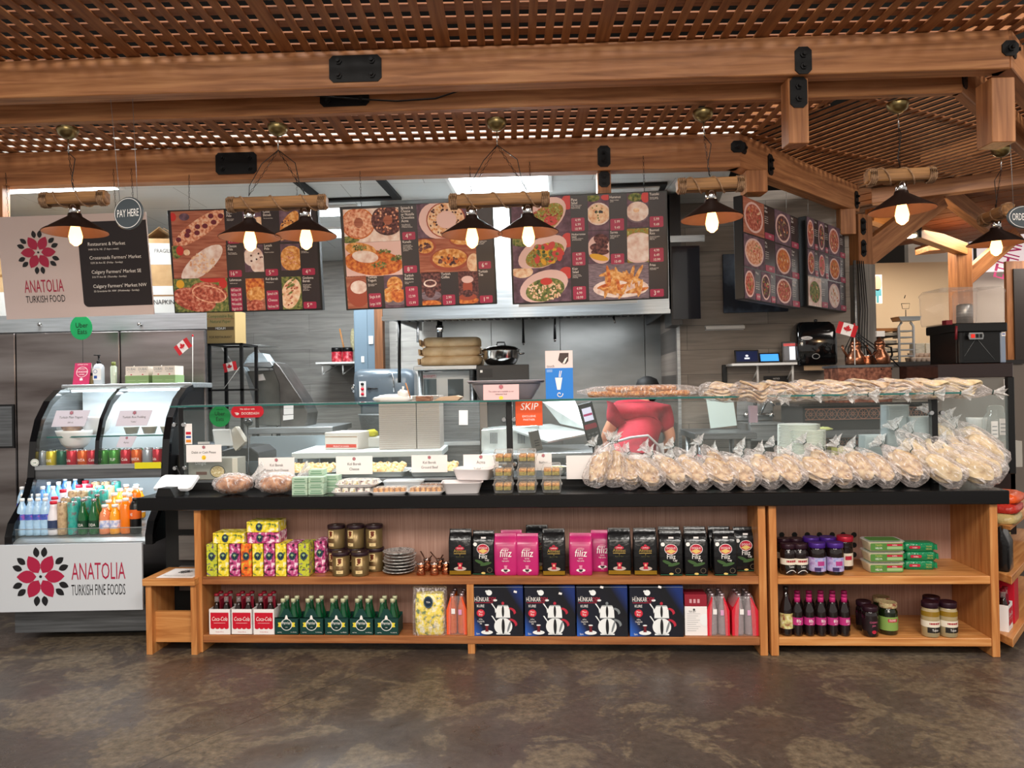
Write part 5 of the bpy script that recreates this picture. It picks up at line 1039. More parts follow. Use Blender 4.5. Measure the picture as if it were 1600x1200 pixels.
t=sticker('payment_stickers','white strip of payment card stickers beside the left glass post','sticker','r',289,300,662,694,.285,PAP,lambda m,w,h:(m.rrect(-w*.36,w*.36,-h*.03,h*.1,-.001,RED,.002),m.rrect(-w*.36,w*.36,-h*.2,-h*.1,-.001,mat('card_blue','#284f9c',.5),.002),m.rrect(-w*.36,w*.36,-h*.42,-h*.28,-.001,mat('card_orange','#e08a2c',.5),.002)))
# ================= goods on the counter =================
TABW=mat('device_white','#dfe2e6',.35); SCR=mat('screen_blue','#7fb0e6',.2,em=.35)
t=kthing('payment_tablet','white payment tablet facing the customers at the left end of the counter','tablet',265,.10,ZC,R(-8))
m=MB(); m.prism([(-.06,0),(.07,0),(.04,.05),(-.04,.05)],-.05,.09,BLKM,'y'); m.build('stand',t)
T0=Matrix.Translation((0,.02,.03))@Matrix.Rotation(R(-52),4,'X')
m=MB(); m.T=T0; m.prism([(-.125,0),(.105,0),(.125,.02),(.125,.12),(-.105,.12),(-.125,.1)],-.012,.012,TABW,'y'); m.build('tablet_body',t,bev=.004)
m=MB(); m.T=T0; m.rrect(.02,.115,.045,.112,-.0125,SCR,.006); m.build('screen',t)
t=kthing('pen_stand','small black pen stand with a coiled cord by the left glass post','stand',287,.24,ZC); m=MB(); m.tube([(0,0,0),(.0,0,.06),(-.03,0,.13),(-.05,0,.16)],.003,BLK,6); m.build('cord',t); m=MB(); m.lathe([(.02,0),(.02,.006),(.006,.01)],CHROME,14); m.build('base',t)
t=kthing('frozen_meal_box','grey food box printed with a dish of noodles, under the debit card sign','box',333,.37,.976); w=K(373,730,.37)[0]-K(296,730,.37)[0]
m=MB(); m.box(-w/2,w/2,0,.12,0,.135,mat('meal_box_grey','#8d8a80',.5)); m.box(w/2-.035,w/2+.0,-.001,.0,.0,.135,mat('meal_box_band','#c9c2b4',.5)); m.build('carton',t,bev=.002)
m=MB(); m.text('Delight',-.115,.095,.03,WINK,-.001,.8,'LEFT'); m.ell(.03,.05,.05,.04,-.001,INK); m.ell(.03,.05,.045,.036,-.0016,mottle('noodles','#d9c79a #b5985c #efe2c0'.split(),60)); m.rect(-.11,-.04,.03,.05,-.001,mat('print_brown','#5d3a2c',.5)); m.build('printed_front',t)
BRD=mottle('brown_bread',['#6b3f26','#99653f','#c08f66'],22,.8,bump=.3)
def lump_bag(label,px,w,rz,seed):
    t=kthing('bagged_loaf',label,'bagged bread',px,.13,ZC+.003,rz)
    m=MB(); m.blob(0,0,.055,w*.42,.085,.055,BRD,18,10,.06,seed); m.blob(.02,.0,.06,w*.40,.08,.05,BRD,18,10,.06,seed+1); m.build('bread',t)
    m=MB(); m.blob(0,0,.062,w*.5,.10,.062,BAGM,22,12,.16,seed+2); m.build('bag',t)
    m=MB(); ruffle(m,(w*.42,.03,.09),(1,.3,.35),.085); m.build('bag_tail',t)
def ruffle(m,p,d,L,n=14,seed=3,w=.55,r0=.012):
    rd=random.Random(seed); p=Vector(p); d=Vector(d).normalized(); e=d.cross(Vector((.2,1,.1))).normalized(); g=d.cross(e); vs=[]; S_=4
    for j in range(S_+1):
        f=j/S_
        for k in range(n):
            a=2*PI*k/n; rr=(r0+L*w*f**1.1)*(1+(.45 if k%2 else -.35)*f*(.6+.8*rd.random()))
            q=p+d*(L*f*(1+.15*(rd.random()-.5)*f))+rr*(math.cos(a)*e+math.sin(a)*g*.7); vs.append(tuple(q))
    m.add(vs,[(j*n+k,j*n+(k+1)%n,(j+1)*n+(k+1)%n,(j+1)*n+k) for j in range(S_) for k in range(n)],RUF,False)
lump_bag('bag of brown bread on the counter, left of two, by the pen stand',365,.245,0,3)
lump_bag('bag of brown bread on the counter, right of two, with silvery glare',434,.265,.1,11)
PG=mat('pale_green_box','#a9c2ac',.5); PGD=mat('pale_green_print','#6f9479',.5)
m=MB(); m.box(-.046,.046,0,.07,0,.034,PG); m.rect(-.035,.035,.006,.014,-.001,PGD); m.rect(-.03,.03,.02,.026,-.001,PGD); q0=m.build('green_box',bev=.0015); k=0
for c,(px,v,n,nm) in enumerate(((468,.05,3,'front left'),(493.5,.06,3,'front middle'),(517,.15,3,'right'),(494,.15,4,'rear middle'))):
    for i in range(n):
        o=q0 if k==0 else dup(q0); k+=1; tag(o,f'small pale green box in the {nm} pile, '+('at the bottom' if i==0 else 'on top' if i==n-1 else f'{ORD[i]} from the bottom'),'box','pale green boxes on the counter',kplace(px,v,ZC+.001+i*.035),KR+.03*(i%2))
TRY=mat('foam_tray_white','#e4e2e2',.45); SWT=mottle('assorted_sweets',['#6d3a4c','#e6dcd0','#f2ece4','#b5a55a'],55,.5,lo=.36,hi=.62); BAK=mottle('baklava',['#8a5420','#c98a3e','#e0b36a'],70,.35,bump=.3); BAKG=mottle('pistachio_layer',['#6f6a24','#9a8a3c','#b5a04c'],90,.6)
def tray(label,px,v,z,w,d,food,n,rz=0,fh=.03,wrap=True,group='wrapped sweet trays',name='sweet_tray'):
    t=kthing(name,label,'tray',px,v,z,rz,group)
    m=MB(); sack(m,w,d,[(0,.86,.84),(.012,.97,.96),(.016,1.02,1.03),(.013,.95,.94),(.006,.85,.83)],TRY,28,.22,cy=d/2,cap=False); sack(m,w,d,[(.004,.86,.84),(.005,.86,.84)],TRY,28,.22,cy=d/2); m.build('foam_tray',t)
    for i in range(n):
        for j in range(2):
            m=MB(); x=-w*.36+w*.72*i/(n-1 or 1); sack(m,w*.72/n*1.0,d*.34,[(0,.95,.95),(fh*.6,1,1),(fh,.85,.85)],food,10,.4,x,d*.3+j*d*.38,seed=i*7+j,jit=.1); m.v=[(a,b,c+.006) for a,b,c in m.v]; m.build('sweet',t)
    if wrap: m=MB(); sack(m,w,d,[(.014,1.01,1.01),(fh+.006,.9,.88),(fh+.01,.7,.65)],CLAM,24,.3,cy=d/2); m.build('cling_film',t)
    return t
tray('lower of two stacked trays of assorted sweets on the counter','549' and 549,.05,ZC+.001,.245,.17,SWT,5,.06)
tray('upper of two stacked trays of assorted sweets on the counter',553,.06,ZC+.043,.245,.17,SWT,5,-.08)
tray('tray of small golden rolls at the counter front, left of two',607,.04,ZC+.001,.22,.13,BAK,6,.08)
tray('tray of small golden rolls at the counter front, right of two',664,.04,ZC+.001,.22,.13,BAK,6,.02)
tray('tray of brown rolls behind the front right one',676,.19,ZC+.001,.20,.10,BRD,6,.0)
t=kthing('clear_tub','empty looking clear lidded tub behind the golden roll trays','tub',628,.19,ZC+.001); m=MB(); sack(m,.24,.12,[(0,.86,.84),(.05,.98,.97),(.053,1.03,1.05),(.058,1.0,1.0)],film('frosted_tub','#dfe6ea',.38,.25,gl=.3),28,.24,cy=.06); m.build('tub_body',t)
FOAM=mat('white_foam','#e2dcdc',.5)
def foam(label,px,v,z,w,d,h,rz):
    t=kthing('foam_container',label,'container',px,v,z,rz,'white foam containers'); m=MB()
    sack(m,w,d,[(0,.80,.76),(.004,.82,.80),(h,.98,.97),(h+.003,1.04,1.05),(h-.003,.95,.93),(.012,.80,.78)],FOAM,28,.22,cy=d/2,cap=False); sack(m,w,d,[(.0,.8,.76),(.012,.8,.78)],FOAM,28,.22,cy=d/2); m.build('tray_body',t)
foam('white foam container at the counter front beside the baklava tubs',722,.03,ZC+.001,.235,.17,.062,.1); foam('white foam container stacked behind and above the front one',736,.13,ZC+.068,.235,.17,.062,-.15)
# clamshell baklava
def clam():
    t=thing('baklava_tub','','food tub'); w=.118; m=MB(); 
    for i in range(2):
        for j in range(2): m.box(-.045+i*.047,-.002+i*.047,.012+j*.047,.055+j*.047,.012,.030,BAKG); m.box(-.045+i*.047,-.002+i*.047,.012+j*.047,.055+j*.047,.030,.045,BAK)
    m.build('baklava_pieces',t,bev=.003)
    m=MB(); sack(m,w,.115,[(0,.84,.84),(.002,.88,.88),(.034,.98,.98),(.037,1.06,1.06),(.040,1.06,1.06),(.043,.97,.97),(.066,.86,.86),(.068,.8,.8)],CLAM,28,.25,cy=.058); m.build('clear_shell',t); return t
c0=clam(); k=0
for nm,px,v,n in (('left',786,.06,3),('middle',823,.06,3),('right',862,.06,2)):
    for i in range(n):
        o=c0 if k==0 else dup(c0); k+=1; tag(o,f'clear tub of baklava in the {nm} stack, '+('bottom one' if i==0 else 'top one' if i==n-1 else f'{ORD[i]} from the bottom'),'food tub','clear tubs of baklava',kplace(px,v,ZC+.001+i*.0835),KR); o.scale=(1,1,1.2)
# ---- bread bags ----
FLT=mottle('flatbread',['#5f4230','#a08265','#bda384','#cdb898'],26,.8,bump=.25,lo=.3,hi=.6); FLC=mottle('pale_flatbread',['#94784f','#b8a078','#c9b48e','#d2c09c'],18,.8,bump=.2,lo=.28,hi=.6)
def bread_bag(fl,seed):
    """flatbreads standing on end inside a tied clear bag; long axis +z"""
    rd=random.Random(seed); t=thing('bread_bag','','bagged bread')
    for i in range(4):
        m=MB(); y=-.036+.022*i; nn=20; vs=[]
        rings=[(0,0),(.6,.0),(.9,.002),(1,.008),(.9,.016),(.6,.019),(0,.019)]
        sh=rd.uniform(-.012,.012); tw=rd.uniform(-.1,.1)
        for r_,h_ in rings:
            for k in range(nn):
                a=2*PI*k/nn; x=.057*r_*math.cos(a)*(1+.05*math.sin(3*a+seed)); z=.112*r_*math.sin(a)*(1+.04*math.sin(2*a+i)); fold=.020*math.sin(x*52+z*26+i*.6+seed)*(.4+.6*r_)
                vs.append((x+sh,y+h_+fold,.120+z+i*.009+x*tw))
        m.add(vs,[(j*nn+k,j*nn+(k+1)%nn,(j+1)*nn+(k+1)%nn,(j+1)*nn+k) for j in range(6) for k in range(nn)],fl,True); m.build('flatbread',t,sub=1)
    m=MB(); sack(m,.165,.115,[(-.004,.35,.3),(0,.6,.6),(.03,.92,.9),(.08,.95,1),(.15,.9,1),(.205,.76,.86),(.25,.56,.66),(.285,.32,.4),(.312,.12,.18)],BAGM,30,.85,seed=seed,jit=.10,cap=False); m.build('bag',t)
    m=MB(); ruffle(m,(0,0,.31),(rd.uniform(-.3,.3),0,1),.055,14,seed,.62); m.build('bag_ruffle',t)
    m=MB(); m.tube([(.012*math.cos(a),.012*math.sin(a),.311) for a in [PI/4*q for q in range(8)]],.003,mat('dark_twist_tie','#1d3a34',.5),5,closed=True); m.tube([(.012,-.008,.311),(.022,-.016,.33)],.002,mat('dark_twist_tie','#1d3a34',.5),5); m.build('twist_tie',t)
    return t
protos=[(bread_bag(FLT,s) if s<4 else bread_bag(FLC,s)) for s in range(6)]; busy=set()
def put_bag(i,label,loc,roll,lean,yaw,group,sc=1):
    p=protos[i]
    if i in busy: p=dup(p)
    busy.add(i); tag(p,label,'bagged bread',group,loc)
    p.rotation_euler=(Matrix.Rotation(KR+yaw,3,'Z')@Matrix.Rotation(-lean,3,'X')@Matrix.Rotation(-roll,3,'Y')).to_euler(); p.scale=(sc,)*3; return p
front=[(915,-5,.35),(952,0,.45),(985,35,.5),(1022,38,.55),(1063,42,.6),(1100,44,.62),(1138,45,.65),(1174,45,.65),(1210,42,.6),(1246,40,.62),(1293,44,.6),(1326,38,.6),(1356,30,.6),(1392,40,.6),(1432,30,.6),(1497,44,.6),(1548,44,.6)]
for i,(px,roll,ln) in enumerate(front):
    pr=4+(i%2) if px>1440 else i%4
    if i==0: roll=-22
    put_bag(pr,f'clear bag of flatbread in the front counter row, {nth(i,"of seventeen")}',kplace(px+9,.055+(i%3)*.012,ZC+.042),R(roll+10),R(30+5*(i%3)),R(-24),'front row of bagged flatbread',(.92 if i<14 else 1.0))
back=[960,1005,1052,1090,1130,1170,1208,1252,1296,1340,1386,1424]
for i,px in enumerate(back):
    put_bag(i%4,f'clear bag of flatbread in the second counter row, {nth(i,"of twelve")}',kplace(px+8,.19,ZC+.045),R(38+5*((i*7)%4)),R(10),R(-25),'second row of bagged flatbread',.84)
for i,(px,v,z,roll) in enumerate(((1462,.2,.03,20),(1506,.22,.06,35),(1548,.25,.06,40),(1590,.3,.06,30),(1500,.36,.09,10),(1560,.42,.10,30),(1586,.14,.02,42))):
    u=UX(min(px,1570),v,ZC); put_bag(4+(i%2),f'pale bread bag heaped at the right counter end, {nth(i,"of seven")}',KW(u,v,ZC+z+.04),R(roll+16),R(22),R(-22),'heap of pale bagged bread',1.05)
# ---- on the glass shelf ----
for i,(px,dz,ang,v,drop) in enumerate([(1118,.0,60,.27,0),(1172,-.03,35,.17,1),(1206,.0,62,.25,0),(1254,.0,66,.24,0),(1290,.0,60,.22,1),(1338,.0,64,.25,0),(1388,.0,62,.23,1),(1428,.0,68,.24,0),(1478,.0,72,.24,0)]):
    p=put_bag((i*3)%4 if i<7 else 5,f'bag of flatbread lying on the glass shelf, {nth(i,"of nine")}',kplace(px-22,v+.10,ZG+.038-.0*dz),0,0,0,'bagged flatbread on the glass shelf',1.0)
    # lying: long axis toward the front-right and down a little
    p.rotation_euler=(Matrix.Rotation(KR,3,'Z')@Matrix.Rotation(R(ang),3,'Z')@Matrix.Rotation(R(98),3,'X')).to_euler()
SIM=mottle('sesame_ring',['#8a4f24','#b97a44','#dcb07a'],70,.8,bump=.5)
t=kthing('sesame_ring_bag','long clear bag of sesame bread rings on the glass shelf above the person in red','bagged bread',995,.22,ZG+.002)
for i,(x,z) in enumerate(((-.17,.02),(.02,.02),(.21,.02),(-.06,.05),(.13,.052))):
    m=MB(); m.tube([(x+.10*math.cos(a),.09+.055*math.sin(a),z+.002*math.sin(3*a)) for a in [2*PI*q/18 for q in range(18)]],.0165,SIM,9,closed=True); m.build('sesame_ring',t)
m=MB(); m.v=[]; 
bm=MB(); bm.T=Matrix.Translation((-.31,.09,.036))@Matrix.Rotation(R(90),4,'Y')@Matrix.Rotation(R(90),4,'Z'); sack(bm,.20,.075,[(-.04,.3,.2),(0,.5,.4),(.06,.85,.8),(.15,1,.95),(.5,1,1),(.62,.95,.8),(.68,.8,.5)],BAGM,26,.7,seed=5,jit=.08,cap=False); bm.build('bag',t)
t=thing('shelf_note_card','pink card on the glass shelf saying the cutlery set is available','sign',kplace(783,.2,ZG+.001),KR)
m=MB(); m.T=Matrix.Rotation(R(-8),4,'X'); w=.213; m.box(-w/2,w/2,0,.002,0,.092,mat('pink_card','#dcb5b8',.6)); m.build('card',t)
m=MB(); m.T=Matrix.Rotation(R(-8),4,'X'); flower(m,0,.078,.022,-.001); m.text('The cutlery set is available to our',0,.046,.014,INK,-.001,.8,maxw=w*.85); m.text('restaurant food',0,.03,.014,INK,-.001,.8); m.ell(0,.012,.013,.011,-.001,mat('smile_yellow','#f0c52c',.5)); m.build('lettering',t)
t=kthing('grey_tub','wide grey plastic tub on the glass shelf behind the pink card','tub',790,.33,ZG+.001)
m=MB(); sack(m,.44,.22,[(0,.72,.7),(.01,.76,.76),(.085,.96,.94),(.10,.98,.97),(.101,1.06,1.08),(.108,1.06,1.08),(.109,.97,.96),(.02,.78,.76)],mat('tub_grey','#6d6a70',.45),32,.35,cy=.1,cap=False); m.build('tub_body',t)
m=MB(); m.box(-.235,.235,-.02,.225,.109,.118,mat('tub_lid_grey','#8f8a90',.45)); m.build('lid',t,bev=.003)
BLU=mat('blue_box','#1277d1',.4)
t=kthing('straw_box','blue and white upright box printed with a cup and straws, on the glass shelf','box',874.5,.2,ZG+.001); w,h=.162,.285
m=MB(); m.box(-w/2,w/2,0,.08,0,h*.64,BLU); m.box(-w/2,w/2,0,.08,h*.64,h,mat('box_pale_pink','#dccfd0',.5)); m.build('carton',t)
m=MB(); m.poly([(-.01+.005,h*.8),(.022,h*.72),(.04,h*.72),(.055,h*.78),(.058,h*.95),(.005,h*.95)],-.001,mat('cup_photo_dark','#3a2c2a',.5)); m.poly([(.028,h*.73),(.034,h*.73),(.052,h*.86),(.046,h*.86)],-.0014,WINK); m.poly([(.02,h*.73),(.026,h*.73),(.044,h*.84),(.038,h*.84)],-.0014,WINK)
m.text('touch',-.05,h*.655,.022,INK,-.001,.9); m.poly([(-.025,h*.44),(.018,h*.44),(.006,h*.19),(-.013,h*.19)],-.001,WINK); m.poly([(-.003,h*.45),(.001,h*.45),(.006,h*.58),(.002,h*.58)],-.001,WINK); m.poly([(.004,h*.45),(.008,h*.45),(.016,h*.58),(.012,h*.58)],-.001,WINK)
m.tube([(.0+(.004+.0025*a)*math.cos(a),-.001,h*.095+(.004+.0025*a)*math.sin(a)) for a in [.5*q for q in range(14)]],.003,WINK,4)
for k in range(3): m.rect(-.074,-.04,h*(.6-.02*k),h*(.608-.02*k),-.001,mat('pale_blue_print','#a9cdf0',.5))
m.build('printed_front',t)
m=MB(); m.box(-.045,.045,0,.1,0,.03,mottle('napkin_brown',['#4a2a20','#7d5440','#a88468'],20,.8,stretch=(1,1,12))); tag(m.build('napkin_stack',bev=.002),'stack of brown napkins on the glass shelf','napkins',None,kplace(661,.28,ZG+.001),KR)
m=MB(); m.prism([(-.09,0),(.06,0),(.08,.02),(.05,.03),(-.05,.022)],0,.12,mat('kraft_paper','#b59a80',.8),'y'); tag(m.build('paper_bags',bev=.002),'folded kraft paper bags lying on the glass shelf','paper bags',None,kplace(700,.3,ZG+.001),KR)
m=MB(); m.blob(0,0,.015,.12,.07,.028,mat('white_cloth','#d6d6d4',.7),18,8,.25,2); m.blob(.06,0,.03,.04,.04,.04,mat('white_cloth','#d6d6d4',.7),12,8,.3,5); m.tube([(.06,0,.04),(.065,0,.09)],.007,mat('white_cloth','#d6d6d4',.7),8); m.tube([(.11,-.01,.02),(.085,-.02,.11)],.004,PINE,6); tag(m.build('cloth_pile'),'crumpled white plastic pile with a wooden stick on the glass shelf','cloth',None,kplace(614,.3,ZG+.003),KR)
# ================= pastry trays behind the glass =================
BOR=mottle('borek_pastry',['#b07a3c','#dcb87c','#f0dcae'],45,.7,bump=.3); 
def ptray(label,x0,x1,v,seed,food=BOR,py=730):
    ua,ub=UX(x0,v,.98),UX(x1,v,.98); w=ub-ua; d=.26; t=thing('pastry_tray',label,'tray',KW((ua+ub)/2,v,.976),KR+rnd.uniform(-.08,.08),'pastry trays behind the glass')
    m=MB(); sack(m,w,d,[(0,.9,.9),(.03,.98,.98),(.034,1.04,1.04),(.03,.95,.95),(.006,.88,.88)],mat('tray_steel_white','#c9ced0',.3,.4),28,.2,cy=d/2,cap=False); sack(m,w,d,[(.003,.9,.9),(.006,.88,.88)],mat('tray_steel_white','#c9ced0',.3,.4),28,.2,cy=d/2); m.build('tray_body',t)
    rd=random.Random(seed); n=int(w/.055)
    for j in range(4):
        for i in range(n):
            m=MB(); m.blob(0,0,0,.030,.026,.02,food,10,6,.15,seed+i+j*9); m.v=[(a-w*.4+w*.8*(i+.5)/n+rd.uniform(-.006,.006),b+.045+j*.055,c+.025+.008*j+rd.uniform(0,.012)) for a,b,c in m.v]; m.build('pastry',t)
ptray('tray of rolled pastries behind the Spinach And Cheese card',420,520,.40,1); ptray('tray of rolled pastries behind the plain Cheese card',527,634,.40,2); ptray('tray of rolled pastries behind the Ground Beef card',640,720,.40,3); ptray('tray of round pastries behind the Acma card',727,775,.40,4)
SALM=mottle('salad_mix',['#2d3f1a','#6b7a34','#c9b878','#8a2c2a'],60,.6,bump=.3)
def bowl(label,px,v,r,h,z,food,cat='bowl',mt=None):
    t=kthing('food_bowl',label,cat,px,v,z); m=MB(); m.lathe([(r*.6,0),(r*.8,h*.3),(r,h),(r*1.02,h),(r*.96,h*.95),(r*.7,h*.4),(0,h*.3)],mt or WHT,24); m.build('bowl',t)
    if food: m=MB(); m.lathe([(r*.93,h*.86),(r*.6,h*1.0),(0,h*1.08)],food,18); m.build('food',t)
bowl('bowl of green salad behind the sheet of paper and bread bags',915,.42,.12,.07,.976,SALM); bowl('bowl of pale salad seen behind the tubs',870,.45,.07,.05,.976,SALM); bowl('bowl of salad near the stainless table, behind bread bags',1030,.42,.1,.08,.976,SALM); bowl('bowl of dark salad behind the middle bread bags',1150,.45,.09,.07,.976,SALM)
t=kthing('red_tongs','red-handled kitchen tongs resting behind the bread bags','tongs',1090,.38,1.045); m=MB(); m.tube([(-.06,0,.03),(0,.0,.045),(.08,0,.02)],.007,RED,6); m.tube([(.08,0,.02),(.16,.02,-.02)],.004,CHROME,6); m.build('tong_arm',t)
# stacks of plates and tubs behind glass
PLW=mat('paper_plate','#dfe3da',.55)
def stack(name,label,px,v,r,n,dz,z0,mt,sq=False,lift=.0,grp=None,nm='of its stack'):
    m=MB(); h=dz*2.2
    if sq: sack(m,r*2,r*1.7,[(0,.9,.9),(h,.99,.99),(h+.002,1.05,1.05),(h+.001,.97,.97),(dz*.5,.88,.88)],mt,24,.25,cy=0,cap=False); sack(m,r*2,r*1.7,[(0,.9,.9),(.001,.89,.89)],mt,24,.25,cy=0)
    else:
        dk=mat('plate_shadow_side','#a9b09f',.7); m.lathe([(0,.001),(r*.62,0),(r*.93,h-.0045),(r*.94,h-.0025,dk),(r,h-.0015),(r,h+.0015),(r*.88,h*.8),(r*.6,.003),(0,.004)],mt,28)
    p=m.build(name)
    for i in range(n):
        o=p if i==0 else dup(p); tag(o,f'{label}, '+('bottom' if i==0 else 'topmost' if i==n-1 else f'number {i+1} from the bottom')+f' {nm}',name.split('_')[-1],grp or label+' stack',kplace(px,v,z0+i*dz),KR)
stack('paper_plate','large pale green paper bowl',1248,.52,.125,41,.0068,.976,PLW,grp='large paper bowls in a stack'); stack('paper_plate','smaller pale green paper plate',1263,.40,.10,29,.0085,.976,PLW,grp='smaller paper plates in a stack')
CT=film('frosted_container','#dfeaec',.55,.3,gl=.3)
stack('plastic_container','clear square container in the tall stack',1398,.5,.068,47,.0082,.976,CT,True,grp='tall stack of clear containers',nm='')
stack('plastic_container','clear square container in the middle stack',1435,.46,.075,37,.0085,.976,CT,True,grp='middle stack of clear containers',nm='')
stack('plastic_container','clear square container in the short stack',1362,.5,.064,24,.0085,.976,CT,True,grp='short stack of clear containers',nm='')
stack('plastic_container','clear container stacked right of the end post',1478,.62,.062,28,.009,.93,CT,True,grp='clear containers right of the post',nm='')
t=kthing('green_carton','yellow-green printed carton behind the bread bags left of the clear tubs','box',1318,.5,.976); m=MB(); m.box(-.07,.07,0,.08,0,.14,mat('carton_lime','#b5b56a',.5)); m.build('carton',t); m=MB(); m.text('COMPOST',0,.10,.022,mat('print_dark_green','#12482e',.5),-.001,.8); m.text('FRIENDLY',0,.075,.022,mat('print_dark_green','#12482e',.5),-.001,.8); m.build('lettering',t)
# ================= curved cooler =================
XL,XR,XM=-3.13,-2.245,-2.70; CW=mat('cooler_black','#0b0b0d',.18,coat=.3)
cs=thing('display_cooler','curved glass drinks cooler with a white branded front at the left','cooler',(0,0,0))
outer=[(5.28,1.585),(5.18,1.565),(5.06,1.49),(4.96,1.37),(4.905,1.23),(4.885,1.08),(4.875,1.0),(4.83,.90),(4.76,.82),(4.68,.74),(4.65,.66),(4.65,.60)]
inner=[(5.30,1.545),(5.20,1.53),(5.085,1.46),(4.99,1.35),(4.94,1.22),(4.92,1.08),(4.91,.99),(4.865,.885),(4.795,.795),(4.72,.72),(4.69,.65),(4.69,.60)]
for x,w_ in ((XL-.01,.045),(XM-.012,.026),(XR-.03,.045)):
    k=6 if x==XM-.012 else len(outer); m=MB()
    for i in range(k-1): m.prism([outer[i],outer[i+1],inner[i+1],inner[i]],x,x+w_,CW,'x')
    m.build('curved_frame' if k>6 else 'glass_divider',cs)
m=MB(); m.prism(inner+[(5.5,.60),(5.5,1.6),(5.3,1.6)],XR-.012,XR,BLK,'x'); m.build('side_wall',cs)
m=MB(); m.prism(inner+[(5.5,.60),(5.5,1.6),(5.3,1.6)],XL,XL+.012,STEELD,'x'); m.build('side_wall',cs)
for a,b in ((XL+.035,XM-.012),(XM+.014,XR-.03)):
    m=MB()
    for i in range(5): 
        p,q=outer[i],outer[i+1]; m.add([(a,p[0]+.008,p[1]),(b,p[0]+.008,p[1]),(b,q[0]+.008,q[1]),(a,q[0]+.008,q[1])],[(0,1,2,3)],GLASS,True)
    m.build('curved_glass',cs)
m=MB(); m.box(XL-.01,XR+.015,5.26,5.62,1.565,1.60,STEELH); m.build('top_ledge',cs,bev=.003)
m=MB(); m.box(XL+.03,XR-.03,4.89,4.92,.985,1.045,STEELD); m.build('shelf_rail',cs); m=MB(); m.box(XL+.03,XR-.03,4.885,4.915,1.047,1.075,STEELH); m.build('shelf_rail',cs)
m=MB(); m.box(XL+.03,XR-.03,4.92,5.45,1.02,1.04,STEELH); m.build('shelf_board',cs)
m=MB(); m.box(XL+.03,XR-.03,5.02,5.45,1.245,1.255,GLASS); m.box(XL+.03,XR-.03,5.019,5.02,1.245,1.255,TEAL); m.build('glass_shelf',cs)
m=MB(); m.box(XL+.03,XR-.03,5.45,5.47,.6,1.58,mat('cooler_back_white','#dfe9ee',.3)); m.build('back_wall',cs)
m=MB(); m.prism([(4.66,.60),(4.66,.62),(4.70,.64),(5.45,.74),(5.45,.60)],XL+.035,XR-.03,STEELH,'x'); m.build('lower_deck',cs)
m=MB(); m.box(XL+.04,XR-.04,4.675,4.679,.62,.70,GLASS); m.box(XL+.04,XR-.04,4.674,4.68,.70,.704,STEELH); m.build('front_lip_glass',cs)
LED=mat('cooler_led','#e9f6ff',.4,em=8)
m=MB(); m.box(XL+.05,XR-.05,4.925,4.95,1.005,1.018,LED); m.box(XL+.05,XR-.05,5.28,5.31,1.548,1.562,LED); m.build('led_strip',cs)
area((XL+XR)/2,4.99,1.0,.75,.06,2.6,(.85,.95,1),(R(20),0,0),'cooler_lamp'); area((XL+XR)/2,5.22,1.535,.75,.06,2.6,(.85,.95,1),(R(-15),0,0),'cooler_lamp')
a=G(-3,852,4.64); b=G(225,952,4.64); pw,ph=b.x-a.x,.37; PWH=mat('panel_white','#c9ced4',.35)
m=MB(); m.box(a.x-.4,b.x,4.625,4.64,b.z+.002,a.z+.002,PWH); m.build('front_panel',cs)
m=MB(); c=G(63.5,901,4.625); flower(m,c.x,c.z,.262,4.6238)
c=G(154,905,4.625); m.text('ANATOLIA',c.x,c.z,.148,CRIM,4.6238,.56,maxw=.33); c=G(154,929.5,4.625); m.text('TURKISH FINE FOODS',c.x,c.z,.095,INK,4.6238,.5,maxw=.33); m.build('logo_print',cs)
m=MB(); m.box(XL+.0,XR-.02,4.72,5.4,.05,.215,STEELD); m.build('kick_plate',cs)
m=MB(); m.box(XL+.3,XR-.1,4.85,5.4,.0,.05,BLKM); m.build('plinth',cs)
c=G(53,723,4.86); m=MB(); m.ell(c.x,c.z,.027,.024,4.868,WHT); m.ell(c.x,c.z,.023,.02,4.8675,UG,ring=.9); m.text('OK',c.x,c.z-.008,.018,UG,4.867); m.build('round_decal',cs)
# things on top of the cooler
def onG(name,label,cat,px,Y,z,rz=0,group=None):
    d=ray(px,600-(-0)); x=G(px,618-(z-CH)*F/Y,Y).x; return thing(name,label,cat,(x,Y,z),rz,group)
TZ=1.601
t=onG('tent_card','pink tent card with a white maple leaf badge on top of the cooler','sign',126,5.30,TZ,R(-4)); m=MB(); m.T=Matrix.Rotation(R(-12),4,'X'); m.box(-.06,.06,0,.003,0,.155,mat('card_crimson','#b8305c',.45)); m.build('front_leaf',t); m=MB(); m.T=Matrix.Translation((0,.07,0))@Matrix.Rotation(R(14),4,'X'); m.box(-.06,.06,0,.003,0,.155,mat('card_back','#e6dcd4',.6)); m.build('back_leaf',t)
m=MB(); m.T=Matrix.Rotation(R(-12),4,'X'); m.ell(0,.09,.042,.038,-.001,WINK,ring=.93); m.text('PROUDLY',0,.108,.012,WINK,-.0014,.9); m.text('CANADIAN',0,.085,.018,WINK,-.0014,.8); m.text('OWNED',0,.068,.012,WINK,-.0014,.9); m.text('SUPPORT LOCAL',0,.14,.011,WINK,-.0014,.9); m.poly([(.012*x,.035+.012*z) for x,z in ((0,1.2),(.4,.6),(1,.7),(.8,.1),(1,-.5),(.1,-.4),(0,-1),(-.1,-.4),(-1,-.5),(-.8,.1),(-1,.7),(-.4,.6))],-.0014,WINK); m.build('lettering',t)
t=onG('round_sign','round green delivery sign on a thin rod above the cooler','sign',129,5.36,TZ); m=MB(); m.tube([(0,.01,0),(0,.01,.32)],.0015,IRON,5); m.build('rod',t)
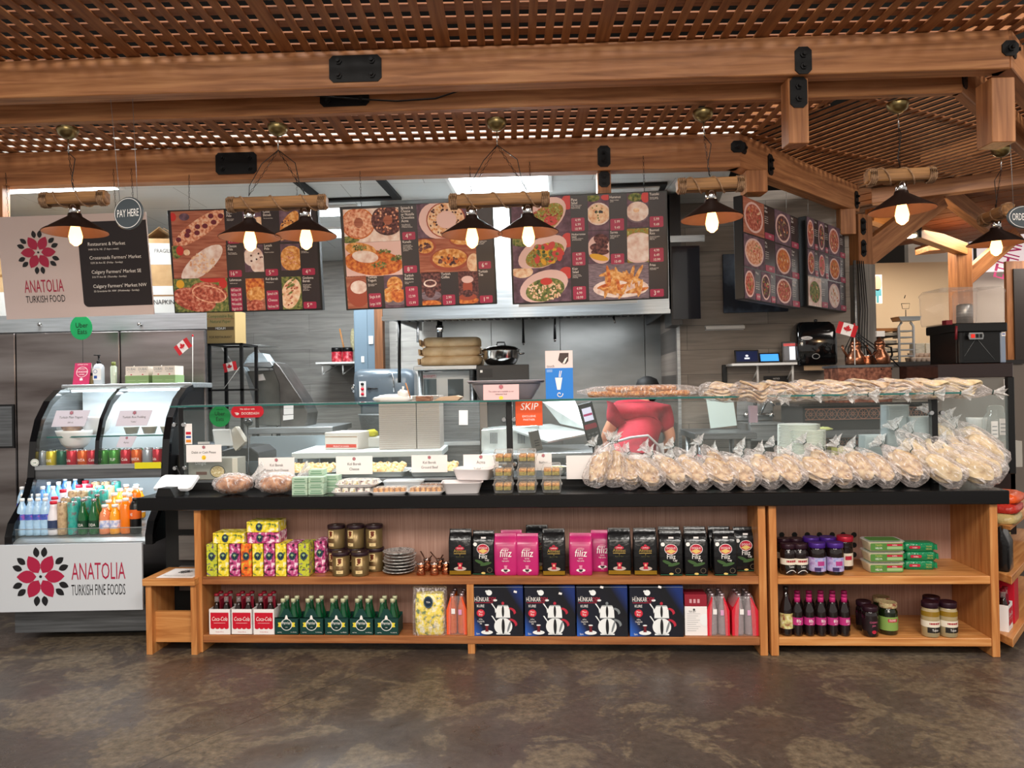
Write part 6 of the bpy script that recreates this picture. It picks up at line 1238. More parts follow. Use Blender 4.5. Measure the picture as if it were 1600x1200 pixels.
m=MB(); m.prism([(-.004+.078*math.cos(2*PI*k/30),.405+.087*math.sin(2*PI*k/30)) for k in range(30)],0,.006,mat('sign_green','#10a05a',.5)); m.build('disc',t); m=MB(); m.text('Uber',0,.405,.05,UB,-.001,.85); m.text('Eats',.004,.36,.05,UB,-.001,.85); m.build('lettering',t)
t=onG('pump_bottle','clear pump bottle of sanitizer with a black pump on the cooler','bottle',155,5.33,TZ); m=MB(); sack(m,.066,.05,[(0,.95,.95),(.004,1,1),(.12,1,1),(.135,.8,.8),(.145,.4,.5)],mat('sanitizer','#c9d3dc',.1,coat=.4),22,.5); m.build('bottle_body',t)
m=MB(); m.lathe([(.014,.143),(.014,.165),(.006,.168),(.006,.2),(.012,.2),(.012,.208),(0,.208)],BLK,14); m.tube([(0,0,.204),(-.034,0,.206)],.004,BLK,6); m.build('pump',t); m=MB(); m.rect(-.03,.028,.03,.11,-.026,WHT); m.rect(-.022,.0,.04,.06,-.0265,mat('card_blue','#284f9c',.5)); m.ell(-.012,.09,.014,.014,-.0265,mat('card_blue','#284f9c',.5),ring=.8); m.build('label',t)
t=onG('small_bottle','small clear bottle with an olive cap between the pump bottle and the green boxes','bottle',178,5.33,TZ); m=MB(); sack(m,.042,.035,[(0,.95,.95),(.12,1,1),(.13,.6,.7)],mat('green_tinted','#b5c2ae',.1,coat=.4),20,.7); m.build('bottle_body',t); m=MB(); m.lathe([(.014,.128),(.015,.155),(0,.157)],mat('olive_cap','#6f7a3a',.4),14); m.build('cap',t)
t=onG('ointment_jar','small jar with a black lid behind the pink tent card','jar',143,5.36,TZ); m=MB(); m.lathe([(.025,0),(.026,.06),(.026,.062)],mat('amber_jar','#b59a6a',.3),16); m.build('jar_body',t); m=MB(); m.lathe([(.028,.062),(.028,.082),(0,.083)],BLK,16); m.build('lid',t)
def dchoc(label,px,rz=0):
    t=onG('chocolate_box',label,'box',px,5.30,TZ,rz,'pale green display boxes on the cooler'); w=.165; G1=mat('box_leaf_green','#7f9c68',.5)
    m=MB(); m.box(-w/2,w/2,0,.13,0,.055,G1); m.box(-w/2+.003,w/2-.003,.003,.127,.055,.12,mat('box_blush','#d9cfc4',.5)); m.prism([(0,.055),(.13,.055),(.13,.13)],-w/2,-w/2+.003,mat('box_cream','#e6e2d2',.5),'x'); m.build('carton',t)
    m=MB()
    for s in (-.04,.04): m.text('DUBAI',s,.092,.026,SLG,.002,.8,maxw=.075); m.text('CHOCOLATE',s,.078,.010,SLG,.002,.8,maxw=.07); m.ell(s,.062,.006,.004,.002,PRED); m.rect(s-.03,s+.03,.02,.022,-.001,mat('leaf_print','#a9bf93',.5))
    m.build('lettering',t)
dchoc('pale green chocolate display box on the cooler, left one',214); dchoc('pale green chocolate display box on the cooler, right one',256,R(-3))
FW=mat('flag_white','#f2eeee',.7); FR=mat('flag_red','#c9202c',.7)
def flag(label,loc,ang,tilt=0,sc=1,pole=.3):
    t=thing('small_flag',label,'flag',loc,0,'small maple leaf flags'); t.rotation_euler=(0,R(tilt),R(-5)); t.scale=(sc,)*3
    m=MB(); m.tube([(0,0,0),(0,0,pole)],.003,WHT,6); m.lathe([(.006,pole-.004),(.007,pole+.006),(0,pole+.012)],FR,8); m.build('pole',t)
    c,s=math.cos(R(ang)),math.sin(R(ang)); L,H=.12,.075
    def q(u,v): return (-(u*c)*1.0-v*s, -.006*math.sin(u*40)-.004, pole-.01-u*s+ (v-H)*c)
    m=MB()
    for a,b,mt in ((0,.25,FR),(.25,.75,FW),(.75,1,FR)):
        vs=[]; 
        for i in range(5): u=L*(a+(b-a)*i/4); vs+=[q(u,0),q(u,H)]
        m.add(vs,[(2*i,2*i+2,2*i+3,2*i+1) for i in range(4)],mt,True)
    m.build('cloth',t)
    m=MB(); pts=[(0,1.3),(.35,.7),(.6,.8),(.5,.25),(.9,.5),(1.25,.1),(.6,-.45),(.1,-.4),(0,-1),(-.1,-.4),(-.6,-.45),(-1.25,.1),(-.9,.5),(-.5,.25),(-.6,.8),(-.35,.7)]
    vs=[q(L/2+.02*x,H/2+.022*z) for x,z in pts]; vs=[(a,b-.004,d) for a,b,d in vs]; m.add(vs,[tuple(range(len(pts)))],FR); m.build('maple_leaf',t)
flag('small red and white flag on a white stick above the cooler',G(301,598,5.33),35,1,1.0,.33)
flag('small flag tucked in the black rack behind the cooler',G(350,608,6.11)+Vector((0,0,.005)),50,38,.95,.26)
# food behind the curved glass
def big_bowl(label,px,Y,z,r,h): t=onG('white_bowl',label,'bowl',px,Y,z,0,'white bowls in the cooler'); m=MB(); m.lathe([(r*.45,0),(r*.7,h*.25),(r*.95,h*.85),(r,h),(r*.96,h),(r*.85,h*.8),(r*.4,.02),(0,.02)],WHT,28); m.build('bowl_body',t)
big_bowl('large white bowl on the upper cooler shelf behind the glass divider',151,5.20,1.257,.11,.12); big_bowl('large white bowl on the lower cooler shelf above the cans',118,5.12,1.17,.12,.12)
t=onG('bread_dome','brown loaf in a clear tub on the upper cooler shelf','food tub',113,5.15,1.257); m=MB(); m.blob(0,0,.06,.07,.06,.05,BRD,16,8,.05,1); m.build('loaf',t); m=MB(); sack(m,.17,.13,[(0,.9,.9),(.07,1,1),(.11,.8,.8)],CLAM,24,.4); m.build('clear_tub',t)
p0=None
for i,px in enumerate((205,233,262)):
    if p0 is None: m=MB(); m.lathe([(.035,0),(.05,.045),(.052,.047),(0,.046)],mat('pudding_cup','#b5ae9c',.3),18); p0=m.build('pudding_cup'); o=p0
    else: o=dup(p0)
    tag(o,f'small pudding cup on the upper cooler shelf, {nth(i,"of three")}','cup','pudding cups',(G(px,640,5.14).x,5.14,1.257),0)
def ccard(label,px0,px1,py0,py1,Y,lines):
    a=G(px0,py1,Y); b=G(px1,py0,Y); w,h=b.x-a.x,b.z-a.z; t=thing('sign_card',label,'sign',((a.x+b.x)/2,Y,a.z)); m=MB(); m.T=Matrix.Rotation(R(-14),4,'X'); m.prism([(-w/2,0),(w/2-.03,0),(w/2,h),(-w/2+.02,h)],0,.002,mat('card_lilac','#d2c9d6',.6)); m.build('card',t)
    m=MB(); m.T=Matrix.Rotation(R(-14),4,'X'); flower(m,0,h*.84,h*.2,-.001); [m.text(s,0,h*f,h*hh,INK,-.001,.85,maxw=w*.8) for s,f,hh in lines]; m.build('lettering',t)
ccard('card reading Turkish Plain Yogurt behind the curved glass',80,138,640,667,4.99,[('Turkish Plain Yogurt',.5,.2),('xxx xx%'.replace('xxx xx%','500 ml'),.2,.14)])
ccard('card reading Turkish Rice Pudding behind the curved glass',180,236,640,666,4.99,[('Turkish Rice Pudding',.5,.2),('"Sutlac"',.22,.14)])
ccard('small card reading Ayran standing among the cans',181,212,681,699,4.985,[('Ayran',.35,.24)])
# drinks
def can(name,col,cap=None,r=.033,h=.122,tx='',tc=WINK,lid='#b9bcc0'):
    m=MB(); m.lathe([(r*.8,0),(r,.006),(r,h-.012),(r*.82,h-.002),(r*.8,h),(0,h-.003)],mat('can_'+name,col,.25,.35),18)
    if tx: m.text(tx,0,h*.4,.026,tc,0,.8,fn=curl(r*1.01),maxw=.09)
    o=m.build('drink_can'); q=MB(); q.lathe([(r*.83,h-.003),(r*.83,h+.001),(r*.7,h-.001),(0,h-.001)],CHROME,18); q.build('lid',o); return o
cans=[('green','#3f8a34','green','7UP'),('silver','#8f97a0','silver',''),('yellow','#c9b52c','lime yellow','VEVE'),('dkgreen','#12503a','dark green',''),('red','#b51c30','red','Cola'),('orange','#d05a1c','orange','FANTA')]
CP={}
def putcan(kind,px,Y,z,label,group):
    k=next(c for c in cans if c[0]==kind)
    if kind not in CP: CP[kind]=can(k[0],k[1],tx=k[3]); o=CP[kind]
    else: o=dup(CP[kind])
    tag(o,label,'can',group,(G(px,618-(z-CH)*F/Y,Y).x,Y,z),rnd.uniform(-.5,.5))
for i,(k,px) in enumerate((('silver',66),('yellow',81),('dkgreen',97),('red',113),('orange',130),('red',145),('green',162),('green',179),('red',197),('orange',214),('silver',231),('red',247))):
    n=next(c for c in cans if c[0]==k)[2]; putcan(k,px,5.0,1.041,f'{n} can behind curved glass, front row, {nth(i,"of twelve")}','cans on the cooler shelf')
for i,(k,px) in enumerate((('silver',74),('green',90),('orange',106),('silver',122),('dkgreen',164),('green',182),('silver',200),('green',216),('red',233),('green',249))):
    n=next(c for c in cans if c[0]==k)[2]; putcan(k,px,5.09,1.041,f'{n} can behind curved glass, second row, {nth(i,"of ten")}','cans on the cooler shelf')
def drink(name,prof,body,cap,capz,lab=None,n=16,tx='',tc=WINK,cr=.016,ch=.022):
    m=MB(); m.lathe(prof,body,n); o=m.build(name); c=MB(); c.lathe([(cr,capz),(cr,capz+ch),(0,capz+ch+.001)],cap,14); c.build('cap',o)
    if lab: z0,z1,r,mt=lab; l=MB(); l.lathe([(r,z0),(r,z1)],mt,n,cap=False); (l.text(tx,0,(z0+z1)/2-.008,.022,tc,0,.8,fn=curl(r*1.01),maxw=.07) if tx else None); l.build('label',o)
    return o
WAT=mat('water_bottle_blue','#a9cdea',.08,0,coat=.6,bump=.5,bs=40)
P2=[(.028,0),(.031,.01),(.029,.04),(.031,.06),(.029,.09),(.031,.12),(.024,.15),(.013,.175),(.013,.185)]
dr={'water':drink('water_bottle',P2,WAT,WHT,.183,(.085,.115,.0318,mottle('water_label',['#2a3f8c','#4a62c4','#d83a7a'],26)),cr=.014,ch=.016),
'ayran':drink('ayran_bottle',[(.03,0),(.034,.01),(.034,.10),(.026,.125),(.02,.15),(.021,.165)],mat('ayran_white','#e2dfe6',.3),RED,.165,(.03,.08,.0345,mat('label_navy_photo','#2c3a5c',.5)),cr=.021,ch=.016),
'tan':drink('tall_can',[(.028,0),(.030,.006),(.030,.165),(.025,.175)],mottle('can_tan',['#a08464','#c4a884','#8a6a4c'],30,.3),CHROME,.174,cr=.025,ch=.003),
'teal':drink('tall_can',[(.028,0),(.030,.006),(.030,.165),(.025,.175)],mottle('can_teal',['#1f8a80','#3aa89c','#7a4c5c'],30,.3),CHROME,.174,cr=.025,ch=.003),
'green':drink('green_soda_bottle',[(.028,0),(.031,.01),(.031,.10),(.018,.14),(.0125,.165),(.0125,.18)],mat('green_glass','#0e5a2c',.06,coat=.6),mat('silver_cap','#b9a9ad',.25,.7),.178,(.03,.075,.0315,mat('label_dark_green','#0c3a22',.5)),cr=.015,ch=.012,tx='SODA'),
'peach':drink('juice_bottle',[(.03,0),(.033,.01),(.033,.09),(.027,.115),(.016,.13),(.016,.145)],mat('peach_juice','#e58a5c',.12,coat=.5),WHT,.143,(.03,.075,.0335,mottle('label_sky',['#5c84c9','#e8e4ec','#d8763c'],26)),cr=.019,ch=.014),
'juice':drink('juice_bottle',[(.03,0),(.033,.01),(.033,.09),(.027,.115),(.016,.13),(.016,.145)],mat('orange_juice','#f0a01c',.12,coat=.5),WHT,.143,(.03,.075,.0335,mottle('label_sky',['#5c84c9','#e8e4ec','#d8763c'],26)),cr=.019,ch=.014),
'orange':drink('orange_carton_bottle',[(.03,0),(.034,.01),(.034,.15),(.02,.175)],mat('orange_bottle','#ef7a14',.2,coat=.4),WHT,.175,None,cr=.018,ch=.015),
'dark':drink('dark_drink_bottle',[(.03,0),(.034,.01),(.034,.15),(.02,.175)],BLK,mat('cap_dark','#1a1512',.3),.175,(.08,.13,.0345,mat('label_orange','#e0641c',.5)),cr=.018,ch=.015,tx='HE'),
'blue':drink('water_bottle',P2,mat('bottle_deep_blue','#5f9fe0',.08,coat=.6,bump=.5,bs=40),WHT,.183,None,cr=.014,ch=.016)}
DN={'water':'clear water bottle with blue-pink label','ayran':'white yogurt drink with red cap','tan':'tall tan can','teal':'tall teal can','green':'green glass soda bottle','peach':'peach juice bottle','juice':'yellow-orange juice bottle','orange':'tall orange drink bottle','dark':'dark bottle with orange label','blue':'light blue water bottle'}
du=set()
rows=[(4.76,.652,'front',[('water',35),('water',47.5),('water',59.5),('water',71),('ayran',84),('tan',98),('teal',114),('green',130),('green',147),('peach',164),('juice',180),('orange',197),('dark',212)]),
(4.85,.668,'second',[('water',36),('water',48),('water',60),('water',72),('ayran',86),('tan',103),('teal',119),('teal',136),('green',152),('juice',170),('juice',186),('orange',203)]),
(4.95,.685,'third',[('water',35),('blue',51),('blue',67),('water',83),('ayran',99),('tan',114),('tan',130),('teal',146),('teal',162),('juice',179),('juice',196),('orange',212)]),
(5.06,.70,'fourth',[('blue',44),('water',60),('blue',76),('blue',92),('water',108),('ayran',124),('ayran',140),('teal',156),('tan',172),('juice',188),('peach',204),('juice',219)]),
(5.17,.715,'back',[('water',54),('blue',70),('water',86),('blue',102),('blue',118),('ayran',134),('tan',150),('tan',166),('teal',182),('peach',198),('juice',214)])]
for Y,z,rn,L in rows:
    for i,(k,px) in enumerate(L):
        sc=1.16; o=dr[k] if k not in du else dup(dr[k]); du.add(k)
        tag(o,f'{DN[k]}, {rn} cooler row, {nth(i,"drink")}','bottle' if 'can' not in DN[k] else 'can','drinks in the open cooler',(G(px,618-(z+.1-CH)*F/Y,Y).x,Y,z),rnd.uniform(-.4,.4)); o.scale=(1,1,sc if z<.67 else 1.25)
t=thing('yellow_tag','yellow price strip on the cooler shelf rail below the cans','sign',(G(231,722,4.875).x,4.875,1.045)); m=MB(); m.box(-.085,.085,-.002,0,0,.04,mat('tag_yellow','#d8cf1c',.45)); m.build('strip',t)
# ================= steel fridge and boxes at the left =================
t=thing('steel_refrigerator','wide stainless steel refrigerator behind the curved cooler','refrigerator',(0,0,0)); FY=5.66
xr=G(324,540,FY).x; x0=-4.5
m=MB(); m.prism([(x0,FY),(xr,FY),(xr-.36,FY+.75),(x0,FY+.75)],.1,2.06,STEELD,'z'); m.build('cabinet',t)
m=MB(); m.box(x0,xr,FY-.02,FY-.001,2.005-.0,2.13,STEELH); m.build('top_panel',t)
SM=mottle('fridge_door_steel',['#6b6260','#8f8886','#a59f9e'],1.3,.22,(.6,1,5),4,m=1,rough2=.4)
xs=[x0,G(30,560,FY).x,G(192,560,FY).x,xr]
for i in range(3): m=MB(); m.box(xs[i]+.004,xs[i+1]-.004,FY-.045,FY-.002,.15,1.995,SM); m.build('door',t,bev=.006)
a=G(2,632,FY-.05); b=G(24,700,FY-.05); m=MB(); m.box(b.x-.20,b.x,FY-.06,FY-.046,b.z,a.z,BLK); m.box(b.x-.185,b.x-.015,FY-.062,FY-.06,b.z+.015,a.z-.015,STEELD); m.build('door_window',t)
for px,py in ((62,507),(218,507)): c=G(px,py,FY-.03); m=MB(); m.lathe([(.012,0),(.014,-.02),(0,-.022)],CHROME,12,c.x,FY-.021,c.z,True,'y'); m.build('latch',t)
KB=mottle('cardboard',['#a5835a','#b8966a','#c4a67c'],6,.85); KBW=mat('box_white_print','#cfd0cc',.7); TAPE=mat('tape_tan','#8f6a40',.4)
def carton(label,x,Y,z,w,d,h,rz=0,band=None,txt=None,openf=False,mt=None,cat='box',name='cardboard_box'):
    t=thing(name,label,cat,(x,Y,z),rz); m=MB(); m.box(-w/2,w/2,0,d,0,h,mt or KB); m.build('carton',t,bev=.003)
    if openf:
        m=MB()
        m.prism([(-w/2,h),(-w*.1,h+w*.33),(-w*.1,h+w*.33+.004),(-w/2-.002,h+.004)],0,d*.9,mt or KB); m.prism([(w/2,h),(w*.02,h+w*.3),(w*.02,h+w*.3+.004),(w/2+.002,h+.004)],0,d*.9,mt or KB); m.build('flap',t)
    m=MB(); m.rect(-w/2+.004,w/2-.004,h*.72,h*.76,-.001,TAPE)
    if band: m.rect(-w/2+.01,w/2-.01,h*band[0],h*band[1],-.0014,band[2])
    if txt:
        for s,fx,fz,hh,mm_ in txt: m.text(s,fx*w,fz*h,hh,mm_,-.002,.85,maxw=w*.85)
    m.build('printed_label',t); return t
TP=2.131
for i,(px,w,h,Y) in enumerate(((30,.62,.42,5.75),(120,.36,.40,5.85))):
    carton(f'pale cardboard box on the refrigerator behind the logo sign, '+('far left' if i==0 else 'behind the left pendant'),G(px,400,Y).x,Y,2.062,w,.4,h+.1,0,(.1,.5,KBW))
carton('open-topped cardboard box on the refrigerator right of the PAY HERE sign',G(254,400,5.7).x,5.71,2.34,.26,.35,.36,R(8),(.45,.9,KBW),[('FRAGILE',0,.7,.04,INK)],True)
carton('white sided box under the open cardboard box on the refrigerator',G(258,450,5.7).x,5.70,2.062,.30,.35,.277,R(4),None,[('NAPKINS',0,.5,.05,INK)],mt=KBW)
# black rack with brown carton
t=thing('black_rack','open black metal rack carrying a tan carton, right of the refrigerator','rack',(0,0,0)); a=G(327,537,6.1); b=G(377,537,6.1)
for x in (a.x,b.x):
    for y in (6.1,6.45): m=MB(); m.box(x-.012,x+.012,y-.012,y+.012,0,a.z,BLK); m.build('upright',t)
for z in (a.z,G(350,608,6.1).z,.95,.4): m=MB(); m.box(a.x-.012,b.x+.012,6.088,6.112,z-.015,z,BLK); m.box(a.x-.012,b.x+.012,6.44,6.46,z-.015,z,BLK); m.box(a.x-.012,a.x+.012,6.112,6.44,z-.015,z,BLK); m.box(b.x-.012,b.x+.012,6.112,6.44,z-.015,z,BLK); m.build('shelf_frame',t)
c=G(345,536,6.12); GT=mat('print_green','#39562c',.5)
carton('tall tan carton with green print standing on the black rack',c.x,6.12,a.z+.001,.235,.25,.27,0,(.40,.50,mat('print_umber','#4a3a24',.6)),[('Compostable Bag',0,.78,.035,GT),('Natural Paper',0,.62,.035,GT),('MEDIUM',0,.42,.026,WINK),('FOR RESTAURANT',0,.16,.026,INK)],mt=mat('carton_kraft','#9c8355',.8))
# wire shelf on left back wall
t=thing('wire_shelf','white wire shelf fixed to the plank wall behind the black rack','shelf',(0,0,0)); p=G(365,541,8.2); q=G(417,541,8.2); z=p.z
m=MB()
for k in range(9): m.tube([(-3.3,8.05+k*.035,z),(q.x,8.05+k*.035,z)],.004,WHT,5)
for k in range(40): x=-3.3+(q.x+3.3)*k/39; m.tube([(x,8.03,z-.03),(x,8.03,z+.003),(x,8.585,z+.003)],.0025,WHT,4)
m.build('wire_grid',t)
for x in (-3.1,q.x-.08): m=MB(); m.tube([(x,8.05,z),(x,8.585,z-.28)],.007,WHT,6); m.build('brace',t)
# dough sheeter
DG=mottle('sheeter_steel',['#5e605d','#787a76','#8c8e89'],3,.4,m=.8)
Yd=6.6
def gpoly(pts,Y): return [((G(x,y,Y).x),(G(x,y,Y).z)) for x,y in pts]
t=thing('dough_sheeter','tall grey steel dough machine with a slanted hopper behind the glass','dough machine',(0,0,0))
m=MB(); m.prism(gpoly([(386,580),(432,578),(438,592),(440,666),(404,664),(398,640),(397,605)],Yd),Yd,Yd+.35,DG); m.build('front_housing',t,bev=.005)
m=MB(); m.prism(gpoly([(424,570),(430,566),(437,573),(470,622),(481,645),(478,666),(438,668),(436,600)],Yd-.05),Yd-.05,Yd+.3,mottle('sheeter_side',['#4c4846','#63605d','#777370'],4,.4,m=.7)); m.build('side_cover',t,bev=.005)
m=MB(); m.prism(gpoly([(379,572),(388,556),(396,550),(410,552),(420,567),(416,571)],Yd+.1),Yd+.1,Yd+.3,film('plastic_cover','#cfdbe2',.4,.2,bump=.5)); m.prism(gpoly([(380,572),(397,600),(400,640),(390,610)],Yd+.1),Yd+.1,Yd+.2,film('plastic_cover','#cfdbe2',.4,.2)); m.build('plastic_cover',t)
m=MB(); m.prism(gpoly([(380,573),(386,567),(424,565),(428,571),(424,574)],Yd-.05),Yd-.08,Yd+.35,STEELH); m.build('top_plate',t,bev=.003)
m=MB(); m.prism(gpoly([(400,586),(411,584),(415,594),(404,595)],Yd-.005),Yd-.008,Yd-.002,PAP); m.prism(gpoly([(443,632),(458,632),(458,647),(443,648)],Yd-.06),Yd-.056,Yd-.052,PAP); m.prism(gpoly([(442,649),(458,648),(458,655),(442,657)],Yd-.06),Yd-.056,Yd-.052,PAP); m.build('sticker',t)
m=MB(); m.tube([G(436,664,6.5),G(425,675,6.5),G(424,700,6.5)],.005,BLK,6); m.build('power_cable',t)
# steel work table, left
def table(name,label,x0,x1,ya,yb,z,th=.05,mt=STEELH,legs=True,cat='table',leg=.02):
    t=thing(name,label,cat,((x0+x1)/2,ya,0),0); w=x1-x0; d=yb-ya
    m=MB(); m.box(-w/2,w/2,0,d,z-th,z,mt); m.build('tabletop',t,bev=.004)
    if legs:
        for sx in (-1,1):
            for y in (.05,d-.05): m=MB(); m.tube([(sx*(w/2-.05),y,0),(sx*(w/2-.05),y,z-th)],leg,STEEL,10); m.build('leg',t)
        m=MB(); m.box(-w/2+.06,w/2-.06,.05,d-.05,.28,.30,mt); m.build('undershelf',t)
    return t
za=G(430,668,6.4).z
table('steel_table','stainless table under the dough machine',G(385,670,6.35).x,G(520,670,6.35).x,6.35,7.1,za)
m=MB(); a=G(392,668,6.2); b=G(560,668,6.2); m.box(a.x,b.x,6.18,6.2,.1,za-.06,mat('grey_blue_panel','#8c9aa2',.5)); tag(m.build('steel_apron'),'pale grey-blue panel under the left stainless table','panel')
# register and terminals
t=kthing('cash_register','dark cash register and drawer seen through the left of the glass','cash register',372,.62,.976); s=.0043
m=MB(); m.prism([(-.27,0),(.05,0),(.14,.03),(.14,.14),(.09,.18),(-.02,.185),(-.12,.16),(-.27,.15)],0,.32,mat('register_black','#15171a',.4)); m.build('register_body',t,bev=.006)
m=MB(); m.box(.02,.27,-.02,.3,-.05,.09,mat('drawer_slate','#39434a',.5)); m.build('cash_drawer',t,bev=.004)
t=kthing('receipt_printer','dark blue-black receipt printer behind the left glass post','printer',316,.6,1.13); m=MB(); m.box(-.08,.1,0,.16,0,.06,mat('printer_navy','#22303f',.35)); m.build('printer_body',t,bev=.008); m=MB(); m.box(-.03,.05,.0,.004,.055,.07,PAP); m.build('receipt',t)
m=MB(); m.box(-.30,.15,.0,.3,0,.14,BLKM); tag(m.build('printer_stand'),'black block carrying the receipt printer','stand',None,kplace(316,.6,.976)+Vector((0,.0,.0)),KR)
t=kthing('pos_tablet','back of a white register tablet tilted behind the round green sticker','tablet',353,.55,1.19,0); m=MB(); m.T=Matrix.Rotation(R(18),4,'X'); m.box(-.08,.045,0,.012,-.02,.10,TABW); m.build('tablet_back',t,bev=.006); m=MB(); m.prism([(.035,.09),(.06,.11),(.125,.01),(.115,.0),(.06,-.05),(.04,-.02)],.01,.07,mat('device_cream','#b9b3a8',.4)); m.build('tablet_stand',t)
m=MB(); m.blob(0,0,0,.03,.03,.025,mat('black_ball','#15181c',.2),16,10); tag(m.build('webcam'),'small round black device behind the red delivery sticker','camera',None,kplace(388,.6,1.325),KR); 
m=MB(); m.lathe([(.03,0),(.03,.01),(.006,.02),(.006,.34)],BLK,12); tag(m.build('camera_stand'),'thin black stand under the small round device','stand',None,kplace(388,.6,.976),KR)
# white table, open carton, pizza boxes
zb=G(560,704,5.6).z
table('white_table','white folding table carrying the open carton and the pizza box stacks',G(458,700,5.55).x,G(692,700,5.55).x,5.5,6.2,zb,.045,mat('table_white','#cdd6d6',.4))
carton('open white and brown carton with a red stripe on the white table',G(533,690,5.7).x,5.7,zb+.001,.27,.28,.13,R(-14),(.12,.32,mat('stripe_red','#c43c28',.5)),[('PRODUCT OF CANADA',0,.16,.014,WINK)],False,mat('carton_white','#c9c4bc',.7))
PZ=mat('pizza_box_grey','#b0a8a0',.75); m=MB(); m.box(-.16,.16,0,.34,0,.0145,PZ); m.box(-.16,.16,-.001,0,.006,.0075,mat('box_seam','#6f6862',.8)); pz=m.build('pizza_box',bev=.002)
for s,(px,n,xx) in enumerate((('left',26,594),('right',26,652))):
    for i in range(n):
        o=pz if (s==0 and i==0) else dup(pz); o.scale=((.86 if s==0 else .53),1,1)
        tag(o,f'flat grey pizza box in the {px} stack, '+('lowest' if i==0 else 'highest' if i==n-1 else f'number {i+1} from the bottom'),'box','flat pizza boxes in two stacks',(G(621 if s==0 else 669,660,5.62).x,5.62,zb+.002+i*.0152),0)
m=MB(); m.blob(0,0,.02,.05,.04,.03,mat('yellow_cloth','#c9c41c',.7),12,8,.3,4); tag(m.build('yellow_cloth'),'bright yellow cloth between the carton and the pizza boxes','cloth',None,(G(581,672,5.9).x,5.9,zb+.09)); m=MB(); m.box(-.08,.06,0,.15,0,.08,KBW); tag(m.build('white_packet',bev=.006),'white packet beside the open carton, under the yellow cloth','packet',None,(G(584,690,5.85).x,5.85,zb+.001))
m=MB(); m.box(-.10,.06,0,.16,0,.003,PAP); tag(m.build('paper_sheet'),'loose paper sheet on the white table','paper',None,(G(578,703,5.52).x,5.52,zb+.001),R(10))
# wall shelf with tins
t=thing('wall_shelf','small white bracket shelf holding two red tins on the plank wall','shelf',(0,0,0)); Ys=7.9; p=G(493,566,Ys); q=G(560,566,Ys)
m=MB(); m.box(p.x,q.x,Ys,8.585,p.z-.02,p.z,WHT); m.build('shelf_board',t)
for px in (504,536): c=G(px,570,Ys+.05); m=MB(); m.tube([(c.x,Ys+.04,p.z-.02),(c.x,Ys+.04,p.z-.13),],.008,WHT,6); m.tube([(c.x,Ys+.04,p.z-.13),(c.x,8.57,p.z-.02)],.006,WHT,6); m.build('bracket',t)
tn=None
for i,px in enumerate((526.5,543.5)):
    if tn is None:
        m=MB(); m.lathe([(.055,0),(.056,.004),(.056,.15)],mottle('tin_red_print',['#7a1220','#c4283a','#e08a8a'],30,.4),22); tn=m.build('food_tin'); l=MB(); l.lathe([(.0565,.11),(.0565,.155),(0,.156)],BLK,22); l.build('rim',tn); o=tn
    else: o=dup(tn)
    tag(o,f'large red tin with black top on the wall shelf, {("left","right")[i]}','tin','red tins on the wall shelf',(G(px,560,8.05).x,8.05,p.z+.001),0)
zt=p.z+.158
t=thing('wooden_spoon','wooden spoon handle standing in the left red tin','spoon',(G(540,543,8.05).x,8.05,zt-.1)); m=MB(); m.tube([(0,0,0),(-.06,0,.3)],.009,PINE,8); m.build('handle',t)
t=thing('brush','pale bristle brush standing in the right red tin','brush',(G(546,543,8.05).x,8.05,zt-.06)); m=MB(); m.blob(.04,0,.14,.03,.02,.12,mottle('bristle',['#a8a07a','#cfc8a4'],50,.9),12,8,.1,1); m.build('bristles',t,); m=MB(); m.tube([(0,0,0),(.02,0,.06)],.01,PINE,8); m.build('handle',t)
# electrical panel and wood post
Yp=7.5; a=G(554,578,Yp); b=G(585,486,Yp)
t=thing('electrical_panel','tall grey-blue electrical panel between the first and second menu boards','electrical panel',(0,0,0)); EB=mat('panel_grey_blue','#6b7f8e',.45)
m=MB(); m.box(a.x,b.x,Yp,Yp+.2,1.5,2.5,EB); m.build('cabinet',t,bev=.004); m=MB(); m.box(a.x+.01,(a.x+b.x)/2+.03,Yp-.006,Yp,1.53,2.45,EB); m.build('door',t,bev=.002); m=MB(); m.box(b.x-.06,b.x-.015,Yp-.012,Yp-.001,1.98,2.06,WHT); m.box(a.x+.07,a.x+.1,Yp-.012,Yp-.006,1.8,1.86,WHT); m.build('switch_label',t)
m=MB(); m.tube([(b.x+.04,Yp+.1,1.5),(b.x+.04,Yp+.1,2.95)],.03,STEELD,10); m.build('conduit',t)
a=G(588,578,7.45); b=G(601,578,7.45); m=MB(); m.box(0,b.x-a.x,0,.12,0,3.0-.0,wood('dark_wood_post','#5f3a20','#7a4c2a','#8f5c36',2,.5)); tag(m.build('wood_post',bev=.003),'brown wooden post beside the electrical panel','post',None,(a.x,7.38,0))
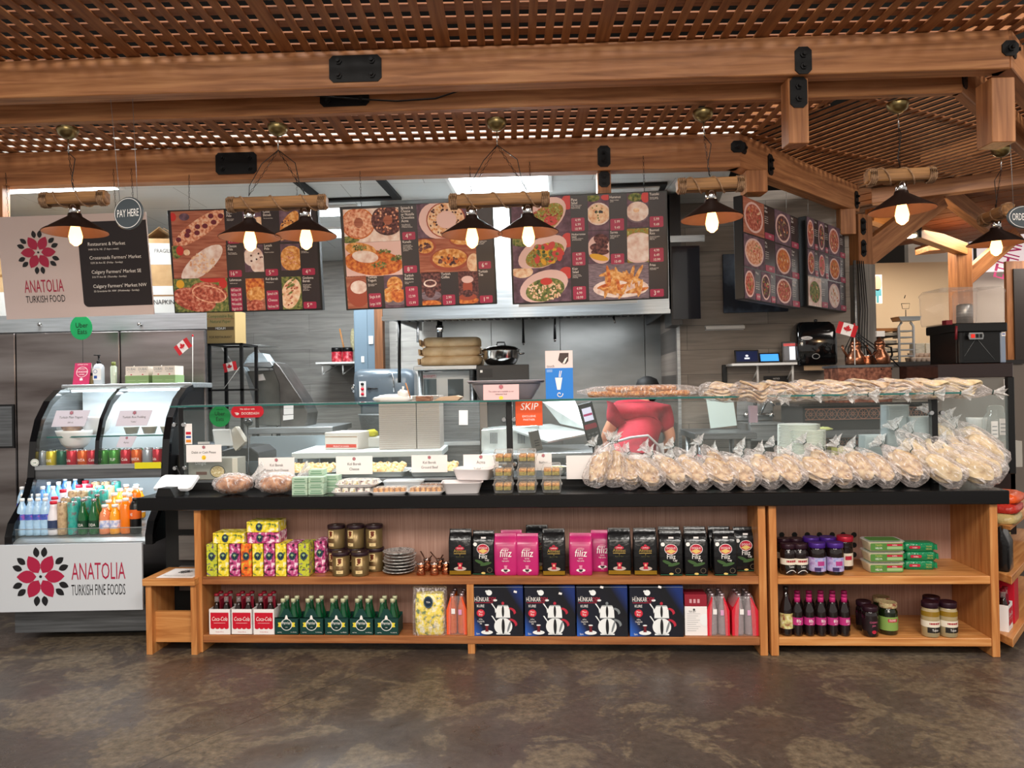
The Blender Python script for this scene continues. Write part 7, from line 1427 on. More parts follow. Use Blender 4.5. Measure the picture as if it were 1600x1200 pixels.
# mixer
t=thing('dough_mixer','large grey-blue planetary dough mixer with red and black buttons','mixer',(0,0,0)); Ym=6.9; MG=mat('mixer_grey','#5f6b75',.3,.2,coat=.3)
c=G(600,605,Ym); m=MB(); m.T=Matrix.Translation((c.x,Ym+.1,c.z))@Matrix.Rotation(R(90),4,'Y')@Matrix.Rotation(R(90),4,'Z'); sack(m,.36,.34,[(-.27,.7,.6),(-.26,.88,.85),(-.22,1,1),(.2,1,1),(.26,.9,.9),(.28,.7,.7)],MG,28,.45); m.T=None; m.build('motor_head',t)
m=MB(); m.box(c.x-.22,c.x-.02,Ym,Ym+.3,.8,c.z-.1,MG); m.build('column',t,bev=.02)
m=MB(); m.lathe([(.09,0),(.2,.05),(.24,.3),(.25,.31)],STEELH,28,c.x+.02,Ym-.05,c.z-.55); m.build('mixing_bowl',t)
m=MB(); p=G(549,607,Ym-.05); m.lathe([(.0,-.02),(.03,-.01),(.045,.01),(.045,.05)],CHROME,16,p.x,Ym,p.z,True,'x'); m.build('hub',t)
m=MB(); p=G(566,608,Ym-.10); m.box(p.x-.03,p.x+.03,Ym-.085,Ym-.06,p.z-.07,p.z+.07,WHT); m.build('button_plate',t)
for dz,mt in ((.045,BLK),(0,RED),(-.045,RED)): m=MB(); m.lathe([(.014,0),(.014,-.012),(0,-.013)],mt,12,p.x,Ym-.086,p.z+dz,True,'y'); m.build('button',t)
m=MB(); p=G(585,607,Ym-.09); m.tube([(p.x-.05,Ym-.08,p.z),(p.x+.03,Ym-.09,p.z)],.006,BLK,6); m.lathe([(.015,0),(.015,-.01),(0,-.01)],BLK,12,p.x-.05,Ym-.08,p.z,True,'y'); m.build('speed_lever',t)
m=MB(); p=G(612,595,Ym-.1); m.tube([(p.x-.03,Ym-.09,p.z+.06),(p.x,Ym-.09,p.z+.08),(p.x+.015,Ym-.09,p.z),(p.x+.015,Ym-.09,p.z-.1)],.006,CHROME,6); m.build('bowl_lever',t)
m=MB(); m.box(c.x-.3,c.x+.3,6.8,7.3,0,.8,STEELD); tag(m.build('mixer_stand',bev=.005),'steel base cabinet under the dough mixer','stand')
# ================= hood, steel wall =================
t=thing('extraction_hood','long stainless extraction hood above the cooking line','hood',O,KR); ha=K(598,497,1.55); hb=K(1046,480,1.55); zb_=2.095
m=MB(); m.box(ha[0],hb[0],1.55,1.57,zb_,3.0,STEELH); m.box(ha[0],ha[0]+.02,1.57,3.08,zb_,3.0,STEEL); m.box(hb[0]-.02,hb[0],1.57,3.08,zb_,3.0,STEELD); m.box(ha[0],hb[0],1.57,3.08,2.6,2.62,STEELD); m.build('hood_shell',t)
m=MB(); m.box(ha[0]-.005,hb[0]+.005,1.535,1.60,zb_-.03,zb_,STEELH); m.build('lower_lip',t)
m=MB(); 
k=ha[0]+.05
while k<hb[0]-.1: m.box(k,k+.035,1.62,2.2,zb_+.01,zb_+.03,BLKM); k+=.06
m.box(ha[0]+.03,hb[0]-.03,1.6,2.3,zb_+.035,zb_+.05,BLKM); m.build('filter_baffles',t)
t=thing('dark_cabinet','dark upper cabinet with a steel strip between the third board and the plank wall','cabinet',O,KR); a=K(1044,310,1.56); b=K(1100,310,1.56)
m=MB(); m.box(a[0]+.01,min(b[0],1.205),1.58,1.97,1.98,2.985,mat('cabinet_dark','#262323',.35,.4)); m.build('cabinet_body',t); m=MB(); z=K(1070,372,1.57)[1]; m.box(a[0]+.01,b[0],1.565,1.579,z-.03,z+.02,STEEL); m.build('trim_strip',t); m=MB(); m.box(a[0]+.02,b[0]-.04,1.57,1.579,2.02,z-.06,mat('dark_glass','#141216',.1,coat=.5)); m.build('dark_screen',t)
vs=3.04; us=[K(px,540,vs)[0] for px in (690,768,875.5,1007.5,1100)]
ST2=mottle('wall_steel',['#6c6f6e','#858887','#a0a3a2'],1.1,.32,(.7,1,2.2),4,m=.5,rough2=.5)
for i in range(4): 
    m=MB(); m.box(us[i]+.003,us[i+1]-.003,0,.02,.6,2.62,ST2); tag(m.build('steel_wall_panel'),f'brushed steel wall panel behind the cooking line, {nth(i,"of four")}','wall panel','steel wall panels',KW(0,vs,0),KR)
t=thing('gas_pipe','black gas pipe forked into two drops under the hood','pipe',O,KR); m=MB(); f=lambda px,py,v:(K(px,py,v)[0],v,K(px,py,v)[1])
m.tube([f(842,484,2.5),f(842,494,2.5)],.014,IRON,8); m.tube([f(818,536,2.5),f(817,494,2.5),f(867,492,2.5),f(867,530,2.5)],.014,IRON,8); m.build('pipe_run',t); m=MB(); m.tube([f(818,530,2.5),f(818,539,2.5)],.009,CHROME,8); m.tube([f(867,528,2.5),f(867,534,2.5)],.009,CHROME,8); m.build('nozzle',t)
for px,y1,l in ((912,495,'short'),(959,505,'longer')):
    t=thing('hanging_nozzle',f'{l} black pipe drop with nozzle hanging from the hood','pipe',O,KR); m=MB(); m.tube([f(px,478,2.4),f(px,y1-8,2.4)],.012,IRON,8); m.build('pipe_run',t); m=MB(); m.tube([f(px,y1-8,2.4),f(px+2,y1,2.4)],.008,CHROME,8); m.build('nozzle',t)
t=thing('gas_riser','grey gas pipe with black fittings rising behind the flour sacks','pipe',O,KR); m=MB(); m.tube([f(687,498,2.6),f(687,535,2.6)],.025,IRON,10); m.build('riser',t); m=MB(); m.tube([f(653,500,2.6),f(653,535,2.6)],.012,STEEL,8); m.build('thin_pipe',t); m=MB(); m.lathe([(.035,-.03),(.035,.03)],CHROME,12,f(687,514,2.6)[0],2.6,f(687,514,2.6)[2]); m.build('union',t)
m=MB(); m.tube([f(624,500,2.0),f(624,598,2.0)],.014,BLK,8); tag(m.build('black_pole'),'thin black pole dropping from the hood to the cloth pile','pole',None,O,KR)
# flour sacks on steel table + oven + pot
Ya=6.15; zt=G(700,571,Ya).z
FLR=mottle('flour_sack_paper',['#b8966e','#d8bc92','#ead5b2'],5,.8,bump=.6,dist=.5)
table('steel_table','high stainless table carrying the flour sacks',G(646,575,Ya).x,G(746,575,Ya).x,Ya,6.7,zt,.035)
for i in range(3):
    t=thing('flour_sack',f'brown paper flour sack, {("bottom","middle","top")[i]} of the pile of three','sack',(G(704-i*1.5,560,Ya).x+.01*i,Ya+.24,zt+.001+i*.078),R(2*i-2),'brown paper flour sacks')
    m=MB(); sack(m,.52-.02*i,.40,[(0,.9,.85),(.012,.98,.96),(.04,1,1),(.066,.98,.95),(.078,.9,.85)],FLR,36,.3,seed=i,jit=.055); m.build('sack_body',t)
    m=MB(); m.prism([(-.255,.02),(-.27,.012),(-.275,.06),(-.255,.06)],-.17,.17,FLR); m.build('folded_end',t)
zo=G(790,596,6.0).z
t=thing('black_oven','black and steel oven top below the big pot','oven',(G(787,585,6.1).x,6.1,0)); z1=G(787,570,6.1).z
m=MB(); m.box(-.22,.205,0,.6,.75,z1,mat('oven_black','#2b2a2a',.35)); m.build('oven_body',t,bev=.004); m=MB(); m.box(-.2,-.09,-.004,0,z1-.1,z1-.03,BLK); m.rect(-.19,-.17,z1-.06,z1-.04,-.006,WINK); m.build('control_panel',t)
t=thing('cooking_pot','wide stainless cooking pot with a dark lid on the black oven','pot',(G(783,560,6.25).x,6.25,z1+.001)); m=MB(); m.lathe([(.08,0),(.12,.01),(.15,.06),(.155,.115),(.16,.12)],CHROME,32); m.build('pot_body',t)
m=MB(); m.lathe([(.162,.12),(.158,.128),(.12,.15),(.04,.165),(0,.167)],mat('lid_dark_glass','#2c2a28',.2,.5),32); m.tube([(-.035,0,.163),(-.03,0,.19),(.03,0,.19),(.035,0,.163)],.006,STEELD,6); m.build('lid',t)
for s in (-1,1): m=MB(); m.tube([(s*.155,-.03,.09),(s*.19,-.02,.095),(s*.19,.02,.095),(s*.155,.03,.09)],.006,CHROME,6); m.build('handle',t)
# steel oven with door
t=thing('proofing_cabinet','stainless cabinet with a paper notice and a small window, behind the pizza boxes','cabinet',(0,0,0)); Yo=6.0
a=G(684,705,Yo); b=G(749,628,Yo); m=MB(); m.box(a.x,b.x,Yo,Yo+.5,.6,b.z,STEELD); m.build('cabinet_body',t,bev=.004)
m=MB(); m.prism(gpoly([(717,641),(731,641),(731,664),(717,664)],Yo-.003),Yo-.006,Yo-.003,PAP); m.build('paper_notice',t)
m=MB(); m.box(b.x,b.x+.06,Yo+.02,Yo+.5,.6,b.z,mat('rust_brown_steel','#6d625a',.5,.5)); m.build('side_panel',t)
m=MB(); m.box(a.x,b.x,Yo-.02,Yo-.001,G(700,690,Yo).z-.03,G(700,690,Yo).z,STEELH); m.build('drawer_rail',t)
m=MB()
for k in range(9): c=G(689,636+k*6,Yo); m.lathe([(.006,-.004),(0,-.006)],WHT,8,c.x,Yo,c.z,True,'y')
m.build('hinge_rivets',t)
t=thing('warming_cabinet','steel cabinet with glass doors and a red sign under the flour sack table','cabinet',(0,0,0)); Yw=6.45; a=G(655,625,Yw); b=G(735,580,Yw)
m=MB(); m.box(a.x,b.x,Yw,Yw+.3,a.z-.3,b.z,mat('cabinet_pale','#b5b9ba',.35,.5)); m.build('cabinet_body',t)
for x0_,x1_,l in ((662,682,0),(700,724,1)): m=MB(); p=G(x0_,612,Yw); q=G(x1_,592,Yw); m.box(p.x,q.x,Yw-.01,Yw-.001,p.z-.05,q.z,mat('door_glass_grey','#5d6a6e',.1,coat=.5)); m.build('glass_door',t)
m=MB(); p=G(660,591,Yw); q=G(682,585,Yw); m.box(p.x,q.x,Yw-.012,Yw-.001,p.z,q.z,mat('sign_pale','#dccfcf',.5)); m.text('BLODGETT',(p.x+q.x)/2,p.z+.006,.026,RED,Yw-.013,.8,maxw=.1); m.build('name_plate',t)
# dough press / conveyor machine in the middle
t=thing('dough_roller','stainless dough rolling machine with a raised flap behind the orange sign','machine',(0,0,0)); Yr=5.75; PS=mottle('pale_steel',['#a9b2b2','#c4cccb','#d5dbd9'],5,.35,m=.5)
m=MB(); m.prism(gpoly([(752,672),(842,664),(842,706),(752,706)],Yr),Yr,Yr+.4,PS); m.build('machine_body',t,bev=.004)
m=MB()
for ox in (766,809):
    for k in range(5): m.prism(gpoly([(ox+k*2.4,676),(ox+1.4+k*2.4,676),(ox+1.4+k*2.4,693),(ox+k*2.4,693)],Yr-.003),Yr-.006,Yr-.002,mat('vent_dark','#5f6466',.5))
m.build('vent_slots',t)
a,b_,c,d=G(842,668,Yr),G(905,672,Yr-.2),G(915,660,Yr+.25),G(850,655,Yr+.4)
m=MB(); m.add([tuple(x) for x in (G(790,668,Yr-.02),G(856,690,Yr-.3),G(924,676,Yr-.05),G(860,662,Yr+.35))]+[tuple(x-Vector((0,0,.012))) for x in (G(790,668,Yr-.02),G(856,690,Yr-.3),G(924,676,Yr-.05),G(860,662,Yr+.35))],[(0,1,2,3),(7,6,5,4),(0,4,5,1),(1,5,6,2),(2,6,7,3),(3,7,4,0)],PS); m.build('feed_tray',t)
m=MB(); m.add([tuple(x) for x in (G(848,628,Yr+.3),G(898,626,Yr+.2),G(920,672,Yr+.0),G(875,662,Yr+.2))]+[tuple(x+Vector((0,.015,0))) for x in (G(848,628,Yr+.3),G(898,626,Yr+.2),G(920,672,Yr+.0),G(875,662,Yr+.2))],[(0,1,2,3),(7,6,5,4),(0,4,5,1),(1,5,6,2),(2,6,7,3),(3,7,4,0)],PS); m.build('raised_flap',t)
t=thing('card_terminal','grey kitchen scale console with slots left of the person, under the orange sign','scale',G(840,700,5.4)); m=MB(); m.T=Matrix.Rotation(R(-12),4,'Y'); m.box(-.04,.035,0,.05,-.02,.13,mat('console_grey','#6a6862',.4)); m.build('console',t,bev=.006); m=MB(); m.T=Matrix.Rotation(R(-12),4,'Y')
for k in range(3): m.box(-.012,.02,-.002,0,.015+k*.018,.022+k*.018,BLK)
m.build('slots',t)
t=thing('order_terminal','dark handheld terminal on a stand with a small screen and red button strip','terminal',G(925,672,5.1)); m=MB(); m.T=Matrix.Rotation(R(-14),4,'Y'); m.box(-.05,.05,0,.03,-.11,.19,mat('terminal_black','#1c1a1c',.4)); m.build('terminal_body',t,bev=.006)
m=MB(); m.T=Matrix.Rotation(R(-14),4,'Y'); m.rect(-.032,.032,.065,.155,-.001,mat('screen_pale','#cfd0e6',.3,em=.5)); m.rect(-.03,.03,.10,.115,-.0015,mat('screen_pink','#c43a7a',.3)); m.rrect(-.045,.04,.01,.045,-.001,mat('red_strip','#8c1c30',.4),.01); m.build('screen',t)
m=MB(); m.T=Matrix.Rotation(R(-14),4,'Y')
for i in range(3):
    for j in range(3): m.rect(-.035+i*.026,-.018+i*.026,-.03-j*.022,-.018-j*.022,-.001,mat('key_grey','#55565a',.4))
m.build('keypad',t); m=MB(); m.tube([(.02,.02,-.1),(.03,.02,-.25)],.02,BLK,8); m.build('stand',t)
zq=G(900,700,5.5).z
table('steel_table','stainless prep table behind the bread bags, left of the person in red',G(752,706,5.45).x,G(950,706,5.45).x,5.4,6.15,G(850,706,5.5).z,.04)
# ================= right side: table, sink, wall things =================
t=table('steel_table','stainless table with rounded front edge right of the person',G(1086,678,5.35).x,G(1182,678,5.35).x,5.35,5.95,G(1130,676,5.4).z,.045,STEELD); t.rotation_euler=(0,0,R(-3))
t=thing('steel_sink','stainless hand sink with a two-handle faucet on the right wall','sink',(G(1193,650,5.9).x,5.9,0)); zs=G(1193,659,5.9).z; m=MB(); m.box(-.15,.14,-.15,.2,zs-.14,zs-.005,STEELH); m.box(-.16,.15,-.16,-.14,zs-.02,zs,STEELH); m.box(-.15,.14,.19,.2,zs,zs+.2,STEELH); m.build('basin',t,bev=.004)
m=MB(); m.tube([(-.02,.15,zs+.05),(-.02,.12,zs+.28)],.014,CHROME,8); m.tube([(.02,.13,zs+.06),(.05,.1,zs+.14),(.08,.08,zs+.17),(.105,.06,zs+.12)],.011,CHROME,8); m.tube([(-.08,.14,zs+.05),(.1,.14,zs+.05)],.016,CHROME,8); m.build('faucet',t)
for s in (-.09,.11): m=MB(); m.lathe([(.02,.03),(.026,.05),(.012,.075),(0,.08)],CHROME,12,s,.14,zs); m.build('tap_handle',t)
m=MB(); m.box(-.03,.03,0,.04,0,.13,mat('patterned_box','#a5909a',.5)); tag(m.build('soap_box'),'small patterned box left of the faucet','box',None,(G(1178,657,5.8).x,5.8,zs+.0),0)
t=kthing('plastic_board','leaning pale plastic board catching light left of the sink','board',1131,1.62,1.19); m=MB(); m.T=Matrix.Rotation(R(-6),4,'Y')@Matrix.Rotation(R(-6),4,'X'); m.box(-.1,.1,0,.008,0,.23,mat('pale_acrylic','#c9dcd9',.15,coat=.4)); m.build('sheet',t)
vR=1.98
def wallbox(name,label,cat,x0,x1,y0,y1,d,mt,v=vR,bev=.003,part='body'):
    a=K(x0,y1,v-d); b=K(x1,y0,v-d); t=thing(name,label,cat,KW((a[0]+b[0])/2,v-d,a[1]),KR); w,h=b[0]-a[0],b[1]-a[1]; m=MB(); m.box(-w/2,w/2,0,d-.003,0,h,mt); m.build(part,t,bev=bev); return t,w,h
# towel dispenser
t,w,h=wallbox('paper_towel_dispenser','large shiny black paper towel dispenser on the right plank wall','dispenser',1252,1305,568,570,.2,BLK,part='back_plate'); 
a=K(1247,571,vR-.22); b=K(1310,501,vR-.22); w,h=b[0]-a[0],b[1]-a[1]; t.location=KW((a[0]+b[0])/2,vR-.22,a[1])
prof=[(0,.96,.85),(.02,1,1),(h*.5,1,1),(h*.75,.99,.9),(h*.92,.93,.65),(h,.75,.4)]
m=MB(); sack(m,w,.22,prof,mat('glossy_black','#0d0e10',.12,coat=.6),36,.3,cy=.11); m.build('cover',t); m=MB(); m.lathe([(.012,h-.01),(.014,h+.015),(0,h+.02)],BLK,12,0,.05,0); m.build('lock_knob',t)
m=MB(); m.ell(-w*.28,h*.62,.045,.014,-.004,mat('badge_silver','#c9ccd2',.3,.5)); m.text('TowelMate',-w*.28,h*.605,.014,INK,-.0055,.8,maxw=.07); m.build('badge',t); m=MB(); m.ell(-.02,h*.2,.03,.022,-.004,STEEL,ring=.8); m.build('emblem',t)
m=MB(); m.box(-w*.33,w*.28,.03,.034,-.04,.01,mat('paper_towel','#b59a7c',.8)); m.build('paper_sheet',t)
# tablet shelf
a=K(1144,568,1.72); b=K(1246,568,1.72); t=thing('wall_shelf','white bracket shelf carrying three order tablets on the right wall','shelf',KW((a[0]+b[0])/2,1.72,a[1]),KR); w=b[0]-a[0]; m=MB(); m.box(-w/2,w/2,0,.255,-.018,0,WHT); m.build('shelf_board',t)
for s in (-.03,.24): m=MB(); m.tube([(s,.1,-.018),(s,.1,-.16)],.009,WHT,6); m.tube([(s,.1,-.05),(s+.0,.25,-.13)],.007,WHT,6); m.build('bracket',t)
zsh=a[1]
def tabl(label,px0,px1,h,scr,rz=0,tilt=14,draw=None):
    ua,ub=UX(px0,1.80,zsh),UX(px1,1.80,zsh); w=ub-ua; t=thing('order_tablet',label,'tablet',KW((ua+ub)/2,1.8,zsh+.002),KR+rz,'order tablets on the wall shelf'); T=Matrix.Rotation(R(-tilt),4,'X')
    m=MB(); m.T=T; m.box(-w/2,w/2,0,.012,0,h,BLK); m.build('tablet_body',t,bev=.003); m=MB(); m.T=T; m.rect(-w/2+.012,w/2-.012,.014,h-.012,-.001,scr); (draw(m,w,h) if draw else None); m.build('screen',t)
    m=MB(); m.prism([(0.01,.0),(.07,.0),(.02,h*.6)],-.02,.02,BLK,'x'); m.build('stand',t)
tabl('order tablet with a dark navy screen, leftmost of the three',1149,1187,.11,mat('screen_navy','#101a3c',.2,em=.6),0,14,lambda m,w,h:(m.rect(-.02,.02,h*.3,h*.42,-.0016,mat('screen_white','#e6ecf8',.3,em=.6)),m.ell(0,h*.55,.012,.009,-.0016,mat('screen_white','#e6ecf8',.3,em=.6))))
tabl('order tablet with a bright blue screen, middle of the three',1187,1220,.085,mat('screen_bright_blue','#3f8fe0',.2,em=1.1),0,20)
tabl('upright order tablet with a split dark and white screen, rightmost',1223,1246,.165,mat('screen_dark','#1a1a28',.2,em=.3),R(-8),8,lambda m,w,h:(m.rect(-.0,w/2-.014,.02,h-.04,-.0016,mat('screen_white','#e6ecf8',.3,em=.6)),m.rect(-w/2+.012,w/2-.012,h-.035,h-.014,-.0016,mat('screen_red','#b52a2a',.3,em=.5))))
m=MB(); a=K(1103,515,vR-.06); b=K(1164,509,vR-.06); m.box(a[0],b[0],vR-.06,vR-.02,a[1],a[1]+.028,mat('aluminium','#c9c4be',.3,.6)); m.box(a[0],b[0],vR-.02,vR-.003,a[1]-.005,a[1]+.035,WHT); tag(m.build('light_bar',bev=.002),'slim aluminium light bar on the plank wall above the bread','light fitting',None,O,KR)
m=MB(); a=K(1129,592,vR-.03); b=K(1136,570,vR-.03); m.box(a[0],b[0],vR-.03,vR-.003,a[1]-.03,b[1],BLK); tag(m.build('wall_holder',bev=.003),'narrow black holder on the wall right of the steel panels','holder',None,O,KR)
m=MB(); a=K(1194,597,vR-.02); b=K(1232,587,vR-.02); m.box(a[0],b[0],vR-.02,vR-.003,a[1],b[1],BLK); m.text('NOTICE',(a[0]+b[0])/2,a[1]+.02,.018,WINK,vR-.021,.8); tag(m.build('wall_notice'),'small black notice on the wall under the tablet shelf','sign',None,O,KR)
t,w,h=wallbox('wall_picture','dark blue framed picture mostly hidden behind the nearer side board','picture',1131,1230,394,489,.03,mottle('picture_print',['#0c1222','#141c2e','#5a6a7e','#2a2624'],2.4,.3),part='canvas')
# copper counter with patterned panels
t=thing('patterned_counter','dark service counter with copper geometric lattice panels at the right','counter',(0,0,0)); Yc=5.35; CPK=mat('copper_dull','#9a6a56',.35,.6)
x0_,x1_=G(1258,640,Yc).x,G(1450,640,Yc).x; zt=G(1320,634,Yc).z
m=MB(); m.box(x0_-.01,x1_,Yc+.02,Yc+.45,.1,zt,mat('counter_dark','#1d1918',.4)); m.box(x0_-.05,x1_+.02,Yc-.02,Yc+.45,zt,zt+.02,mat('counter_top_dark','#2c2826',.25)); m.build('counter_body',t)
m=MB(); zz=G(1320,676,Yc).z; m.box(x0_-.05,x1_,Yc-.06,Yc+.0,zz-.03,zz+.02,STEELD); m.build('shelf_ledge',t)
def star(m,cx,cz,r,y,mt):
    for k in range(8):
        a=PI/8+PI/4*k; m.add([(cx+r*.32*math.cos(a-.2),y,cz+r*.32*math.sin(a-.2)),(cx+r*math.cos(a),y,cz+r*math.sin(a)),(cx+r*.32*math.cos(a+.2),y,cz+r*.32*math.sin(a+.2))],[(0,1,2)],mt)
    m.ell(cx,cz,r*.3,r*.3,y-.0004,mt,n=10,ring=.55); m.ell(cx,cz,r,r,y-.0002,mt,n=16,ring=.88)
for (ya,yb,n) in ((638,656,9),(684,716,7)):
    za_,zb2=G(1300,yb,Yc).z,G(1300,ya,Yc).z; m=MB(); m.box(x0_,x1_,Yc+.004,Yc+.018,za_,zb2,mat('panel_dark','#17110f',.6)); h=(zb2-za_); r=h*.46 if n==9 else h*.25
    for e in (za_,zb2-.006): m.box(x0_,x1_,Yc-.001,Yc+.004,e,e+.006,CPK)
    if n==9:
        k=x0_+r
        while k<x1_: star(m,k,(za_+zb2)/2,r,Yc,CPK); k+=2*r
    else:
        for j in range(2):
            k=x0_+r
            while k<x1_: star(m,k,za_+h*.26+j*h*.5,r,Yc,CPK); k+=2*r
    m.build('lattice_panel',t)
t=thing('copper_chest','hammered copper covered chest with dark lid standing on the patterned counter','chest',(G(1352,600,5.45).x,5.45,G(1320,634,Yc).z+.021)); w=.385; m=MB(); h=G(1350,574,5.45).z-t.location.z; m.box(-w/2,w/2,0,.25,0,h,mottle('copper_leaf_print',['#5a342a','#8a5644','#b57a62'],34,.4,m=.4)); m.box(-w/2-.01,w/2+.01,-.01,.26,h,h+.018,STEELD); m.build('chest_body',t)
zc=t.location.z+h+.02
TPB=mat('teapot_bronze','#8a5a42',.25,.8)
def kettle(label,px,s,Y=5.52):
    t=thing('copper_kettle',label,'kettle',(G(px,565,Y).x,Y,zc),0,'copper kettles'); t.scale=(s,)*3; m=MB(); m.lathe([(.055,0),(.065,.01),(.06,.05),(.035,.09),(.03,.11),(.036,.125),(.03,.13)],TPB,24); m.build('kettle_body',t); m=MB(); m.lathe([(.036,.127),(.03,.15),(.008,.165),(.008,.175),(0,.18)],TPB,20); m.build('lid',t); m=MB(); m.tube([(-.05,0,.05),(-.08,0,.1),(-.085,0,.13)],.008,TPB,8); m.build('spout',t); m=MB(); m.tube([(.035,0,.12),(.075,0,.11),(.08,0,.06),(.06,0,.03)],.007,BLK,8); m.build('handle',t)
kettle('copper kettle behind the small flag on the copper chest',1337,1.12); kettle('copper kettle with pointed lid on the copper chest, right one',1375,1.12)
o=dup(c0_:=bpy.data.objects['coffee_pot'],'small copper coffee pot between the two kettles',(G(1355,565,5.47).x,5.47,zc),0,'copper coffee pots')
flag('small red and white flag beside the copper kettles',G(1336,570,5.44),-18,0,1.15,.25)
m=MB(); m.box(-.03,.03,0,.02,0,.04,WHT); tag(m.build('price_tag'),'small black and white tag on the right kettle','sign',None,(G(1370,530,5.5).x,5.44,zc+.2),0)
m=MB()
for k in range(3): m.tube([(G(1322+k*4,560,5.6).x,5.6,zc-.05),(G(1320+k*5,530,5.6).x,5.6,zc+.12),(G(1330+k*3,512,5.6).x,5.58,zc+.24),(G(1350+k*9,540,5.6).x,5.5,zc+.1),(G(1362+k*16,572,5.6).x,5.45,zc-.04)],.005,BLK,6)
tag(m.build('power_cords'),'tangle of black cords around the copper kettles','cable')
# towel on ledge
m=MB(); m.blob(0,0,.01,.06,.04,.015,mat('lime_cloth','#c4cf86',.8),12,6,.3,9); tag(m.build('cleaning_cloth'),'pale green cloth on the ledge of the patterned counter','cloth',None,(G(1287,664,5.32).x,5.32,zz+.022))
# ================= far right: dispenser and glass cabinet =================
t=thing('glass_cabinet','dark framed glass cabinet under the juice dispenser at the right','cabinet',(0,0,0)); Yj=4.95
xa,xb=G(1466,580,Yj).x,G(1583,580,Yj).x; zt=G(1520,568,Yj).z; zb3=G(1520,590,Yj).z
m=MB(); m.box(xa,xb,Yj,Yj+.5,zb3,zt,mat('dark_walnut','#22110e',.25,coat=.4)); m.build('top_slab',t,bev=.003)
for x in (xa+.4,): pass
m=MB(); m.box(xb-.03,xb,Yj,Yj+.03,.6,zb3,BLK); m.build('post',t); m=MB(); m.box(xa,xa+.03,Yj+.1,Yj+.13,.6,zb3,BLK); m.build('post',t)
m=MB(); m.box(xa+.03,xb-.03,Yj+.012,Yj+.018,.9,zb3,GLASS); m.build('glass_pane',t); m=MB(); m.box(xa,xb,Yj,Yj+.5,.5,.92,mat('dark_walnut','#22110e',.25,coat=.4)); m.build('base',t)
for (x0c,x1c,y0c,y1c) in ((1569,1578,592,617),(1549,1559,658,684),(1562,1572,654,680)):
    p=G(x0c,y1c,Yj-.01); q=G(x1c,y0c,Yj-.01); m=MB(); m.box(p.x,q.x,Yj-.012,Yj-.010,p.z,q.z,PAP); [m.rect(p.x+.006,q.x-.006,p.z+.02+k*.025,p.z+.026+k*.025,Yj-.0125,SLG) for k in range(3)]; m.build('price_note',t)
m=MB(); m.lathe([(.075,0),(.08,.02),(.08,.14),(.05,.19),(.05,.22),(.04,.235),(0,.24)],film('jar_glass','#d5dcd8',.2,.1,gl=.35),24); tag(m.build('glass_jar'),'large clear glass jar inside the right glass cabinet','jar',None,(G(1556,670,5.2).x,5.2,1.1)); m=MB(); m.box(-.12,.12,-.09,.12,0,.175,mat('white_crate','#a8a49c',.5)); tag(m.build('crate'),'pale crate under the glass jar in the cabinet','crate',None,(G(1556,690,5.2).x,5.2,.921))
m=MB(); m.lathe([(.05,0),(.065,.11),(.066,.12),(0,.12)],WHT,20); tag(m.build('white_cup'),'white cup inside the right glass cabinet','cup',None,(G(1526,660,5.3).x,5.3,1.13)); m=MB(); m.box(-.09,.09,-.08,.1,0,.205,mat('white_crate','#a8a49c',.5)); tag(m.build('crate'),'pale crate under the white cup in the cabinet','crate',None,(G(1526,690,5.3).x,5.3,.921))
t=thing('juice_dispenser','black juice dispenser with a clear two-part tank on the glass cabinet','juice dispenser',(G(1524,500,5.0).x,5.0,zt+.001)); s=Yj/F; W=.385; h1=G(1520,505,5).z-zt
m=MB(); m.box(-.13,.165,0,.32,0,h1-.05,BLK); m.box(-.145,.2,-.02,.34,h1-.06,h1,BLK); m.box(-.13,-.10,-.03,0,.0,h1-.06,BLK); m.box(.165,.2,.0,.32,0,h1-.06,mat('side_steel_blue','#8f9cb0',.35,.5)); m.build('base_cabinet',t,bev=.006)
m=MB(); m.box(-.09,.13,-.004,0,.02,h1-.12,mat('grille_black','#08090a',.3)); m.tube([(-.08,-.005,.05),(0,-.006,.17),(.12,-.005,.02)],.002,SLG,4); m.build('drip_recess',t)
m=MB(); m.prism([(-.06,h1-.11),(.03,h1-.11),(.036,h1-.085),(.03,h1-.065),(-.06,h1-.065),(-.066,h1-.085)],-.03,-.02,STEEL); m.box(-.05,-.025,-.034,-.03,h1-.1,h1-.075,mat('switch_red','#c4261c',.3,em=.6)); m.box(-.018,.0,-.034,-.03,h1-.1,h1-.075,BLK); m.box(.007,.023,-.034,-.03,h1-.1,h1-.075,BLK); m.build('switch_panel',t)
TK=film('tank_clear','#fbf2ee',.07,.05,gl=.34)
for x0_,x1_ in ((-.21,.02),(.025,.2)):
    m=MB(); sack(m,x1_-x0_,.34,[(h1,.92,.94),(h1+.02,.97,.97),(h1+.2,1,1),(h1+.205,1.04,1.03),(h1+.215,1.03,1.02),(h1+.24,.9,.85)],TK,32,.2,cx=(x0_+x1_)/2,cy=.15); m.build('clear_tank',t)
m=MB(); m.lathe([(.05,h1+.005),(.05,h1+.13),(.04,h1+.14),(0,h1+.142)],STEEL,20,.02,.15,0); m.build('cooling_drum',t)
m=MB(); m.box(-.21,-.17,-.03,.02,h1-.01,h1+.02,mat('tap_red','#6b1420',.4)); m.tube([(-.15,-.04,h1-.02),(-.155,-.04,h1-.11)],.008,mat('tap_red','#6b1420',.4),6); m.build('tap',t)
m=MB(); m.box(.17,.197,-.002,0,h1-.09,h1-.005,PAP); [m.rect(.174,.193,h1-.08+k*.02,h1-.073+k*.02,-.003,mat('card_blue','#284f9c',.5)) for k in range(3)]; m.build('label',t)
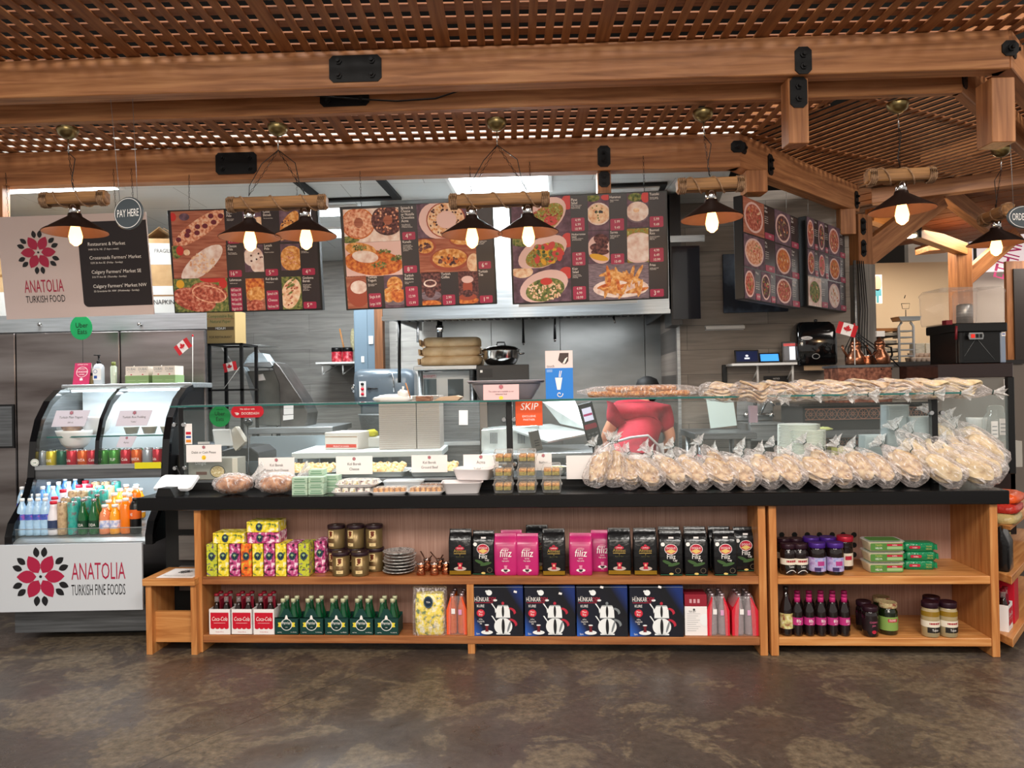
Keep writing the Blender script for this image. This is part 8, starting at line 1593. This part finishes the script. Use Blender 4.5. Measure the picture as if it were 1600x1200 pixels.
# neighbouring counter things
Yn=7.2; zn=G(1430,565,Yn).z
t=thing('neighbour_counter','counter of the neighbouring stall behind the copper kettles','counter',(0,0,0)); m=MB(); m.box(G(1366,570,Yn).x,G(1600,570,Yn).x,Yn,Yn+.8,zn-.04,zn,mat('counter_top_dark','#2c2826',.25)); m.build('worktop',t); m=MB(); m.box(G(1366,570,Yn).x,G(1600,570,Yn).x+1.5,Yn+.03,Yn+.75,0,zn-.04,mat('neighbour_grey','#7d736b',.6)); m.build('base',t)
t=thing('sorting_shelf','wooden sorting rack stuffed with papers on the neighbouring counter','rack',(G(1388,560,Yn).x,Yn+.1,zn+.001)); m=MB(); m.box(-.14,.15,0,.3,.30,.33,PINE); m.box(-.14,.15,.28,.3,0,.30,PINE)
for k in range(4): m.box(-.14,.15,0,.28,.02+k*.075,.03+k*.075,BLKM)
m.build('rack_frame',t); m=MB()
for k in range(4): m.box(-.13,.13+.01*(k%2),-.01,.25,.031+k*.075,.06+k*.075,mottle('paper_edges',['#5d574f','#bdb5a8','#e0d8cc'],14,.8,(1,1,30)))
m.build('papers',t)
t=thing('kitchen_scale','old white scale with a hanging pan beside the paper rack','scale',(G(1421,560,Yn).x,Yn+.05,zn+.001)); m=MB()
for x in (-.07,.07): m.tube([(x,0,0),(x,0,.34),(x*.6,0,.38)],.012,TABW,8)
for k in range(5): m.box(-.07,.07,-.01,.12,.05+k*.06,.062+k*.06,STEEL)
m.build('scale_frame',t); m=MB(); m.prism([(-.11,.43),(-.09,.39),(.09,.39),(.11,.43)],-.08,.08,STEEL); m.build('pan',t); m=MB(); m.tube([(0,0,.43),(0,0,.5)],.004,IRON,5); m.tube([(-.04,0,.56),(-.03,0,.51),(.03,0,.51),(.04,0,.56),(-.04,0,.56)],.003,IRON,5); m.tube([(-.01,0,.61),(0,0,.64)],.004,IRON,5); m.build('hook',t)
m=MB(); m.lathe([(.02,0),(.03,.035),(.031,.04),(.026,.036),(.016,.004)],mat('cup_pale','#d9c4b4',.5),12); cp=m.build('paper_cup'); k=0
for r_ in range(3):
    for i in range(7-(2 if r_ else 0)):
        o=cp if k==0 else dup(cp); k+=1; tag(o,f'small pale cup in the {("front","rear","upper")[r_]} row on the neighbouring counter, {nth(i,"one")}','cup','small pale cups on the neighbouring counter',(G(1432+i*8+(4 if r_==2 else 0),560,Yn-.0).x,Yn+.06+(.09 if r_ else 0),zn+.001+(.045 if r_==2 else 0)),0)
for i,(px,c,w) in enumerate(((1442,'#8f9489',.09),(1456,'#cfc8bc',.06),(1466,'#d8b42c',.08),(1480,'#c4b8a8',.07))):
    m=MB(); m.box(-w/2,w/2,0,.12,0,.19,mottle(f'book_{i}',[c,'#e8e0d0',c],9,.7,(1,1,20))); tag(m.build('leaflet_stack',bev=.002),('grey','cream','yellow','beige')[i]+' stack of leaflets behind the small cups','leaflets',None,(G(px,540,Yn+.3).x,Yn+.35,zn+.001))
# ================= person =================
SH=mottle('red_shirt',['#7d0f20','#a3152c','#b71f38'],7,.8,bump=.3); SKIN=mat('skin','#c98d70',.55); PNT=mat('grey_trousers','#4c5250',.8); APR=mat('apron_white','#e2e2e6',.7)
pp=G(985,700,5.25); pz=pp.z
t=thing('person','person in a red T-shirt and white apron bent over a table with back turned','person',(pp.x,5.25,0),0)
def skin_obj(name,verts,edges,rad,mt,root=0,lv=2,cut=None):
    me=bpy.data.meshes.new(name); me.from_pydata(verts,edges,[]); o=bpy.data.objects.new(name,me); COL.objects.link(o); o.parent=t
    s=o.modifiers.new('skin','SKIN'); s.use_smooth_shade=True
    for i,v in enumerate(me.skin_vertices[0].data): v.radius=rad[i] if isinstance(rad[i],tuple) else (rad[i],rad[i]); v.use_root=(i==root)
    b=o.modifiers.new('sub','SUBSURF'); b.levels=lv; b.render_levels=lv; me.materials.append(mt); return o
# body: pelvis, spine, chest, neck, head, arms, legs (leaning forward and to the right)
V=[(0,0,.98),(.03,.05,1.12),(.10,.14,1.24),(.14,.21,1.33),(.14,.29,1.37),(.165,.36,1.42),
   (-.06,.17,1.32),(-.15,.19,1.15),(-.10,.32,1.03),(.26,.17,1.31),(.32,.15,1.13),(.22,.27,.99),
   (-.09,0,.92),(-.10,.02,.50),(-.10,.0,.08),(.09,0,.92),(.10,.03,.50),(.10,0,.08),(-.10,.13,.035),(.10,.13,.035)]
E=[(0,1),(1,2),(2,3),(3,4),(4,5),(3,6),(6,7),(7,8),(3,9),(9,10),(10,11),(0,12),(12,13),(13,14),(0,15),(15,16),(16,17),(14,18),(17,19)]
Rr=[(.115,.08),(.115,.08),(.13,.09),(.10,.075),(.055,.055),(.05,.05),.06,.042,.03,.06,.042,.03,.10,.065,.045,.10,.065,.045,.035,.035]
skin_obj('body',V,E,Rr,SKIN)
skin_obj('trousers',[(0,0,1.06)]+[V[i] for i in (12,13,14,15,16,17)],[(0,1),(1,2),(2,3),(0,4),(4,5),(5,6)],[(.17,.13),.115,.08,.06,.115,.08,.06],PNT)
ls=lambda a,b,f:tuple(V[a][i]+(V[b][i]-V[a][i])*f for i in range(3))
skin_obj('shirt',[(0.0,-.01,1.0),V[1],V[2],V[3],V[6],ls(6,7,.55),V[9],ls(9,10,.75),V[4]],[(0,1),(1,2),(2,3),(3,4),(4,5),(3,6),(6,7),(3,8)],[(.185,.14),(.165,.125),(.18,.13),(.155,.11),.105,.072,.10,.072,.078],SH,1)
HM=Matrix.Translation((.02,.08,-.125))
m=MB(); m.T=HM; m.blob(.175,.31,1.60,.075,.092,.10,SKIN,20,14); m.blob(.175,.40,1.585,.012,.018,.014,SKIN,8,6); m.blob(.10,.30,1.60,.012,.022,.03,SKIN,8,6); m.blob(.25,.30,1.60,.012,.022,.03,SKIN,8,6); m.build('head',t)
m=MB(); m.T=HM
for x in (.145,.205): m.blob(x,.392,1.61,.012,.008,.009,WHT,10,6); m.blob(x,.399,1.61,.005,.004,.005,INK,8,5)
m.blob(.175,.392,1.555,.022,.008,.006,mat('lips','#a05a50',.5),10,6); m.build('face',t)
m=MB(); m.T=HM; m.lathe([(.085,0),(.087,.03),(.07,.07),(.03,.09),(0,.095)],BLKM,22,.175,.30,1.62); m.box(.12,.23,.37,.45,1.625,1.635,BLKM); m.build('cap',t)
m=MB(); m.T=HM; m.blob(.175,.27,1.585,.076,.07,.07,mat('dark_hair','#1c1412',.6),16,10,.05,2); m.build('hair',t)
# apron ties across the back and apron side
def surf(a): return a
m=MB(); 
m.tube([(-.19,.02,1.08),(-.15,-.10,1.13),(-.02,-.155,1.17),(.10,-.13,1.18),(.19,-.06,1.10),(.22,.0,1.0)],.009,APR,8); m.tube([(-.19,.02,1.08),(-.17,-.08,1.03),(-.17,-.02,.95)],.008,APR,6); m.build('apron_string',t)
m=MB(); m.prism([(.13,1.10),(.23,1.12),(.24,.85),(.18,.80)],-.01,.0,APR); m.build('apron_flap',t)
def hand(wr,d,nm):
    wr=Vector(wr); d=Vector(d).normalized(); s=d.cross(Vector((0,0,1))).normalized(); n=s.cross(d)
    m=MB(); q=wr+d*.045; m.blob(q.x,q.y,q.z,.036,.042,.02,SKIN,12,8)
    for k,(off,L) in enumerate(((-.027,.065),(-.009,.075),(.009,.07),(.026,.055))):
        b0=wr+d*.075+s*off; b1=b0+d*L*.5-n*.006; b2=b1+d*L*.4-n*.022; m.tube([wr+d*.05+s*off,b0,b1,b2],.0085,SKIN,8,rs=[.009,.009,.0085,.007])
    b0=wr+d*.02+s*.035; m.tube([wr+d*.015,b0,b0+d*.03+s*.015,b0+d*.05+s*.012-n*.012],.009,SKIN,8); m.build('hand',t)
hand(V[8],(.3,.6,-.3),'l'); hand(V[11],(-.1,.8,-.3),'r')
m=MB(); 
for x in (-.10,.10): m.blob(x,.08,.045,.05,.14,.045,BLK,14,8,flat=.044)
m.build('shoes',t)
